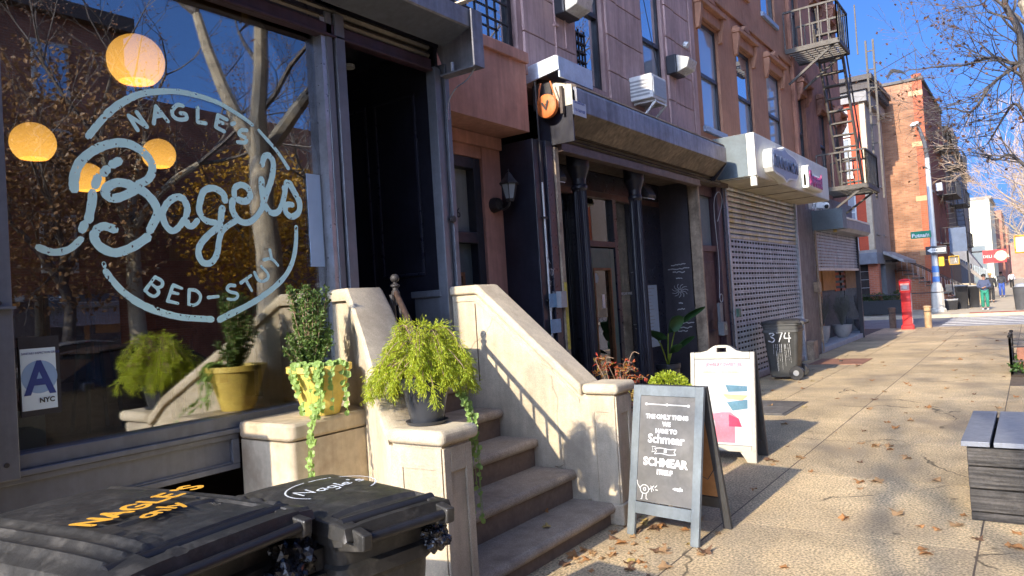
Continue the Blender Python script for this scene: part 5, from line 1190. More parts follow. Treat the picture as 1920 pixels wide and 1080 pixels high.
# left bin
HA = 1.085
bA = thing('wheelie_bin', 'large dusty black wheelie bin with yellow painted NAGLES ONLY on its lid', 'bin', (0, 0, 0))
DA, WA = .90, .62
bin_body(bA, DA, WA, HA)
MB().grid(lid_surface(DA, WA, HA, .045, featA), 110, 90).build('bin_lid', black_pl, bA, True, norm=False)
bar_handle(bA, DA, WA, HA, .12)
Ul, Vl = Vector((0, 1, 0)), Vector((-1, 0, .0))
write(None, "NAGLE'S", .082, .019, (.16, -.14, HA + .052), Vector((-.16, .987, 0)), Vector((-.987, -.16, 0)), jit=.12, wob=.015, parts=(paint_ye, bA))
write(None, "only", .078, .014, (.25, -.03, HA + .050), Vector((-.16, .987, 0)), Vector((-.987, -.16, 0)), jit=.12, wob=.015, parts=(paint_ye, bA))
em = MB()
for i in range(7):
    for k in range(40):
        if random.random() < .2: continue
        y = -.05 + k * .0068; em.box(.175 + i * .014, .175 + i * .014 + random.uniform(.004, .008), y, y + .0035, HA + .026, HA + .0293)
em.build('moulded_text', M('worn_embossing', (.07, .068, .062), .6, .4, 60), bA)
bA.location = (-2.42, 1.13, 0); bA.rotation_euler = (0, 0, rad(7))
# right bin
HB = 1.03
bB = thing('wheelie_bin', 'smaller black wheelie bin with pale blue circled Nagles script on its lid', 'bin', (0, 0, 0))
DB, WB = .66, .39
bin_body(bB, DB, WB, HB)
MB().grid(lid_surface(DB, WB, HB, .035, featB), 90, 60).build('bin_lid', black_pl, bB, True, norm=False)
bar_handle(bB, DB, WB, HB, .10)
sb = MB(); rbx = [[(x, y, z) for x, y in rrect(-.02, .22, -WB / 2 - .1, -WB / 2 + .03, .03, 5)] for z in (HB - .16, HB - .1)]
MB().loft([[(x, y, z) for x, y in rrect(-.05, .24, -WB / 2 - .09, -WB / 2 + .02, .035, 5)] for z in (HB - .15, HB - .145, HB - .09, HB - .08)]).build('grip_flange', black_pl, bB, True)
MB().loft([[(x, y, z) for x, y in rrect(-.05, .26, -WB / 2 - .07, -WB / 2 + .02, .035, 5)] for z in (HB - .22, HB - .21, HB - .165, HB - .155)]).build('grip_flange', black_pl, bB, True)
mb = MB(); cL = (-.02, 0, HB + .0362); RL = .158
def arc(a0, a1, n=14, r=RL): return [(r * 1.05 * math.cos(rad(a0 + (a1 - a0) * k / n)), r * .95 * math.sin(rad(a0 + (a1 - a0) * k / n))) for k in range(n + 1)]
Um = Vector((0, 1, 0)); Vm = Vector((-1, 0, 0))
stroke(mb, arc(215, 100), .006, cL, Um, Vm); stroke(mb, arc(92, 62), .006, cL, Um, Vm); stroke(mb, arc(50, -58), .006, cL, Um, Vm); mb.build('painted_ring', paint_wh, bB, norm=False)
write(None, "Nagle's", .07, .008, Vector(cL) + Vector((.02, -.125, .0)), Um, Vm, jit=.15, parts=(paint_wh, bB))
textmesh('ROYAL CARTING', .03, M('worn_embossing2', (.045, .045, .055), .5), bB, (.275, 0, HB + .01), (0, 1, 0), (-1, 0, 0), .001, 'moulded_text', sx=1.05)
bB.location = (-2.13, 1.80, 0); bB.rotation_euler = (0, 0, rad(-9))
# bin liners poking out
def crumple(name, label, c, r, seed, sc=(1, 1, 1)):
    mb = MB(); bm = bmesh.new(); bmesh.ops.create_icosphere(bm, subdivisions=4, radius=1)
    vs = [v.co.copy() for v in bm.verts]; fs = [[v.index for v in f.verts] for f in bm.faces]; bm.free()
    out = []
    for v in vs:
        n1 = noise.noise(v * 2.2 + Vector((seed, 0, 0))); n2 = abs(noise.noise(Vector((v.x * 5, v.y * 5, v.z * 2.2)) + Vector((0, seed, 0)))); n3 = abs(noise.noise(v * 9))
        k = r * (1 + .35 * n1 - .42 * n2 - .1 * n3); out.append(Vector(c) + Vector((v.x * sc[0], v.y * sc[1], v.z * sc[2])) * k)
    mb.add(out, fs); o = mb.build(name, bagm); tag(o, label, 'bin bag'); return o
crumple('bin_bag', 'crumpled black bag bulging between the two bins', (-2.03, 1.5, .93), .12, 3, (1.0, .8, 1.0))
crumple('bin_bag', 'twisted black bag knot hanging at the near corner of the yellow lettered bin', (-1.93, 1.42, .86), .085, 9)
crumple('bin_bag', 'black bag knot sticking out below the far handle end of the circled bin', (-1.77, 1.93, .90), .055, 5, (1, 1, 1.0))
# numbered bin
bC = thing('wheelie_bin', 'grey black wheelie bin marked 374 in white paint by the tall shutter', 'bin', (0, 0, 0))
gbin = M('sun_bleached_bin', (.05, .052, .052), .5, .2, 6, .15, 90, stain=.3, stcol=(.09, .09, .085))
DC, WC, HC = .62, .6, 1.06
bin_body(bC, DC, WC, HC, gbin)
MB().grid(lid_surface(DC, WC, HC, .04, lambda u, v: 0), 24, 20).build('bin_lid', black_pl, bC, True, norm=False)
bar_handle(bC, DC, WC, HC, .08)
mb = MB(); write(mb, '374', .17, .02, (-.2, -.318, .70), Vector((1, 0, 0)), Vector((0, .09, 1)).normalized(), jit=.2)
for i in range(9):
    x = -.12 + i * .035 + random.uniform(-.01, .01); stroke(mb, [(x, 0), (x + random.uniform(-.01, .02), -random.uniform(.2, .55))], .006, (0, -.303, .66), Vector((1, 0, 0)), Vector((0, -.07, 1)).normalized(), w1=.003, th=.006)
mb.build('painted_number', paint_mat('thin_white_wash', (.55, .57, .58), .55, 40), bC, norm=False)
bC.location = (-3.80, 13.9, 0); bC.rotation_euler = (0, 0, rad(4))

# ---------------------------------------------------------------- A-frame signs
def local_box(mb, x0, x1, z0, z1, t0, t1, tilt, side=1):
    """panel board: x across, z up along the board, t thickness; leans about its top edge"""
    return mb
AF = thing('chalkboard_sign', 'grey wooden A-frame chalkboard about schmear standing by the steps', 'sandwich board', (0, 0, 0))
agrey = M('weathered_grey_frame', (.175, .205, .22), .65, .15, 6, .15, 70, streak=.15, stain=.3, stcol=(.16, .18, .2))
board = M('grey_chalkboard', (.13, .127, .12), .7, .18, 3, .08, 60, stain=.6, stcol=(.2, .195, .185), stscale=5)
ply2 = M('hardboard_back', (.32, .16, .06), .75, .2, 4, .15)
HT = 1.04; AN = math.atan2(.21, HT - .03); WF = .57
def leaf_frame(root, sgn, frame_m, board_m, back_m, legs=.16):
    """one leaf of the A-frame in local coordinates, leaning, apex at z=HT"""
    rt = Matrix.Translation((0, sgn * .018, HT)) @ Matrix.Rotation(sgn * AN, 4, 'X')
    L_ = HT / math.cos(AN); w2 = WF / 2; s = -1 if sgn < 0 else 1
    def B(x0, x1, z0, z1, y0=-.014, y1=.014, nm='frame_rail', mt=frame_m, bv=.003): return MB().box(x0, x1, y0, y1, z0, z1).xf(rt).build(nm, mt, root, bevel=bv)
    B(-w2, -w2 + .062, -L_, 0); B(w2 - .062, w2, -L_, 0); B(-w2 + .062, w2 - .062, -.075, 0); B(-w2 + .062, w2 - .062, -L_ + .155, -L_ + .235)
    return rt, B
rtF, BF = leaf_frame(AF, -1, agrey, board, ply2)       # front leaf leans to -Y at the foot
BF(-WF / 2 + .062, WF / 2 - .062, -.82, -.075, -.006, .004, 'chalkboard', board, 0)
bl_ = BF(-WF / 2 + .062, WF / 2 - .062, -.82, -.075, .006, .01, 'board_back', ply2, 0)
rtB, BB = leaf_frame(AF, 1, M('dark_back_frame', (.05, .05, .05), .6, .2, 5, .1), board, ply2)
BB(-WF / 2 + .062, WF / 2 - .062, -.82, -.075, .0, .006, 'chalkboard', board, 0); BB(-WF / 2 + .062, WF / 2 - .062, -.82, -.075, -.012, -.004, 'board_back', ply2, 0)
UF = rtF.to_3x3() @ Vector((1, 0, 0)); VF = rtF.to_3x3() @ Vector((0, 0, 1)); NF = rtF.to_3x3() @ Vector((0, -1, 0))
def pf(x, z, t=.0075): return rtF @ Vector((x, -t, z))
mb = MB(); stroke(mb, [(-.17, 0), (.17, 0)], .006, pf(0, -.135), UF, VF, False)
for x in (-.17, 0, .17): stroke(mb, [(x - .004, 0), (x + .004, 0)], .018, pf(0, -.135), UF, VF, False)
mb.build('chalk_line', chalkb, AF, norm=False)
for s_, z, sz, bo, sx in (('THE ONLY THING', -.235, .042, .0022, 1), ('WE', -.285, .042, .0022, 1), ('HAVE TO', -.335, .042, .0022, 1), ('Schmear', -.405, .085, .0022, 1), ('is', -.468, .036, .002, 1), ('SCHMEAR', -.565, .078, .003, 1.02), ('ITSELF', -.62, .045, .003, 1), ('-nagle', -.715, .032, .002, 1)):
    textmesh(s_, sz, chalkb, AF, pf(.11 if s_ == '-nagle' else .0, z), UF, VF, .0006, 'chalk_text', bold=bo, sx=sx)
mb = MB()
stroke(mb, [(-.085, .0), (-.03, .006), (.03, .0), (.085, .006)], .005, pf(0, -.482), UF, VF); stroke(mb, [(-.085, .038), (-.03, .044), (.03, .038), (.085, .044)], .005, pf(0, -.482), UF, VF)
stroke(mb, [(-.085, .0), (-.07, .02), (-.085, .038)], .005, pf(0, -.482), UF, VF, False); stroke(mb, [(.085, .006), (.072, .022), (.085, .044)], .005, pf(0, -.482), UF, VF, False)
stroke(mb, [(-.085, .018), (-.11, .01), (-.1, .03), (-.11, .05), (-.08, .05)], .004, pf(0, -.482), UF, VF, False)
# little bagel man doodle
stroke(mb, [(.035 * math.cos(t * .5), .03 * math.sin(t * .5)) for t in range(14)], .005, pf(-.155, -.735), UF, VF); stroke(mb, [(.01 * math.cos(t), .01 * math.sin(t)) for t in range(8)], .005, pf(-.155, -.735), UF, VF)
for P in ([(-.035, .0), (-.06, .03), (-.065, .055)], [(.035, 0), (.06, .018), (.075, .03)], [(.06, -.012), (.05, .03), (.075, .0)], [(-.015, -.03), (-.02, -.07), (-.028, -.07)], [(.015, -.03), (.016, -.065), (.028, -.068)], [(.085, .02), (.1, .035)], [(.09, .005), (.108, .005)]): stroke(mb, P, .005, pf(-.155, -.735), UF, VF, False)
mb.build('chalk_doodle', chalkb, AF, norm=False)
ch_ = MB(); ch_.tube([(.25, -.1, .45), (.25, 0, .40), (.25, .1, .45)], .003, 5); ch_.build('spreader_chain', iron, AF)
AF.location = (-2.165, 4.93, 0); AF.rotation_euler = (0, 0, rad(-8))

WS = thing('poster_sign', 'cream plastic A-frame with a washed out jewellery poster on the sidewalk', 'sandwich board', (0, 0, 0))
crm = M('cream_plastic', (.43, .41, .34), .5, .08, 4, .08, 60, stain=.3, stcol=(.34, .32, .27))
HT = 1.07; WF = .66; AN = math.atan2(.17, HT)
def plas(sgn, mt):
    rt = Matrix.Translation((0, sgn * .023, HT)) @ Matrix.Rotation(sgn * AN, 4, 'X'); w2 = WF / 2; L_ = HT / math.cos(AN)
    def B(x0, x1, z0, z1, y0=-.02, y1=.02, nm='frame_rail', m_=mt, bv=.008): return MB().box(x0, x1, y0, y1, z0, z1).xf(rt).build(nm, m_, WS, bevel=bv)
    B(-w2, -w2 + .045, -L_ + .1, -.0); B(w2 - .045, w2, -L_ + .1, -.0); B(-w2 + .045, w2 - .045, -.07, 0); B(-w2 + .045, w2 - .045, -L_ + .1, -L_ + .16)
    for s in (-1, 1):
        MB().prism([(s * w2, -L_ + .13), (s * (w2 - .16), -L_ + .1), (s * (w2 - .11), -L_ + .035), (s * (w2 - .09), -L_), (s * w2, -L_)], 'y', -.02, .02).xf(rt).build('foot', mt, WS, bevel=.006)
    # handle hump with slot
    hp_pts = [(-.22, 0), (-.15, .015), (-.09, .055), (-.055, .07), (.055, .07), (.09, .055), (.15, .015), (.22, 0)]
    h = MB(); h.prism([(-.22, -.001), (-.15, .015), (-.09, .055), (-.055, .07), (-.05, .045), (-.05, -.001)], 'y', -.018, .018); h.prism([(.22, -.001), (.15, .015), (.09, .055), (.055, .07), (.05, .045), (.05, -.001)], 'y', -.018, .018)
    h.box(-.05, .05, -.017, .017, .045, .07); h.xf(rt); h.build('handle', mt, WS)
    return rt, B
rtW, BW = plas(-1, crm); BW(-WF / 2 + .045, WF / 2 - .045, -.92, -.07, -.002, .004, 'poster', M('glossy_white_poster', (.52, .53, .53), .16, .05, 2, .02, 5, spec=.7, coat=.3), 0)
rtW2, BW2 = plas(1, M('dark_plastic_back', (.05, .05, .05), .5)); BW2(-WF / 2 + .045, WF / 2 - .045, -.92, -.07, -.002, .004, 'back_panel', MATS['dark_plastic_back'], 0)
UW = rtW.to_3x3() @ Vector((1, 0, 0)); VW = rtW.to_3x3() @ Vector((0, 0, 1))
def pw(x, z, t=.0035): return rtW @ Vector((x, -t, z))
def patch(pts, mt, nm, t=.0032):
    mb = MB(); mb.add([pw(x, z, t) for x, z in pts], [list(range(len(pts)))]); return mb.build(nm, mt, WS, norm=False)
pal = lambda n_, c: M(n_, c, .2, .15, 8, .0, coat=.3)
BWf = MB()
for (x0, x1, z0, z1) in ((-.29, -.284, -.925, -.065), (.284, .29, -.925, -.065), (-.284, .284, -.071, -.065), (-.284, .284, -.925, -.919)): BWf.box(x0, x1, -.006, -.0025, z0, z1)
BWf.xf(rtW).build('poster_gasket', frame_dk, WS)
textmesh('JEWELRY SWEET JEL', .042, pal('faded_rose_print', (.4, .22, .26)), WS, pw(.02, -.14), UW, VW, .0003, 'poster_text', bold=.002)
textmesh('Sterling Silver Rings Necklaces', .026, pal('faded_aqua_print', (.28, .48, .5)), WS, pw(.0, -.17), UW, VW, .0003, 'poster_text')
patch([(-.2, -.19), (-.06, -.19), (-.06, -.215), (-.2, -.215)], pal('faded_peach_print', (.75, .48, .32)), 'poster_bar'); patch([(-.01, -.19), (.18, -.19), (.18, -.215), (-.01, -.215)], MATS['faded_peach_print'], 'poster_bar')
for i in range(5): patch([(-.22, -.25 - i * .02), (.2, -.25 - i * .02), (.2, -.253 - i * .02), (-.22, -.253 - i * .02)], MATS['faded_aqua_print'], 'poster_line')
tp = pal('faded_teal_photo', (.10, .2, .26)); patch([(.03, -.33), (.25, -.34), (.25, -.39), (.06, -.40)], tp, 'poster_photo'); patch([(.0, -.42), (.26, -.43), (.2, -.48), (.05, -.47)], pal('faded_orange_photo', (.75, .42, .22)), 'poster_photo'); patch([(.04, -.5), (.25, -.47), (.25, -.56), (.1, -.585)], tp, 'poster_photo')
pk = pal('faded_pink_print', (.6, .06, .12)); pk2 = pal('faded_pale_pink_print', (.66, .2, .26)); patch([(-.12, -.62), (0, -.6), (.08, -.6), (.16, -.66), (.19, -.74), (.12, -.74), (.12, -.90), (-.08, -.90), (-.08, -.7)], pk2, 'poster_figure'); patch([(.06, -.62), (.16, -.66), (.19, -.74), (.06, -.74)], pk, 'poster_figure', .0036)
textmesh('374 Tompkins', .022, pal('print_grey', (.3, .35, .5)), WS, pw(.21, -.8), UW, VW, .0003, 'poster_text'); textmesh('Brooklyn NY', .022, MATS['print_grey'], WS, pw(.21, -.84), UW, VW, .0003, 'poster_text')
WS.location = (-2.62, 7.33, 0); WS.rotation_euler = (0, 0, rad(1))

# ---------------------------------------------------------------- wooden planter bench
PX0, PX1, PY0, PY1 = -.45, 1.15, 5.96, 7.25
P_ = thing('planter_bench', 'charcoal stained timber planter bench at the kerb with grey lid boards', 'bench', ((PX0 + PX1) / 2, 6.6, 0))
char = M('charred_timber', (.055, .05, .045), .75, .3, 7, .9, 60, hstreak=.75, rnd=.3, stain=.5, stcol=(.015, .014, .014), stscale=5, bdist=.008)
topb = M('blue_grey_boards', (.19, .205, .235), .55, .15, 6, .25, 60, rnd=.08, stain=.3, stcol=(.14, .15, .18), stscale=6)
rowsz = [(0.0, .055), (.065, .215), (.225, .37), (.38, .50)]
for a, b in rowsz:
    MB().box(PX0, PX1, PY0 - random.uniform(0, .006), PY0 + .035, a, b).build('side_board', char, P_, bevel=.006)
    MB().box(PX0 - .002, PX0 + .035, PY0 + .04, PY1, a, b).build('side_board', char, P_, bevel=.006)
    MB().box(PX0, PX1, PY1, PY1 + .035, a, b).build('side_board', char, P_, bevel=.006)
x = PX0 - .03
for wd in (.17, .18, .17, .18):
    MB().box(x, x + wd, PY0 - .03, PY1 + .04, .515, .55).build('lid_board', topb, P_, bevel=.004); x += wd + .022
MB().box(PX0 + .05, PX1 - .05, PY0 + .05, PY1 - .02, .0, .42).build('inner_box', dark_in, P_)

# tree pit with low fence and ground ivy
pit = thing('tree_pit', 'low iron fenced tree pit with green ground cover beyond the bench', 'tree pit', (.5, 15, 0))
MB().box(-.38, 1.4, 14.35, 15.75, -.06, .03).build('soil_bed', MATS['potting_soil'], pit)
for (a, b) in (((-.37, 14.4, 0), (-.37, 15.7, 0)), ((-.37, 14.4, 0), (1.35, 14.4, 0)), ((-.37, 15.7, 0), (1.35, 15.7, 0))):
    for z in (.25, .48): MB().beam(Vector(a) + Vector((0, 0, z)), Vector(b) + Vector((0, 0, z)), .02).build('rail', iron, pit)
    n = 2
    for k in range(n + 1):
        q = Vector(a).lerp(Vector(b), k / n); MB().beam(q, q + Vector((0, 0, .62)), .035).build('post', iron, pit); MB().ball(q + Vector((0, 0, .65)), .03, 6).build('post_finial', iron, pit, True)
MB().box(-.3, -.1, 15.2, 15.5, 0, .4).build('brick_edging', M('pit_brick', (.3, .13, .08), .8, .2, 9, .4), pit)
iv = MB()
for i in range(900):
    p = Vector((random.uniform(-.4, 1.3), random.uniform(14.3, 15.7), random.uniform(.03, .22))); leafq(iv, p, rdir(.3), rdir(.6), random.uniform(.05, .09), random.uniform(.03, .05))
o = iv.build('ground_cover', leaf_mat('ivy_green', (.08, .17, .03), (.04, .09, .02)), None, norm=False); o['kind'] = 'stuff'; o['label'] = 'low green ivy filling the fenced tree pit'; o['category'] = 'ground cover'
# ---------------------------------------------------------------- corner furniture
cb = thing('fire_call_box', 'red fire alarm call box standing at the corner', 'call box', (-3.5, 27.75, 0))
redp = M('call_box_red', (.62, .02, .02), .4, .1, 4, .06, coat=.3); c = Vector((-3.5, 27.75, 0))
MB().loft([[c + Vector((x, y, z)) for x, y in rrect(-s, s, -s * .8, s * .8, .03, 3)] for z, s in ((0, .19), (.12, .19), (.16, .15), (1.25, .145), (1.27, .17), (1.58, .175))]).build('call_box_body', redp, cb, True)
MB().loft([[c + Vector((x, y, z)) for x, y in rrect(-s, s, -s * .8, s * .8, .03, 3)] for z, s in ((1.58, .19), (1.62, .19), (1.67, .12), (1.69, .03))]).build('call_box_cap', redp, cb, True)
for i in range(6): MB().box(c.x - .15, c.x + .15, c.y - .135, c.y - .118, .25 + i * .17, .25 + i * .17 + .02).build('body_rib', redp, cb)
MB().box(c.x - .13, c.x + .13, c.y - .155, c.y - .145, 1.3, 1.53).build('call_panel', M('call_panel_pink', (.6, .35, .33), .5), cb)
MB().box(c.x - .07, c.x + .07, c.y - .165, c.y - .155, 1.35, 1.46).build('call_button_plate', whitep, cb)
MB().box(c.x + .146, c.x + .156, c.y - .1, c.y + .1, .2, 1.2).build('side_strip', M('call_box_pale_edge', (.6, .4, .4), .5), cb)
for (x, y, h_, mt, lab) in ((-4.05, 28.4, .72, M('rusty_bollard', (.2, .13, .09), .7, .3, 12, .3, stain=.5), 'dark rusty steel bollard left of the red call box'), (-2.95, 28.2, .74, M('tan_bollard', (.45, .3, .16), .7, .3, 12, .3, stain=.5), 'tan worn bollard right of the red call box')):
    b = MB().lathe([(.11, 0), (.11, h_ - .06), (.125, h_ - .05), (.125, h_ - .015), (.09, h_), (.001, h_ + .01)], (x, y, 0), 18).build('bollard', mt, None, True); tag(b, lab, 'bollard')
    MB().lathe([(.113, h_ - .2), (.113, h_ - .17)], (x, y, 0), 18, cap=False).build('bollard_band', iron, b)
# lamp post with signs
LX, LY = -3.75, 40.3
lp = thing('street_lamp', 'tall silver street lamp with white base on the far corner', 'street lamp', (LX, LY, 0))
lampm = M('lamp_silver', (.5, .52, .52), .5, .1, 3, .06, metal=.2)
MB().lathe([(.34, 0), (.34, .12), (.28, .2), (.26, 1.1), (.2, 1.35), (.14, 1.4)], (LX, LY, 0), 8).build('lamp_base', M('lamp_base_white', (.66, .62, .52), .6, .15, 4, .2, stain=.3), lp)
MB().lathe([(.15, 1.4), (.105, 7.4)], (LX, LY, 0), 8).build('lamp_pole', lampm, lp, True)
MB().tube(smooth_path([(LX, LY, 7.4), (LX - .06, LY, 8.1), (LX - .22, LY, 8.8), (LX - .36, LY, 9.1)], 6), [.1 - .002 * k for k in range(19)], 8).build('lamp_arm', M('lamp_dark_top', (.08, .08, .085), .5), lp, True)
MB().prism([(LX - .62, 9.05), (LX - .55, 9.0), (LX - .2, 9.03), (LX - .12, 9.12), (LX - .3, 9.2), (LX - .5, 9.17)], 'y', LY - .16, LY + .16).build('lamp_head', lampm, lp, bevel=.02)
MB().lathe([(.158, 1.9), (.15, 2.2)], (LX, LY, 0), 8, cap=False).build('pole_sticker', M('blue_band', (.08, .2, .5), .5), lp)
MB().lathe([(.162, 1.45), (.158, 1.7)], (LX, LY, 0), 8, cap=False).build('pole_sticker', MATS['blue_band'], lp)
def flat_sign(name, label, cat, px0, py0, px1, py1, Y, mt, tilt=0):
    a, b = at(px0, py0, 1, Y), at(px1, py1, 1, Y); t = thing(name, label, cat, ((a.x + b.x) / 2, Y, (a.z + b.z) / 2)); return a, b, t
a, b, t = flat_sign('street_sign', 'green Putnam Av street name sign on the lamp post', 'street sign', 1707, 436, 1746, 445, LY - .2, None)
grn = M('sign_green', (.0, .22, .11), .45, .05)
MB().box(a.x, b.x, LY - .21, LY - .2, b.z, a.z + .02).build('sign_plate', grn, t, bevel=.003)
textmesh('Putnam', .26, signw2, t, (a.x + .42, LY - .215, b.z + .06), (1, 0, 0), (0, 0, 1), .001, 'sign_text', bold=.006, sx=.95); textmesh('Av', .15, signw2, t, (b.x - .16, LY - .215, b.z + .12), (1, 0, 0), (0, 0, 1), .001, 'sign_text', bold=.004)
a, b, t = flat_sign('one_way_sign', 'black and white one way arrow sign pointing left on the lamp post', 'traffic sign', 1735, 463, 1776, 475, LY - .25, None)
MB().box(a.x, b.x, LY - .26, LY - .25, b.z, a.z).build('sign_plate', frame_dk, t)
zc = (a.z + b.z) / 2
MB().prism([(a.x + .06, zc), (a.x + .26, zc + .13), (a.x + .26, zc + .09), (b.x - .05, zc + .09), (b.x - .05, zc - .09), (a.x + .26, zc - .09), (a.x + .26, zc - .13)], 'y', LY - .268, LY - .261).build('arrow', signw2, t)
textmesh('ONE WAY', .13, frame_dk, t, ((a.x + b.x) / 2 + .12, LY - .27, zc - .045), (1, 0, 0), (0, 0, 1), .001, 'sign_text', bold=.004)
yel = M('signal_yellow', (.75, .42, .01), .45, .06)
def ped(label, c, s=1.0, lit=None):
    t = thing('pedestrian_signal', label, 'traffic signal', c); c = Vector(c)
    MB().box(c.x - .2 * s, c.x + .2 * s, c.y, c.y + .2, c.z - .2 * s, c.z + .2 * s).build('signal_housing', yel, t, bevel=.02)
    MB().box(c.x - .17 * s, c.x + .17 * s, c.y - .012, c.y - .002, c.z - .17 * s, c.z + .17 * s).build('signal_face', lit or M('unlit_signal_face', (.2, .17, .13), .3, .3, 12), t)
    h = MB(); h.box(c.x - .2 * s, c.x + .2 * s, c.y - .12, c.y - .002, c.z + .18 * s, c.z + .2 * s); h.box(c.x - .2 * s, c.x - .18 * s, c.y - .1, c.y - .002, c.z - .1 * s, c.z + .18 * s); h.box(c.x + .18 * s, c.x + .2 * s, c.y - .1, c.y - .002, c.z - .1 * s, c.z + .18 * s); h.build('signal_visor', yel, t)
    return t
c = at(1789, 488, 1, LY - .1); t = ped('yellow pedestrian signal facing the camera on the far lamp post', c, 1.05)
m1 = MB(); m1.tube([(c.x + .02, c.y - .014, c.z - .1), (c.x + .06, c.y - .014, c.z), (c.x + .1, c.y - .014, c.z - .1)], .014, 5); m1.tube([(c.x + .06, c.y - .014, c.z), (c.x + .06, c.y - .014, c.z + .1)], .016, 5); m1.build('walking_man', whitep, t)
c = at(1770, 490, 1, LY + .1); MBs = MB(); MBs.box(c.x - .2, c.x + .02, c.y - .2, c.y + .2, c.z - .22, c.z + .22)
tag(MBs.build('pedestrian_signal', yel, None, bevel=.02), 'yellow pedestrian signal seen side on beside the lamp post', 'traffic signal')
tag(MB().box(0, 0, 0, 0, 0, 0).build('x', yel) if 0 else MB().tube([(LX, LY, 2.5), (LX + .7, LY, 2.45)], .03, 6).build('signal_arm', iron, lp), '', '') if 0 else MB().tube([(LX, LY, 2.5), (LX + .6, LY, 2.45)], .03, 6).build('signal_arm', iron, lp)
litm = emis('lit_walk_sign', (.9, .55, .45), .6, (.5, .4, .3))
c = at(1922, 457, 1, 24.0); ped('large yellow pedestrian signal at the right edge of the street', (c.x, 24, c.z), 1.2, litm)
# signal pole at near corner (its mirror image shows in the shop window)
tp_ = thing('traffic_signal', 'near corner signal pole with yellow traffic light heads', 'traffic signal', (1.2, 22.2, 0))
MB().lathe([(.12, 0), (.1, .6), (.07, .8), (.06, 7.2)], (1.2, 22.2, 0), 12).build('signal_pole', lampm, tp_, True)
for k, (x, y) in enumerate(((.98, 22.2), (1.2, 21.95))):
    MB().box(x - .16, x + .16, y - .14, y + .14, 4.6, 5.6).build('signal_head', yel, tp_, bevel=.03)
    for j in range(3): MB().lathe([(.1, 0), (.1, .12)], n=12, cap=False).xf(Matrix.Translation((x, y - .13, 4.8 + .3 * j)) @ Matrix.Rotation(rad(90), 4, 'X')).build('lens_visor', yel, tp_)
MB().tube([(1.2, 22.2, 2.6), (c.x, 24.1, c.z)], .04, 6).build('signal_arm', iron, tp_)
MB().box(1.0, 1.4, 22.1, 22.12, 2.2, 2.8).build('pole_sign', grn, tp_); MB().box(1.02, 1.38, 22.08, 22.1, 1.7, 2.1).build('pole_sign', redp, tp_); MB().box(.75, 1.2, 22.1, 22.12, 3.4, 3.6).build('pole_sign', signw2, tp_)
# litter bin on the far pavement
lb = MB().lathe([(.28, 0), (.34, .95), (.36, 1.0), (.3, 1.02)], (-.42, 39.5, 0), 20).build('litter_bin', M('grey_litter_bin', (.07, .07, .07), .6, .15), None, True); tag(lb, 'grey round litter bin at the far corner on the right edge', 'litter bin')
MB().lathe([(.3, 1.02), (.2, 1.15), (.001, 1.18)], (-.42, 39.5, 0), 20).build('bin_lid', greyp, lb, True)

# ---------------------------------------------------------------- people
def skin(name, mat, P, E_, Rr, parent, loc, rotz=0, sub=2, sc=1):
    me = bpy.data.meshes.new(name); me.from_pydata(P, E_, []); o = bpy.data.objects.new(name, me); col.objects.link(o)
    sm = o.modifiers.new('s', 'SKIN'); sm.use_smooth_shade = True
    for i, v in enumerate(me.skin_vertices[0].data): v.radius = Rr[i] if isinstance(Rr[i], tuple) else (Rr[i], Rr[i])
    me.skin_vertices[0].data[0].use_root = True
    ss = o.modifiers.new('ss', 'SUBSURF'); ss.levels = ss.render_levels = sub
    dg = bpy.context.evaluated_depsgraph_get(); m2 = bpy.data.meshes.new_from_object(o.evaluated_get(dg)); bpy.data.objects.remove(o)
    m2.name = name; m2.materials.clear(); m2.materials.append(mat)
    for p in m2.polygons: p.use_smooth = True
    ob = bpy.data.objects.new(name, m2); col.objects.link(ob); ob.parent = parent; W[ob] = Vector(); return ob
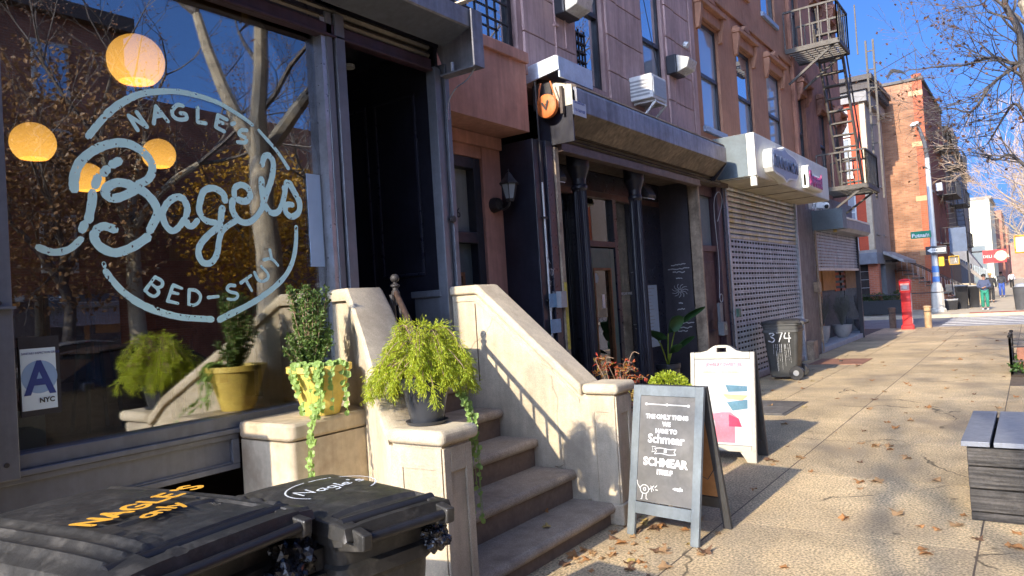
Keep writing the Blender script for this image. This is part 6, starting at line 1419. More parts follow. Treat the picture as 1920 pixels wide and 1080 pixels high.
def person(label, loc, rotz, h, top, legs, shoe, hairm, arms='folded', skinc=(.3, .17, .11), step=.06):
    t = thing('person', label, 'person', (0, 0, 0)); s = h / 1.75
    sk = M('skin_%d' % int(skinc[0] * 1000), skinc, .55, .05)
    J = dict(pel=(0, 0, .95), ch=(0, 0, 1.22), nk=(0, 0, 1.46), hd=(0, .015, 1.58), ht=(0, .02, 1.72),
             hl=(.09, 0, .9), kl=(.1, -step, .5), al=(.1, step * .6, .09), hr=(-.09, 0, .9), kr=(-.1, -step * .3, .5), ar=(-.1, step * 1.6, .09), fl=(.11, -.12, .04), fr=(-.11, -.05, .04),
             sl=(.18, 0, 1.40), el=(.25, -.02, 1.14), wl=(.06 if arms == 'folded' else .24, -.2 if arms == 'folded' else -.1, 1.12 if arms == 'folded' else .9),
             sr=(-.18, 0, 1.40), er=(-.25, -.02, 1.14), wr=(-.06 if arms == 'folded' else -.26, -.22 if arms == 'folded' else -.08, 1.08 if arms == 'folded' else .88))
    hnl = tuple(Vector(J['wl']) + Vector((-.07, -.02, -.02) if arms == 'folded' else (0, -.02, -.09))); hnr = tuple(Vector(J['wr']) + Vector((.07, -.0, .0) if arms == 'folded' else (0, -.02, -.09)))
    ks = ['pel', 'ch', 'nk', 'hd', 'ht', 'hl', 'kl', 'al', 'fl', 'hr', 'kr', 'ar', 'fr', 'sl', 'el', 'wl', 'sr', 'er', 'wr']
    P = [J[k] for k in ks] + [hnl, hnr]; ix = {k: i for i, k in enumerate(ks)}
    E_ = [(ix[a], ix[b]) for a, b in (('pel', 'ch'), ('ch', 'nk'), ('nk', 'hd'), ('hd', 'ht'), ('pel', 'hl'), ('hl', 'kl'), ('kl', 'al'), ('al', 'fl'), ('pel', 'hr'), ('hr', 'kr'), ('kr', 'ar'), ('ar', 'fr'), ('ch', 'sl'), ('sl', 'el'), ('el', 'wl'), ('ch', 'sr'), ('sr', 'er'), ('er', 'wr'))] + [(ix['wl'], 19), (ix['wr'], 20)]
    Rr = dict(pel=.12, ch=.13, nk=.05, hd=.085, ht=.06, hl=.085, kl=.055, al=.038, fl=.035, hr=.085, kr=.055, ar=.038, fr=.035, sl=.055, el=.04, wl=.03, sr=.055, er=.04, wr=.03)
    skin('body', sk, P, E_, [Rr[k] for k in ks] + [.035, .035], t, None)
    kt = ['pel', 'ch', 'nk', 'sl', 'el', 'wl', 'sr', 'er', 'wr']; it = {k: i for i, k in enumerate(kt)}
    Pt = [J[k] for k in kt]; Pt[0] = (0, 0, .88); Pt[2] = (0, .01, 1.45)
    skin('jacket', top, Pt, [(it[a], it[b]) for a, b in (('pel', 'ch'), ('ch', 'nk'), ('ch', 'sl'), ('sl', 'el'), ('el', 'wl'), ('ch', 'sr'), ('sr', 'er'), ('er', 'wr'))], [(.17, .14), (.18, .15), .085, .09, .075, .055, .09, .075, .055], t, None)
    kl_ = ['pel', 'hl', 'kl', 'al', 'hr', 'kr', 'ar']; il = {k: i for i, k in enumerate(kl_)}
    Pl = [J[k] for k in kl_]; Pl[3] = (J['al'][0], J['al'][1], .13); Pl[6] = (J['ar'][0], J['ar'][1], .13)
    skin('trousers', legs, Pl, [(il[a], il[b]) for a, b in (('pel', 'hl'), ('hl', 'kl'), ('kl', 'al'), ('pel', 'hr'), ('hr', 'kr'), ('kr', 'ar'))], [.13, .105, .085, .075, .105, .085, .075], t, None)
    for k, a in (('fl', 'al'), ('fr', 'ar')):
        f = Vector(J[k]); q = Vector(J[a]); MB().ball(((f.x + q.x) / 2, (f.y + q.y) / 2 - .02, .045), .055, 8, (.9, 2.2, .8)).build('shoe', shoe, t, True)
    MB().ball((0, .035, 1.665), .098, 10, (1, 1.05, 1)).build('hair', hairm, t, True)
    for x in (-.03, .03): MB().ball((x, -.068, 1.625), .011, 5).build('eye', black_pl2, t)
    MB().ball((0, -.082, 1.6), .016, 5, (.8, 1, 1.4)).build('nose', sk, t, True); MB().box(-.022, .022, -.08, -.07, 1.562, 1.568).build('mouth', MATS['plum_frame'], t)
    t.scale = (s, s, s); t.location = loc; t.rotation_euler = (0, 0, rotz); return t
hair = M('dark_hair', (.02, .015, .012), .7)
person('person standing with folded arms in navy hoodie and green trousers', (-1.86, 40.5, 0), 0, 1.68, M('navy_hoodie', (.06, .075, .13), .85, .15, 12, .3), M('green_trousers', (.02, .2, .13), .8, .15, 12, .3), whitep, hair, skinc=(.32, .17, .11))
person('person walking away in tan hood and long black coat', (-2.0, 50.5, 0), math.pi, 1.72, M('black_coat', (.02, .02, .022), .8), M('black_trousers', (.018, .018, .02), .8), black_pl2, M('tan_hood', (.4, .25, .1), .8), 'down', step=.12)
person('person farther off in dark jacket and bright blue trousers', (-1.75, 60, 0), 0, 1.75, M('dark_jacket', (.05, .05, .06), .8), M('blue_trousers', (.04, .09, .35), .8), whitep, hair, 'down', step=.1)
person('person in white top far down the sidewalk', (-1.7, 88, 0), 0, 1.72, M('white_top', (.55, .55, .55), .8), MATS['black_trousers'], whitep, hair, 'down', step=.1)

# ---------------------------------------------------------------- far corner buildings
fr_w = M('white_window_frame', (.5, .52, .5), .5)
red_p = brick_mat('painted_red_brick', (.52, .085, .035), (.47, .075, .03), (.42, .08, .035), 1, .1, bump=.3)
tan_b = brick_mat('tan_orange_brick', (.36, .17, .085), (.23, .10, .05), (.27, .18, .12), 1.3, .3)
tan_s = brick_mat('dark_red_street_brick', (.25, .06, .035), (.19, .045, .03), (.2, .09, .06), 1.5, .15)
grey_r = M('grey_rendered_front', (.3, .27, .24), .85, .15, 2, .2, streak=.15)
RB = thing('corner_building', 'red painted corner building with grey front and heavy dark cornice', 'building', (-9, 43, 0))
MB().box(-16, -6.34, 40.0, 45.4, 3.2, 11.0).build('wall', red_p, RB)
MB().box(-6.34, -6.3, 40.0, 45.4, 3.0, 10.6).build('street_front', grey_r, RB)
MB().box(-6.5, -6.25, 39.96, 40.3, 0, 11.0).build('corner_quoin', M('cream_quoin', (.5, .4, .27), .8, .15, 5, .2), RB)
fz = MB(); fz.box(-16, -6.1, 39.75, 45.4, 10.6, 11.15); fz.build('frieze', M('grey_frieze', (.22, .21, .2), .7, .2, 6, .3), RB)
MB().box(-16, -5.75, 39.4, 45.45, 11.55, 11.8).build('cornice', M('dark_cornice', (.06, .05, .045), .7, .2, 5, .2), RB)
MB().box(-16, -5.95, 39.6, 45.4, 11.15, 11.55).build('cornice', MATS['dark_cornice'], RB)
for k in range(12):
    y = 40 + k * .45; MB().box(-6.1, -5.8, y, y + .14, 11.2, 11.55).build('cornice_bracket', MATS['dark_cornice'], RB)
for zz in (4.1, 6.7): 
    for y in (41.1, 43.3): window(RB, -6.3, y, y + .85, zz, zz + 1.8, frame_dk, .03, fw=.06, sill=grey_r)
for y in (41.1, 43.3): window(RB, -6.3, y, y + .85, 8.8, 10.3, frame_dk, .03, fw=.06)
def win_s(parent, x0, x1, z0, z1, Y, fm, pane=paneg, sillm=None):
    mb = MB(); f = .07
    mb.box(x0, x0 + f, Y - .06, Y + .02, z0, z1); mb.box(x1 - f, x1, Y - .06, Y + .02, z0, z1); mb.box(x0 + f, x1 - f, Y - .06, Y + .02, z0, z0 + f); mb.box(x0 + f, x1 - f, Y - .06, Y + .02, z1 - f, z1); mb.box(x0 + f, x1 - f, Y - .05, Y + .02, (z0 + z1) / 2 - .03, (z0 + z1) / 2 + .03)
    w_ = mb.build('window', fm, parent); MB().box(x0 + f, x1 - f, Y - .02, Y - .012, z0 + f, z1 - f).build('pane', pane, w_)
    if sillm: MB().box(x0 - .08, x1 + .08, Y - .12, Y + .0, z0 - .14, z0 - .002).build('sill', sillm, w_)
for (x0, x1, z0, z1) in ((-7.55, -7.0, 7.0, 8.9), (-7.6, -7.05, 9.1, 10.3), (-7.6, -6.95, 4.15, 6.2), (-9.6, -8.7, 7.0, 8.9), (-9.6, -8.7, 4.15, 6.2), (-11.6, -10.7, 7.0, 8.9), (-7.7, -6.95, 2.9, 3.9)):
    win_s(RB, x0, x1, z0, z1, 40.0, fr_w, blindm, M('lintel_white', (.55, .5, .45), .7, .3, 5))
# shop at the base with grey fascia and glazing
MB().box(-16, -6.0, 38.9, 45.4, 2.5, 3.05).build('shop_fascia', M('slate_fascia', (.17, .18, .2), .6, .15), RB, bevel=.03)
MB().box(-16, -6.05, 39.2, 45.3, 3.05, 3.2).build('shop_roof', grey_r, RB)
MB().box(-16, -6.1, 39.3, 45.3, 0, .75).build('shop_plinth', M('pale_grey_plinth', (.4, .4, .4), .7), RB)
MB().box(-16, -6.5, 39.55, 45.3, .75, 2.5).build('shop_wall', dark_in, RB)
for i in range(9): MB().box(-10.2 + i * .4, -10.17 + i * .4, 39.5, 39.54, .75, 2.4).build('mullion', M('pale_mullion', (.3, .3, .31), .5), RB)
for i in range(4): MB().box(-10.2, -6.5, 39.48, 39.5, .95 + i * .4, .975 + i * .4).build('glazing_bar', MATS['pale_mullion'], RB)
MB().box(-6.5, -6.05, 39.3, 39.9, 0, 2.5).build('shop_pier', brick_mat('pier_brick', (.45, .13, .06), (.36, .1, .05), (.35, .2, .14), 1.2), RB)
MB().box(-6.3, -6.02, 41.2, 44.8, 0, 2.6).build('garage_door', M('grey_door_panel', (.13, .14, .15), .6, .15, 4, .1), RB)
for k in range(2):
    MB().box(-6.04, -5.2, 41.2 + k * 2, 41.3 + k * 2, 2.6, 2.7).build('awning_bar', iron, RB)
aw = MB(); aw.prism([(-6.0, 3.15), (-5.1, 2.65), (-5.1, 2.5), (-6.0, 3.0)], 'y', 40.6, 45.2); aw.build('awning', M('grey_torn_awning', (.3, .29, .28), .9, .3, 5, .4, stain=.4), RB)
# tan brick building
TB = thing('brick_building', 'tall tan orange brick building with blank sunlit side wall', 'building', (-5, 51, 0))
MB().box(-16, -4.42, 46.0, 57, 0, 12.55).build('wall', tan_b, TB)
MB().box(-4.42, -4.3, 46.02, 57, 0, 12.5).build('street_front', tan_s, TB)
qn = MB()
for z in (2.9, 5.9, 8.9, 11.7): MB().box(-4.95, -4.26, 45.97, 46.3, z, z + .28).build('stone_band', M('tan_band_stone', (.5, .3, .15), .8), TB)
MB().box(-4.75, -4.27, 45.99, 46.25, 0, 12.9).build('corner_pier', brick_mat('bright_orange_brick', (.42, .11, .045), (.34, .085, .035), (.34, .13, .08), 1.4, .1), TB)
MB().box(-16, -4.2, 45.9, 57, 12.55, 12.7).build('parapet', M('parapet_coping', (.1, .09, .08), .8), TB)
tarp = MB()
tarp.grid(lambda u, v: (-6.0 + 1.15 * u, 46.2 + .5 * v, 12.75 + .75 * math.sin(math.pi * (.15 + .85 * u)) * (1 - .15 * v) * (1 + .1 * math.sin(9 * u))), 12, 5)
tag(tarp.build('roof_tarp', M('white_tarp', (.7, .72, .72), .6, .05), None, True, norm=False), 'white tarp on the roof corner of the tan brick building', 'tarp')
rl_ = MB(); rl_.tube([(-7.0, 46.3, 13.3), (-4.4, 46.3, 14.3)], .02, 5); rl_.tube([(-4.5, 46.3, 12.6), (-4.5, 46.3, 14.4)], .02, 5); rl_.tube([(-6.9, 46.3, 12.6), (-6.9, 46.3, 13.4)], .02, 5); rl_.build('roof_railing', iron, TB)
for zz in (3.7, 6.6, 9.5):
    for y in (47.5, 50, 52.5, 55): window(TB, -4.3, y, y + 1.0, zz, zz + 1.9, frame_dk, .03, fw=.06, sill=grey_r)
def small_fe(root, x, y0, y1, zs):
    for z in zs:
        MB().box(x, x + .95, y0, y1, z, z + .05).build('landing', iron, root)
        for k in range(9):
            y = y0 + (y1 - y0) * k / 8; MB().box(x + .93, x + .955, y - .012, y + .012, z + .05, z + .95).build('baluster', iron, root)
        for k in range(5):
            xx = x + .95 * k / 4; MB().box(xx - .012, xx + .012, y0, y0 + .024, z + .05, z + .95).build('baluster', iron, root)
        MB().box(x, x + .96, y0 - .02, y0, z + .95, z + .98).build('hand_rail', iron, root); MB().box(x + .93, x + .96, y0, y1, z + .95, z + .98).build('hand_rail', iron, root)
    for a, b in zip(zs[:-1], zs[1:]):
        for xx in (x + .25, x + .7): MB().beam((xx, y0 + .4, b), (xx, y1 - .4, a), .03, .07).build('stringer', iron, root)
        for k in range(10):
            t_ = (k + .5) / 10; MB().box(x + .25, x + .7, y0 + .4 + (y1 - y0 - .8) * t_ - .06, y0 + .4 + (y1 - y0 - .8) * t_ + .06, b + (a - b) * t_, b + (a - b) * t_ + .02).build('tread', iron, root)
F2 = thing('fire_escape', 'distant black fire escape on the street front of the tan brick building', 'fire escape', (-4, 53, 5))
small_fe(F2, -4.28, 50.5, 54.5, [3.6, 6.5, 9.4])
F3 = thing('fire_escape', 'farther black fire escape on the grey building past the tan one', 'fire escape', (-4, 61, 5))
small_fe(F3, -4.28, 58.5, 62.5, [3.6, 6.5, 9.2])
o = MB().box(-4.28, -3.95, 49.5, 50.1, 6.7, 7.15).build('air_conditioner', whitep, None, bevel=.02); tag(o, 'white window unit on the shaded front of the tan brick building', 'air conditioner')
for i, (y0, y1, x, zt, c, lab) in enumerate(((57.05, 64, -4.3, 11.4, (.16, .12, .1), 'dark brown row house just past the tan brick building'), (64.05, 72, -4.3, 10.8, (.1, .13, .18), 'slate blue row house farther along the block'), (72.05, 80, -4.4, 10.2, (.22, .17, .14), 'grey brown row house before the cream wall'))):
    b_ = thing('row_house', lab, 'building', (x - 3, (y0 + y1) / 2, 0)); mm = M('row_render_%s' % 'abc'[i], c, .8, .2, 2, .2)
    MB().box(-16, x, y0, y1, 0, zt).build('wall', mm, b_); MB().box(-16, x + .35, y0, y1, zt, zt + .35).build('cornice', MATS['dark_cornice'], b_)
    for zz in (4, 6.7, 9):
        for k in range(3):
            y = y0 + .9 + k * 2.3
            if zz + 1.6 < zt: window(b_, x, y, y + 1.0, zz, zz + 1.7, frame_dk, .02, fw=.06, sill=mm)
sb_ = M('slate_blue_panel', (.07, .10, .16), .6, .15, 3, .1)
o = MB().box(-4.28, -2.95, 56.0, 56.12, 3.1, 6.3); a_ = thing('street_canopy', 'dark slate blue canopy panels over the pavement beyond the lamp', 'canopy', (-3.6, 52, 3))
a, b = at(1778, 428, 1, 47.5), at(1814, 470, 1, 47.5); MB().box(a.x, b.x, 47.5, 47.6, b.z, a.z).build('canopy_panel', sb_, a_)
MB().prism([(a.x, b.z), (b.x, b.z), (b.x + .6, b.z - 1.0), (b.x - .1, b.z - .6), (a.x + .3, b.z - .3)], 'y', 47.5, 49.5).build('canopy_side', M('canopy_grey', (.16, .16, .17), .7), a_)
for x in (a.x, b.x): MB().box(x - .04, x + .04, 47.5, 47.58, 0, b.z).build('canopy_post', iron, a_)
# cream building end wall
CB = thing('building', 'pale cream end wall of a building far down the street', 'building', (-5, 96, 0))
a, b = at(1822, 376, 1, 92), at(1864, 500, 1, 92)
MB().box(-16, b.x, 92, 104, 0, a.z).build('wall', M('cream_wall', (.72, .68, .5), .8, .05, .5, .05), CB); MB().box(-16, b.x + .2, 91.9, 104, a.z, a.z + .3).build('parapet', grey_r, CB)
for i in range(6):
    b_ = thing('row_house', '%s distant brick row house beyond the cream end wall' % ('first', 'second', 'third', 'fourth', 'fifth', 'last')[i], 'building', (-5, 110 + i * 14, 0), 'distant row houses')
    MB().box(-16, -3.2 - (i % 2) * .5, 104.1 + i * 14, 118 + i * 14, 0, 9 + (i * 37 % 3)).build('wall', M('distant_brick', (.3, .13, .09), .9, .2, 1), b_)
rs = thing('shop_sign', 'red shop sign with pale round logo far down the sidewalk', 'sign', (-1.8, 60, 3))
a, b = at(1842, 470, 1, 58), at(1888, 491, 1, 58)
MB().box(a.x, b.x, 58, 58.3, b.z, a.z).build('sign_panel', redp, rs); MB().box(-4.3, b.x, 58.31, 58.36, a.z - .1, a.z).build('sign_arm', iron, rs)
cq = at(1877, 479, 1, 57.98); MB().lathe([(.34, 0), (.34, .02)], n=20).xf(Matrix.Translation(cq) @ Matrix.Rotation(rad(90), 4, 'X')).build('round_logo', M('cream_logo', (.7, .6, .35), .5), rs)
textmesh('DELI & GRILL', .26, signw2, rs, (a.x + .75, 57.99, (a.z + b.z) / 2 - .08), (1, 0, 0), (0, 0, 1), .002, 'sign_text')
FB = thing('distant_buildings', 'low line of brick buildings closing the end of the street', 'building', (10, 230, 0))
for i in range(7): MB().box(-6 + i * 9, 2.6 + i * 9, 225 + (i % 3) * 4, 240, 0, 9 + (i * 5 % 4) * 1.4).build('wall', M('end_wall_%d' % (i % 3), ((.34, .17, .12), (.4, .34, .28), (.25, .2, .2))[i % 3], .9, .2, 1), FB)
# stoops, railings and brick areas of the far block
stoop2 = thing('brick_stoop', 'brick sided stoop with dark treads in front of the tan brick building', 'stoop', (-4.2, 45, 0))
MB().prism([(-6.3, 0), (-6.3, 2.2), (-5.7, 2.2), (-3.0, .3), (-3.0, 0)], 'y', 44.2, 45.9).build('stoop_side', brick_mat('stoop_brick', (.45, .17, .08), (.38, .12, .06), (.36, .25, .18), 1.3), stoop2)
for k in range(9): MB().box(-5.9 + k * .33, -5.5 + k * .33, 44.1, 45.95, 2.1 - k * .22, 2.16 - k * .22).build('step', M('dark_tread', (.14, .12, .1), .8), stoop2)
for y in (44.15, 45.9):
    MB().beam((-6.2, y, 3.1), (-3.0, y, 1.15), .04).build('hand_rail', iron, stoop2)
    for k in range(12): t_ = k / 11; MB().beam((-5.9 + 2.8 * t_, y, 2.0 - 1.75 * t_), (-5.9 + 2.8 * t_, y, 2.9 - 1.7 * t_), .018).build('baluster', M('pale_baluster', (.4, .36, .34), .6), stoop2)
hb = thing('hedge_planter', 'long black planter with green hedge outside the corner shop', 'planter', (-6, 39.6, 0))
MB().box(-12, -4.75, 38.75, 39.2, .05, .72).build('trough', M('black_trough', (.015, .017, .02), .5), hb)
MB().box(-12, -3.0, 38.7, 38.74, .95, 1.0).build('top_rail', iron, hb)
fo = MB()
for i in range(2600):
    p = Vector((random.uniform(-9.5, -4.8), random.uniform(38.8, 39.2), 0)); p.z = .7 + random.random() * (.34 + .2 * noise.noise((p.x * 2.2, 0, 0))); leafq(fo, p, rdir(.4), rdir(), .09, .045)
fo.build('hedge', lm_hedge, hb, norm=False)
for (x, y, w_, h_, lab) in ((-2.95, 43.2, .55, 1.15, 'black lidded bin nearest the far lamp post'), (-2.5, 44.2, .5, 1.1, 'second black lidded bin behind the first on the far block'), (-3.6, 42.3, 1.1, .5, 'low dark grey planter trough by the far bins')):
    o = MB(); o.loft([[(x + a_, y + b_, z) for a_, b_ in rrect(-w_ / 2 * s, w_ / 2 * s, -.25 * s, .25 * s, .03, 2)] for z, s in ((0, .85), (h_ * .9, 1), (h_ * .92, 1.06), (h_, 1.04))]); o = o.build('litter_bin', black_pl2, None, True); tag(o, lab, 'bin')
    MB().box(x - w_ / 2, x + w_ / 2, y - .27, y + .27, h_ + .002, h_ + .04).build('bin_lid', greyp, o)
rs2 = thing('stoop_railing', 'pale stair railing climbing to the left below the cream wall', 'railing', (-3, 62, 1))
P0, P1 = at(1800, 470, 1, 56), at(1868, 520, 1, 56)
MB().beam(P0, P1, .05).build('hand_rail', fr_w, rs2); MB().beam(P0 - Vector((0, 0, .8)), P1 - Vector((0, 0, .8)), .12, .2).build('stringer', grey_r, rs2)
for k in range(16): q = P0.lerp(P1, k / 15); MB().beam(q, q - Vector((0, 0, .8)), .03).build('baluster', fr_w, rs2)
st3 = thing('stone_stoop', 'pale stone stoop block behind the person in the navy hoodie', 'stoop', (-3.2, 50, 0))
for k in range(6): MB().box(-4.2, -2.7 - 0 + 0 * k, 48.5 + k * .3, 50.6, .0 + .2 * k, .2 + .2 * k - .004).build('step', M('pale_stoop_stone', (.45, .38, .28), .8, .15, 3, .2), st3)
for k in range(7):
    o = MB().box(-2.95 + k * .06, -2.9 + k * .06, 46.5 + k * .7, 46.56 + k * .7, 0, 1.15).build('fence_post', M('tan_timber', (.42, .3, .16), .8, .2), st3)

# ---------------------------------------------------------------- opposite side of the avenue (seen mirrored in the windows)
OB = thing('opposite_building', 'brown brick block across the avenue mirrored in the bagel shop window', 'building', (20, -4, 0))
MB().box(17, 30, -30, 13.3, 0, 12.0).build('wall', brick_mat('opp_brick', (.30, .13, .08), (.24, .1, .06), (.3, .2, .16), 1.2, .25), OB)
MB().box(16.6, 30, -30, 13.5, 12.0, 12.5).build('cornice', MATS['dark_cornice'], OB)
for zz in (3.6, 6.4, 9.2):
    for k in range(12): 
        y = -26 + k * 3.3; wd_ = MB(); wd_.box(16.92, 17.02, y, y + 1.1, zz, zz + 1.9); w_ = wd_.build('window', fr_w, OB); MB().box(16.9, 16.918, y + .1, y + 1.0, zz + .1, zz + 1.8).build('pane', paneg, w_)
for k in range(7): MB().box(16.85, 17.0, -28 + k * 6, -23.4 + k * 6, .3, 2.9).build('shop_window', paneg, OB)
OC = thing('opposite_building', 'sunlit orange brick block across the avenue beyond the side street', 'building', (20, 50, 0))
MB().box(15.6, 34, 43.001, 46.4, 0, 12.5).build('wall', brick_mat('sun_orange_brick', (.55, .13, .05), (.47, .1, .04), (.42, .14, .08), 1.4, .12), OC)
for zz in (1.2, 4.2, 7.2, 10): 
    for k in range(5): win_s(OC, 16.2 + k * 3.2, 17.2 + k * 3.2, zz, zz + 1.7, 43.0, fr_w)
OD = thing('opposite_building', 'far brown block across the avenue behind the yellow leaved tree', 'building', (24, 20, 0))
MB().box(19, 34, 13.6, 27, 0, 10.5).build('wall', MATS['opp_brick'], OD)
OE = thing('opposite_building', 'dark row across the avenue past the orange corner block', 'building', (20, 60, 0))
MB().box(13.85, 34, 46.45, 90, 0, 10).build('wall', M('dark_row_front', (.06, .05, .05), .9), OE)

# parked cars along the kerb
def car(label, loc, paint, rotz=0):
    t = thing('parked_car', label, 'car', (0, 0, 0), 'cars parked along the kerb')
    prof = [(-2.25, .45), (-2.3, .7), (-2.15, .95), (-1.5, 1.02), (-.95, 1.08), (-.95, 1.08), (1.3, 1.08), (1.95, 1.02), (2.2, .9), (2.25, .55), (2.2, .35), (-2.2, .3)]
    mb = MB(); mb.loft([[(sx * .9 * s, y, z if z < 1.0 else z - d) for y, z in prof] for sx, s, d in ((-1, .94, .1), (-1, 1, .02), (-.6, 1, 0), (.6, 1, 0), (1, 1, .02), (1, .94, .1))])
    mb.build('body', paint, t, True, bevel=.05)
    cab = [(-1.15, 1.04), (-.35, 1.5), (.2, 1.55), (.95, 1.48), (1.6, 1.05)]
    mb = MB(); mb.loft([[(x * (1 - .18 * max(0, (z - 1.04) / .5)), y, z) for y, z in cab] for x in (-.82, -.4, .4, .82)]); mb.build('glazing', M('car_glass', (.015, .018, .02), .05, 0, 1, 0, spec=1), t, True)
    MB().loft([[(x, y, z + .012) for y, z in [(-.38, 1.5), (.2, 1.56), (.95, 1.49), (.9, 1.52), (.2, 1.59), (-.3, 1.53)]] for x in (-.62, -.3, .3, .62)]).build('roof', paint, t, True)
    for x in (-.74, .74): MB().beam((x, .25, 1.05), (x * .86, .25, 1.54), .05).build('door_pillar', paint, t)
    for sx in (-1, 1):
        for y in (-1.4, 1.35):
            rt = Matrix.Translation((sx * .82, y, .33)) @ Matrix.Rotation(rad(90), 4, 'Y'); w_ = MB().lathe([(.2, -.1), (.32, -.1), (.33, 0), (.32, .1), (.2, .1)], n=24).xf(rt).build('wheel', black_pl2, t, True)
            MB().lathe([(.001, -.09), (.19, -.1), (.2, .1), (.001, .09)], n=12).xf(rt).build('rim', galv, w_, True)
        MB().box(sx * .95 - .06, sx * .95 + .06, -.75, -.6, 1.02, 1.14).build('wing_mirror', paint, t, bevel=.02)
        MB().box(sx * .65 - .15, sx * .65 + .15, -2.3, -2.2, .68, .82).build('headlight', whitep, t, bevel=.02)
        MB().box(sx * .7 - .15, sx * .7 + .15, 2.18, 2.26, .7, .9).build('tail_light', redp, t, bevel=.02)
    t.location = loc; t.rotation_euler = (0, 0, rotz); return t
cpA = M('dark_grey_car_paint', (.03, .033, .038), .25, .05, 1, 0, coat=1); cpB = M('black_car_paint', (.012, .012, .014), .2, .05, 1, 0, coat=1); cpC = M('silver_car_paint', (.35, .36, .38), .3, .05, 1, 0, metal=.6, coat=1)
car('dark grey parked car mirrored in the bagel shop window', (2.95, 5.4, -.14), cpA)
car('black parked car by the kerb beyond the bench', (2.95, 11.2, -.14), cpB)
car('silver parked car across the avenue', (11.3, 9.0, -.14), cpC, math.pi)
car('dark parked car across the avenue nearer the corner', (11.3, 16.5, -.14), cpA, math.pi)
# unseen wall, added only to throw the shade on the pedestal
nb_ = MB(); nb_.prism([(-4.14, 0), (-3.86, 0), (-3.86, 1.86), (-4.14, 1.86)], 'y', .80, 1.0)
tag(nb_.build('side_wall', stone, None, bevel=.01), 'unseen wing wall added left of the bagel shop window to shade the pedestal', 'wall')
# ---------------------------------------------------------------- trees
bark = M('plane_tree_bark', (.34, .29, .21), .85, .25, 5, .5, 20, stain=.8, stcol=(.13, .11, .08), stscale=5)
barkd = M('dark_branch_bark', (.10, .085, .075), .85, .3, 7, .4, 25, stain=.4, stcol=(.2, .17, .13))
barkf = M('far_pale_twigs', (.42, .31, .21), .9, .3, 2, 0)
lf_dry = leaf_mat('dry_hanging_leaf', (.33, .15, .07), (.16, .09, .06), trans=.4)
lf_gold = leaf_mat('golden_autumn_leaf', (.62, .36, .04), (.34, .19, .03), trans=.4)
def grow(tr, cr, lf, p, d, r, L, lev, maxlev, rng, leafp=.25, thin=.0035, droop=0):
    n = 4 if lev < 3 else 3; pts = [p.copy()]; rs = [r]; q = p.copy(); dd = d.copy()
    for k in range(n):
        dd = (dd + Vector((rng.gauss(0, .13), rng.gauss(0, .13), rng.gauss(.05 - droop, .1)))).normalized(); q = q + dd * L / n; pts.append(q.copy()); rs.append(max(thin, r * (1 - .42 * (k + 1) / n)))
    (tr if lev < 2 else cr).tube(pts, rs, 8 if r > .08 else 5 if r > .02 else 3, cap=False)
    if lev >= maxlev:
        for k in (1, 2, 3):
            if rng.random() < leafp and k < len(pts): leafq(lf, pts[k], Vector((rng.gauss(0, 1), rng.gauss(0, 1), -.6)), Vector((rng.gauss(0, 1), rng.gauss(0, 1), 1)), rng.uniform(.04, .08), rng.uniform(.035, .06))
        return
    nc = rng.choice([2, 3]) if lev < maxlev - 1 else 3
    for c in range(nc):
        sp = rng.uniform(.35, .8); ax = dd.orthogonal().normalized(); ax = Matrix.Rotation(rng.uniform(0, 6.28), 3, dd) @ ax; nd = (dd + ax * sp).normalized()
        grow(tr, cr, lf, pts[-1], nd, rs[-1] * rng.uniform(.62, .85), L * rng.uniform(.62, .85), lev + 1, maxlev, rng, leafp, thin, droop)
    for k in range(1, n):
        if rng.random() < .62:
            ax = Matrix.Rotation(rng.uniform(0, 6.28), 3, dd) @ dd.orthogonal().normalized(); nd = (dd * .6 + ax).normalized()
            grow(tr, cr, lf, pts[k], nd, rs[k] * .42, L * rng.uniform(.4, .6), min(lev + 2, maxlev), maxlev, rng, leafp, thin, droop)
def tree(label, seed, H_=4.2, r=.22, L=3.0, maxlev=6, leafp=.25, bk=None, tw=None, lfm=None, thin=.0035, cat='tree', nm='plane_tree', group=None):
    rng = random.Random(seed); tr, cr, lf = MB(), MB(), MB()
    P = [Vector((0, 0, -.05))]; rs = [r * 1.35]
    for k in range(1, 7): P.append(Vector((rng.gauss(0, .03) * k * .5, rng.gauss(0, .03) * k * .5, H_ * k / 6))); rs.append(r * (1.1 - .05 * k))
    tr.tube(P, rs, 12)
    for c in range(3):
        a = c * 2.1 + rng.uniform(-.3, .3); d = Vector((math.cos(a) * .55, math.sin(a) * .55, 1)).normalized(); grow(tr, cr, lf, P[-1], d, r * .62, L, 1, maxlev, rng, leafp, thin)
    t = thing(nm, label, cat, (0, 0, 0), group)
    tr.build('trunk', bk or bark, t, True, norm=False); cr.build('crown', tw or barkd, t, norm=False)
    if lf.f: lf.build('leaves', lfm or lf_dry, t, norm=False)
    return t
tA = tree('bare plane tree by the planter bench mirrored in the shop window', 11, 4.0, .2, 2.6, 6, .3)
tA.location = (.45, 6.55, 0)
tB = copy_tree(tA, 'bare plane tree in the fenced pit on the kerb side', (.95, 15.1, 0), 5.2)
tC = tree('bare plane tree behind the camera whose branches shade the sidewalk', 23, 4.6, .24, 2.9, 6, .95)
tC.location = (.75, -5.6, 0)
tD = copy_tree(tC, 'second bare plane tree farther behind the camera', (1.4, -12.5, 0), 1.3)
tD2 = copy_tree(tC, 'third bare plane tree close behind the camera on the kerb', (2.0, -9.2, 0), 4.1)
tD3 = copy_tree(tA, 'fourth bare plane tree behind the camera', (2.0, .6, 0), 2.6)
tE = tree('pale bare street tree past the crossing on the right', 5, 3.6, .2, 2.6, 6, .18, bark, barkf, lf_dry, .008)
tE.location = (2.3, 49, 0)
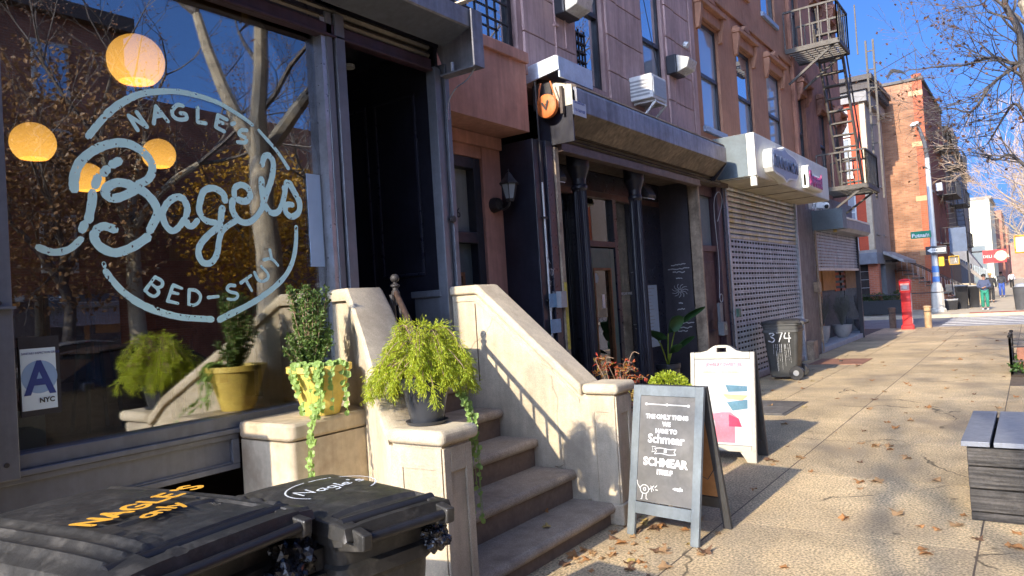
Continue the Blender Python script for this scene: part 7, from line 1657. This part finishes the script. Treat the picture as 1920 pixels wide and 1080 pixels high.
tree_l = [(1.6, 57, 'third pale bare tree along the far sidewalk', 1.0), (1.0, 68, 'fourth pale bare tree along the far sidewalk', 2.2), (0, 78, 'fifth pale bare tree far along the sidewalk', 3.0), (-.2, 95, 'sixth pale bare tree far down the block', 4.0), (1.5, 120, 'last pale bare tree visible down the street', 5.0)]
for x, y, lab, rz in tree_l: copy_tree(tE, lab, (x, y, 0), rz)
# golden tree and others across the avenue
tG = tree('golden leaved tree across the avenue', 31, 3.0, .18, 2.3, 5, 1.0, barkd, barkd, lf_gold, .006, nm='golden_tree')
rng = random.Random(4); lf = MB()
for i in range(5200):
    v = Vector((rng.gauss(0, 1), rng.gauss(0, 1), rng.gauss(0, 1))).normalized() * (rng.random() ** .5); p = Vector((v.x * 3.0, v.y * 3.2, 5.2 + v.z * 3.0)); leafq(lf, p, Vector((rng.gauss(0, 1), rng.gauss(0, 1), rng.gauss(0, 1))), Vector((rng.gauss(0, 1), rng.gauss(0, 1), 1)), .2, .15)
lf.build('leaves', lf_gold, tG, norm=False); tG.location = (15.2, 17.2, 0)
tH = copy_tree(tG, 'brown leaved tree across the avenue before the brown block', (13.8, 9.6, 0), 1.2)
tI = copy_tree(tG, 'brown leaved tree across the avenue at the left of the window reflection', (13.8, 3.0, 0), 2.4)
lf = MB(); rng = random.Random(8)
for i in range(5200):
    v = Vector((rng.gauss(0, 1), rng.gauss(0, 1), rng.gauss(0, 1))).normalized() * (rng.random() ** .45); p = Vector((v.x * 3.2, v.y * 3.4, 6.0 + v.z * 4.0)); leafq(lf, p, Vector((rng.gauss(0, 1), rng.gauss(0, 1), rng.gauss(0, 1))), Vector((rng.gauss(0, 1), rng.gauss(0, 1), 1)), .17, .12)
lv = lf.build('leaves', leaf_mat('withered_brown_leaf', (.34, .19, .08), (.16, .09, .045), trans=.35), tH, norm=False)
for t_ in (tH, tI):
    for c_ in list(kids(t_)):
        if c_.name.startswith('leaves') and c_ is not lv: bpy.data.objects.remove(c_)
o = lv.copy(); col.objects.link(o); o.parent = tI; W[o] = Vector()
copy_tree(tA, 'bare tree across the avenue by the brown block', (14.0, 6.5, 0), 3.6); copy_tree(tC, 'bare tree across the avenue before the golden tree', (13.6, 11.5, 0), 2.6); copy_tree(tC, 'bare tree across the avenue behind the golden tree', (14.6, 21, 0), 4.4); copy_tree(tC, 'bare tree across the avenue by its corner', (14.0, 25.5, 0), .6)
# overhanging limbs reaching into the picture from the kerb tree
LM = thing('overhanging_limb', 'crooked dark plane tree limbs hanging in from the upper right', 'tree limb', tuple(at(1925, 120, 1, 13.2)))
rng = random.Random(77); limb = MB(); tw = MB(); lf = MB()
def pxpath(pts, Y=13.2, dy=0): return [at(x, y, 1, Y + dy * i) for i, (x, y) in enumerate(pts)]
mains = [([(1960, 260), (1925, 160), (1915, 105), (1912, 60), (1893, 25), (1884, 5), (1893, -30), (1905, -80)], .055, .04, 0), ([(1916, 118), (1895, 118), (1868, 108), (1842, 112), (1810, 122), (1770, 124), (1735, 128), (1700, 132)], .032, .006, .1),
         ([(1918, 118), (1890, 135), (1862, 155), (1845, 180), (1826, 205), (1812, 210), (1788, 203), (1776, 206)], .026, .006, -.1), ([(1960, 300), (1935, 240), (1905, 195), (1885, 215), (1870, 240), (1852, 270)], .03, .01, .1),
         ([(1905, -40), (1870, -20), (1840, 8), (1800, 14), (1775, 25)], .014, .004, .1), ([(1914, 90), (1895, 75), (1870, 60), (1848, 30)], .012, .004, -.1),
         ([(1940, 330), (1910, 300), (1888, 290), (1868, 300), (1840, 292)], .03, .008, .1)]
for pts, r0, r1, dy in mains:
    P = [Vector(q) for q in smooth_path([tuple(q) for q in pxpath(pts, 13.2, dy)], 5)]; n = len(P)
    limb.tube(P, [r0 + (r1 - r0) * k / (n - 1) for k in range(n)], 7, cap=False)
    for k in range(2, n):
        pr = .75 if r0 < .05 else .2
        if rng.random() < pr:
            d = (P[k] - P[k - 1]).normalized(); ax = Matrix.Rotation(rng.uniform(0, 6.28), 3, d) @ d.orthogonal().normalized()
            rk = r0 + (r1 - r0) * k / (n - 1)
            grow(tw, tw, lf, P[k], (d * .8 + ax * .8 + Vector((0, 0, .12))).normalized(), max(.006, rk * .5), rng.uniform(.3, .62), 4, 6, rng, .14, .0026)
limb.build('limb', bark if 0 else barkd, LM, True, norm=False); tw.build('twigs', barkd, LM, norm=False); lf.build('leaves', lf_dry, LM, norm=False)

# ---------------------------------------------------------------- fallen leaves
fl_m = []
for nm_, c in (('dry_leaf_tan', (.44, .27, .13)), ('dry_leaf_orange', (.45, .22, .08)), ('dry_leaf_brown', (.2, .11, .06)), ('dry_leaf_yellow', (.5, .38, .14))):
    fl_m.append(leaf_mat(nm_, c, tuple(x * .8 for x in c), trans=.15, rough=.8))
protos = []
for v in range(6):
    rng = random.Random(v); mb = MB(); n = 15; R_ = .058; ring = []
    for k in range(n):
        a = 2 * math.pi * k / n; rr = R_ * (1.0 if k % 3 == 0 else .6 if k % 3 == 1 else .74) * rng.uniform(.8, 1.15)
        ring.append((rr * math.cos(a), rr * math.sin(a), .012 + .02 * (rr / R_) ** 2 * math.sin(a * 2 + v) + rng.uniform(-.003, .006)))
    mb.add([(0, 0, .012)] + ring, [(0, 1 + k, 1 + (k + 1) % n) for k in range(n)]); mb.beam((0, 0, .012), (-.07, .01, .02), .003)
    o = mb.build('fallen_leaf', fl_m[v % 4], None, norm=False); protos.append(o)
leafspots = []
rng = random.Random(12)
px_spots = [(1085, 935), (1150, 1010), (1165, 1020), (1200, 1055), (1110, 1035), (1130, 1048), (1225, 995), (1235, 990), (1150, 1000), (1100, 1050), (1180, 1070), (1060, 1060), (1075, 1045), (1700, 860), (1683, 965), (1584, 974), (1730, 1030), (1800, 985), (1895, 1025), (1906, 1000), (1808, 968), (1792, 986), (1833, 1012), (1910, 1030),
            (1668, 838), (1642, 838), (1663, 793), (1680, 803), (1707, 790), (1720, 764), (1615, 832), (1698, 775), (1740, 765), (1790, 695), (1775, 729), (1872, 766), (1905, 745), (1825, 705), (1800, 675), (1860, 675), (1636, 714), (1640, 750), (1700, 720), (1605, 747), (1570, 748), (1612, 906), (1645, 905), (1755, 902), (1726, 989), (1735, 1040), (1612, 917),
            (1470, 1065), (1520, 885), (1500, 860), (1655, 680), (1770, 640), (1830, 650), (1870, 640), (1315, 1040), (1322, 1037), (1442, 863), (1448, 872), (1455, 866), (1310, 975), (1245, 1065)]
for x, y in px_spots: p = at(x, y, 2, 0); leafspots.append((p.x, p.y, 0, 1.0))
for i in range(46): leafspots.append((rng.gauss(-2.45, .22), rng.gauss(4.35, .4), 0, rng.uniform(.4, .95)))
for i in range(80): leafspots.append((rng.uniform(-3.6, 1.3), rng.uniform(3.2, 27), 0, rng.uniform(.35, 1.05)))
for i in range(30): leafspots.append((rng.uniform(-4.2, -2.9), rng.uniform(9, 18), 0, rng.uniform(.5, .9)))
steps_l = [(1040, 873, .61 - .225, 2), (1050, 877, .385, 2), (1105, 935, .16, 1), (1112, 936, .16, 1), (1025, 989, .16, 1), (935, 808, .61, 3), (945, 810, .61, 3), (580, 778, 1.069, 0), (1020, 960, .16, 1), (600, 779, 1.069, 0)]
for x, y, z, _ in steps_l: p = at(x, y, 2, z); leafspots.append((p.x, p.y, z + .002, 1.0))
used = set()
for i, (x, y, z, s) in enumerate(leafspots):
    if z == 0 and (x < -2.6 and y < 5.2): continue
    v = rng.randrange(6) if i > 60 else [0, 1, 5, 1, 2, 4][rng.randrange(6)]
    if v not in used: o = protos[v]; used.add(v)
    else: o = protos[v].copy(); col.objects.link(o)
    o.location = (x, y, z + .001); o.rotation_euler = (rng.uniform(-.15, .15), rng.uniform(-.15, .15), rng.uniform(0, 6.28)); k = s * rng.uniform(.5, 1.0); o.scale = (k, k, k * rng.uniform(.7, 1.5))
    on = 'stoop and pedestal' if z > 0 else 'sidewalk'
    tag(o, 'curled dry autumn leaf lying on the stone %s' % on if z > 0 else 'dry autumn leaf lying loose on the sidewalk', 'leaf', 'fallen leaves on the %s' % on)
for v in range(6):
    if v not in used: bpy.data.objects.remove(protos[v])
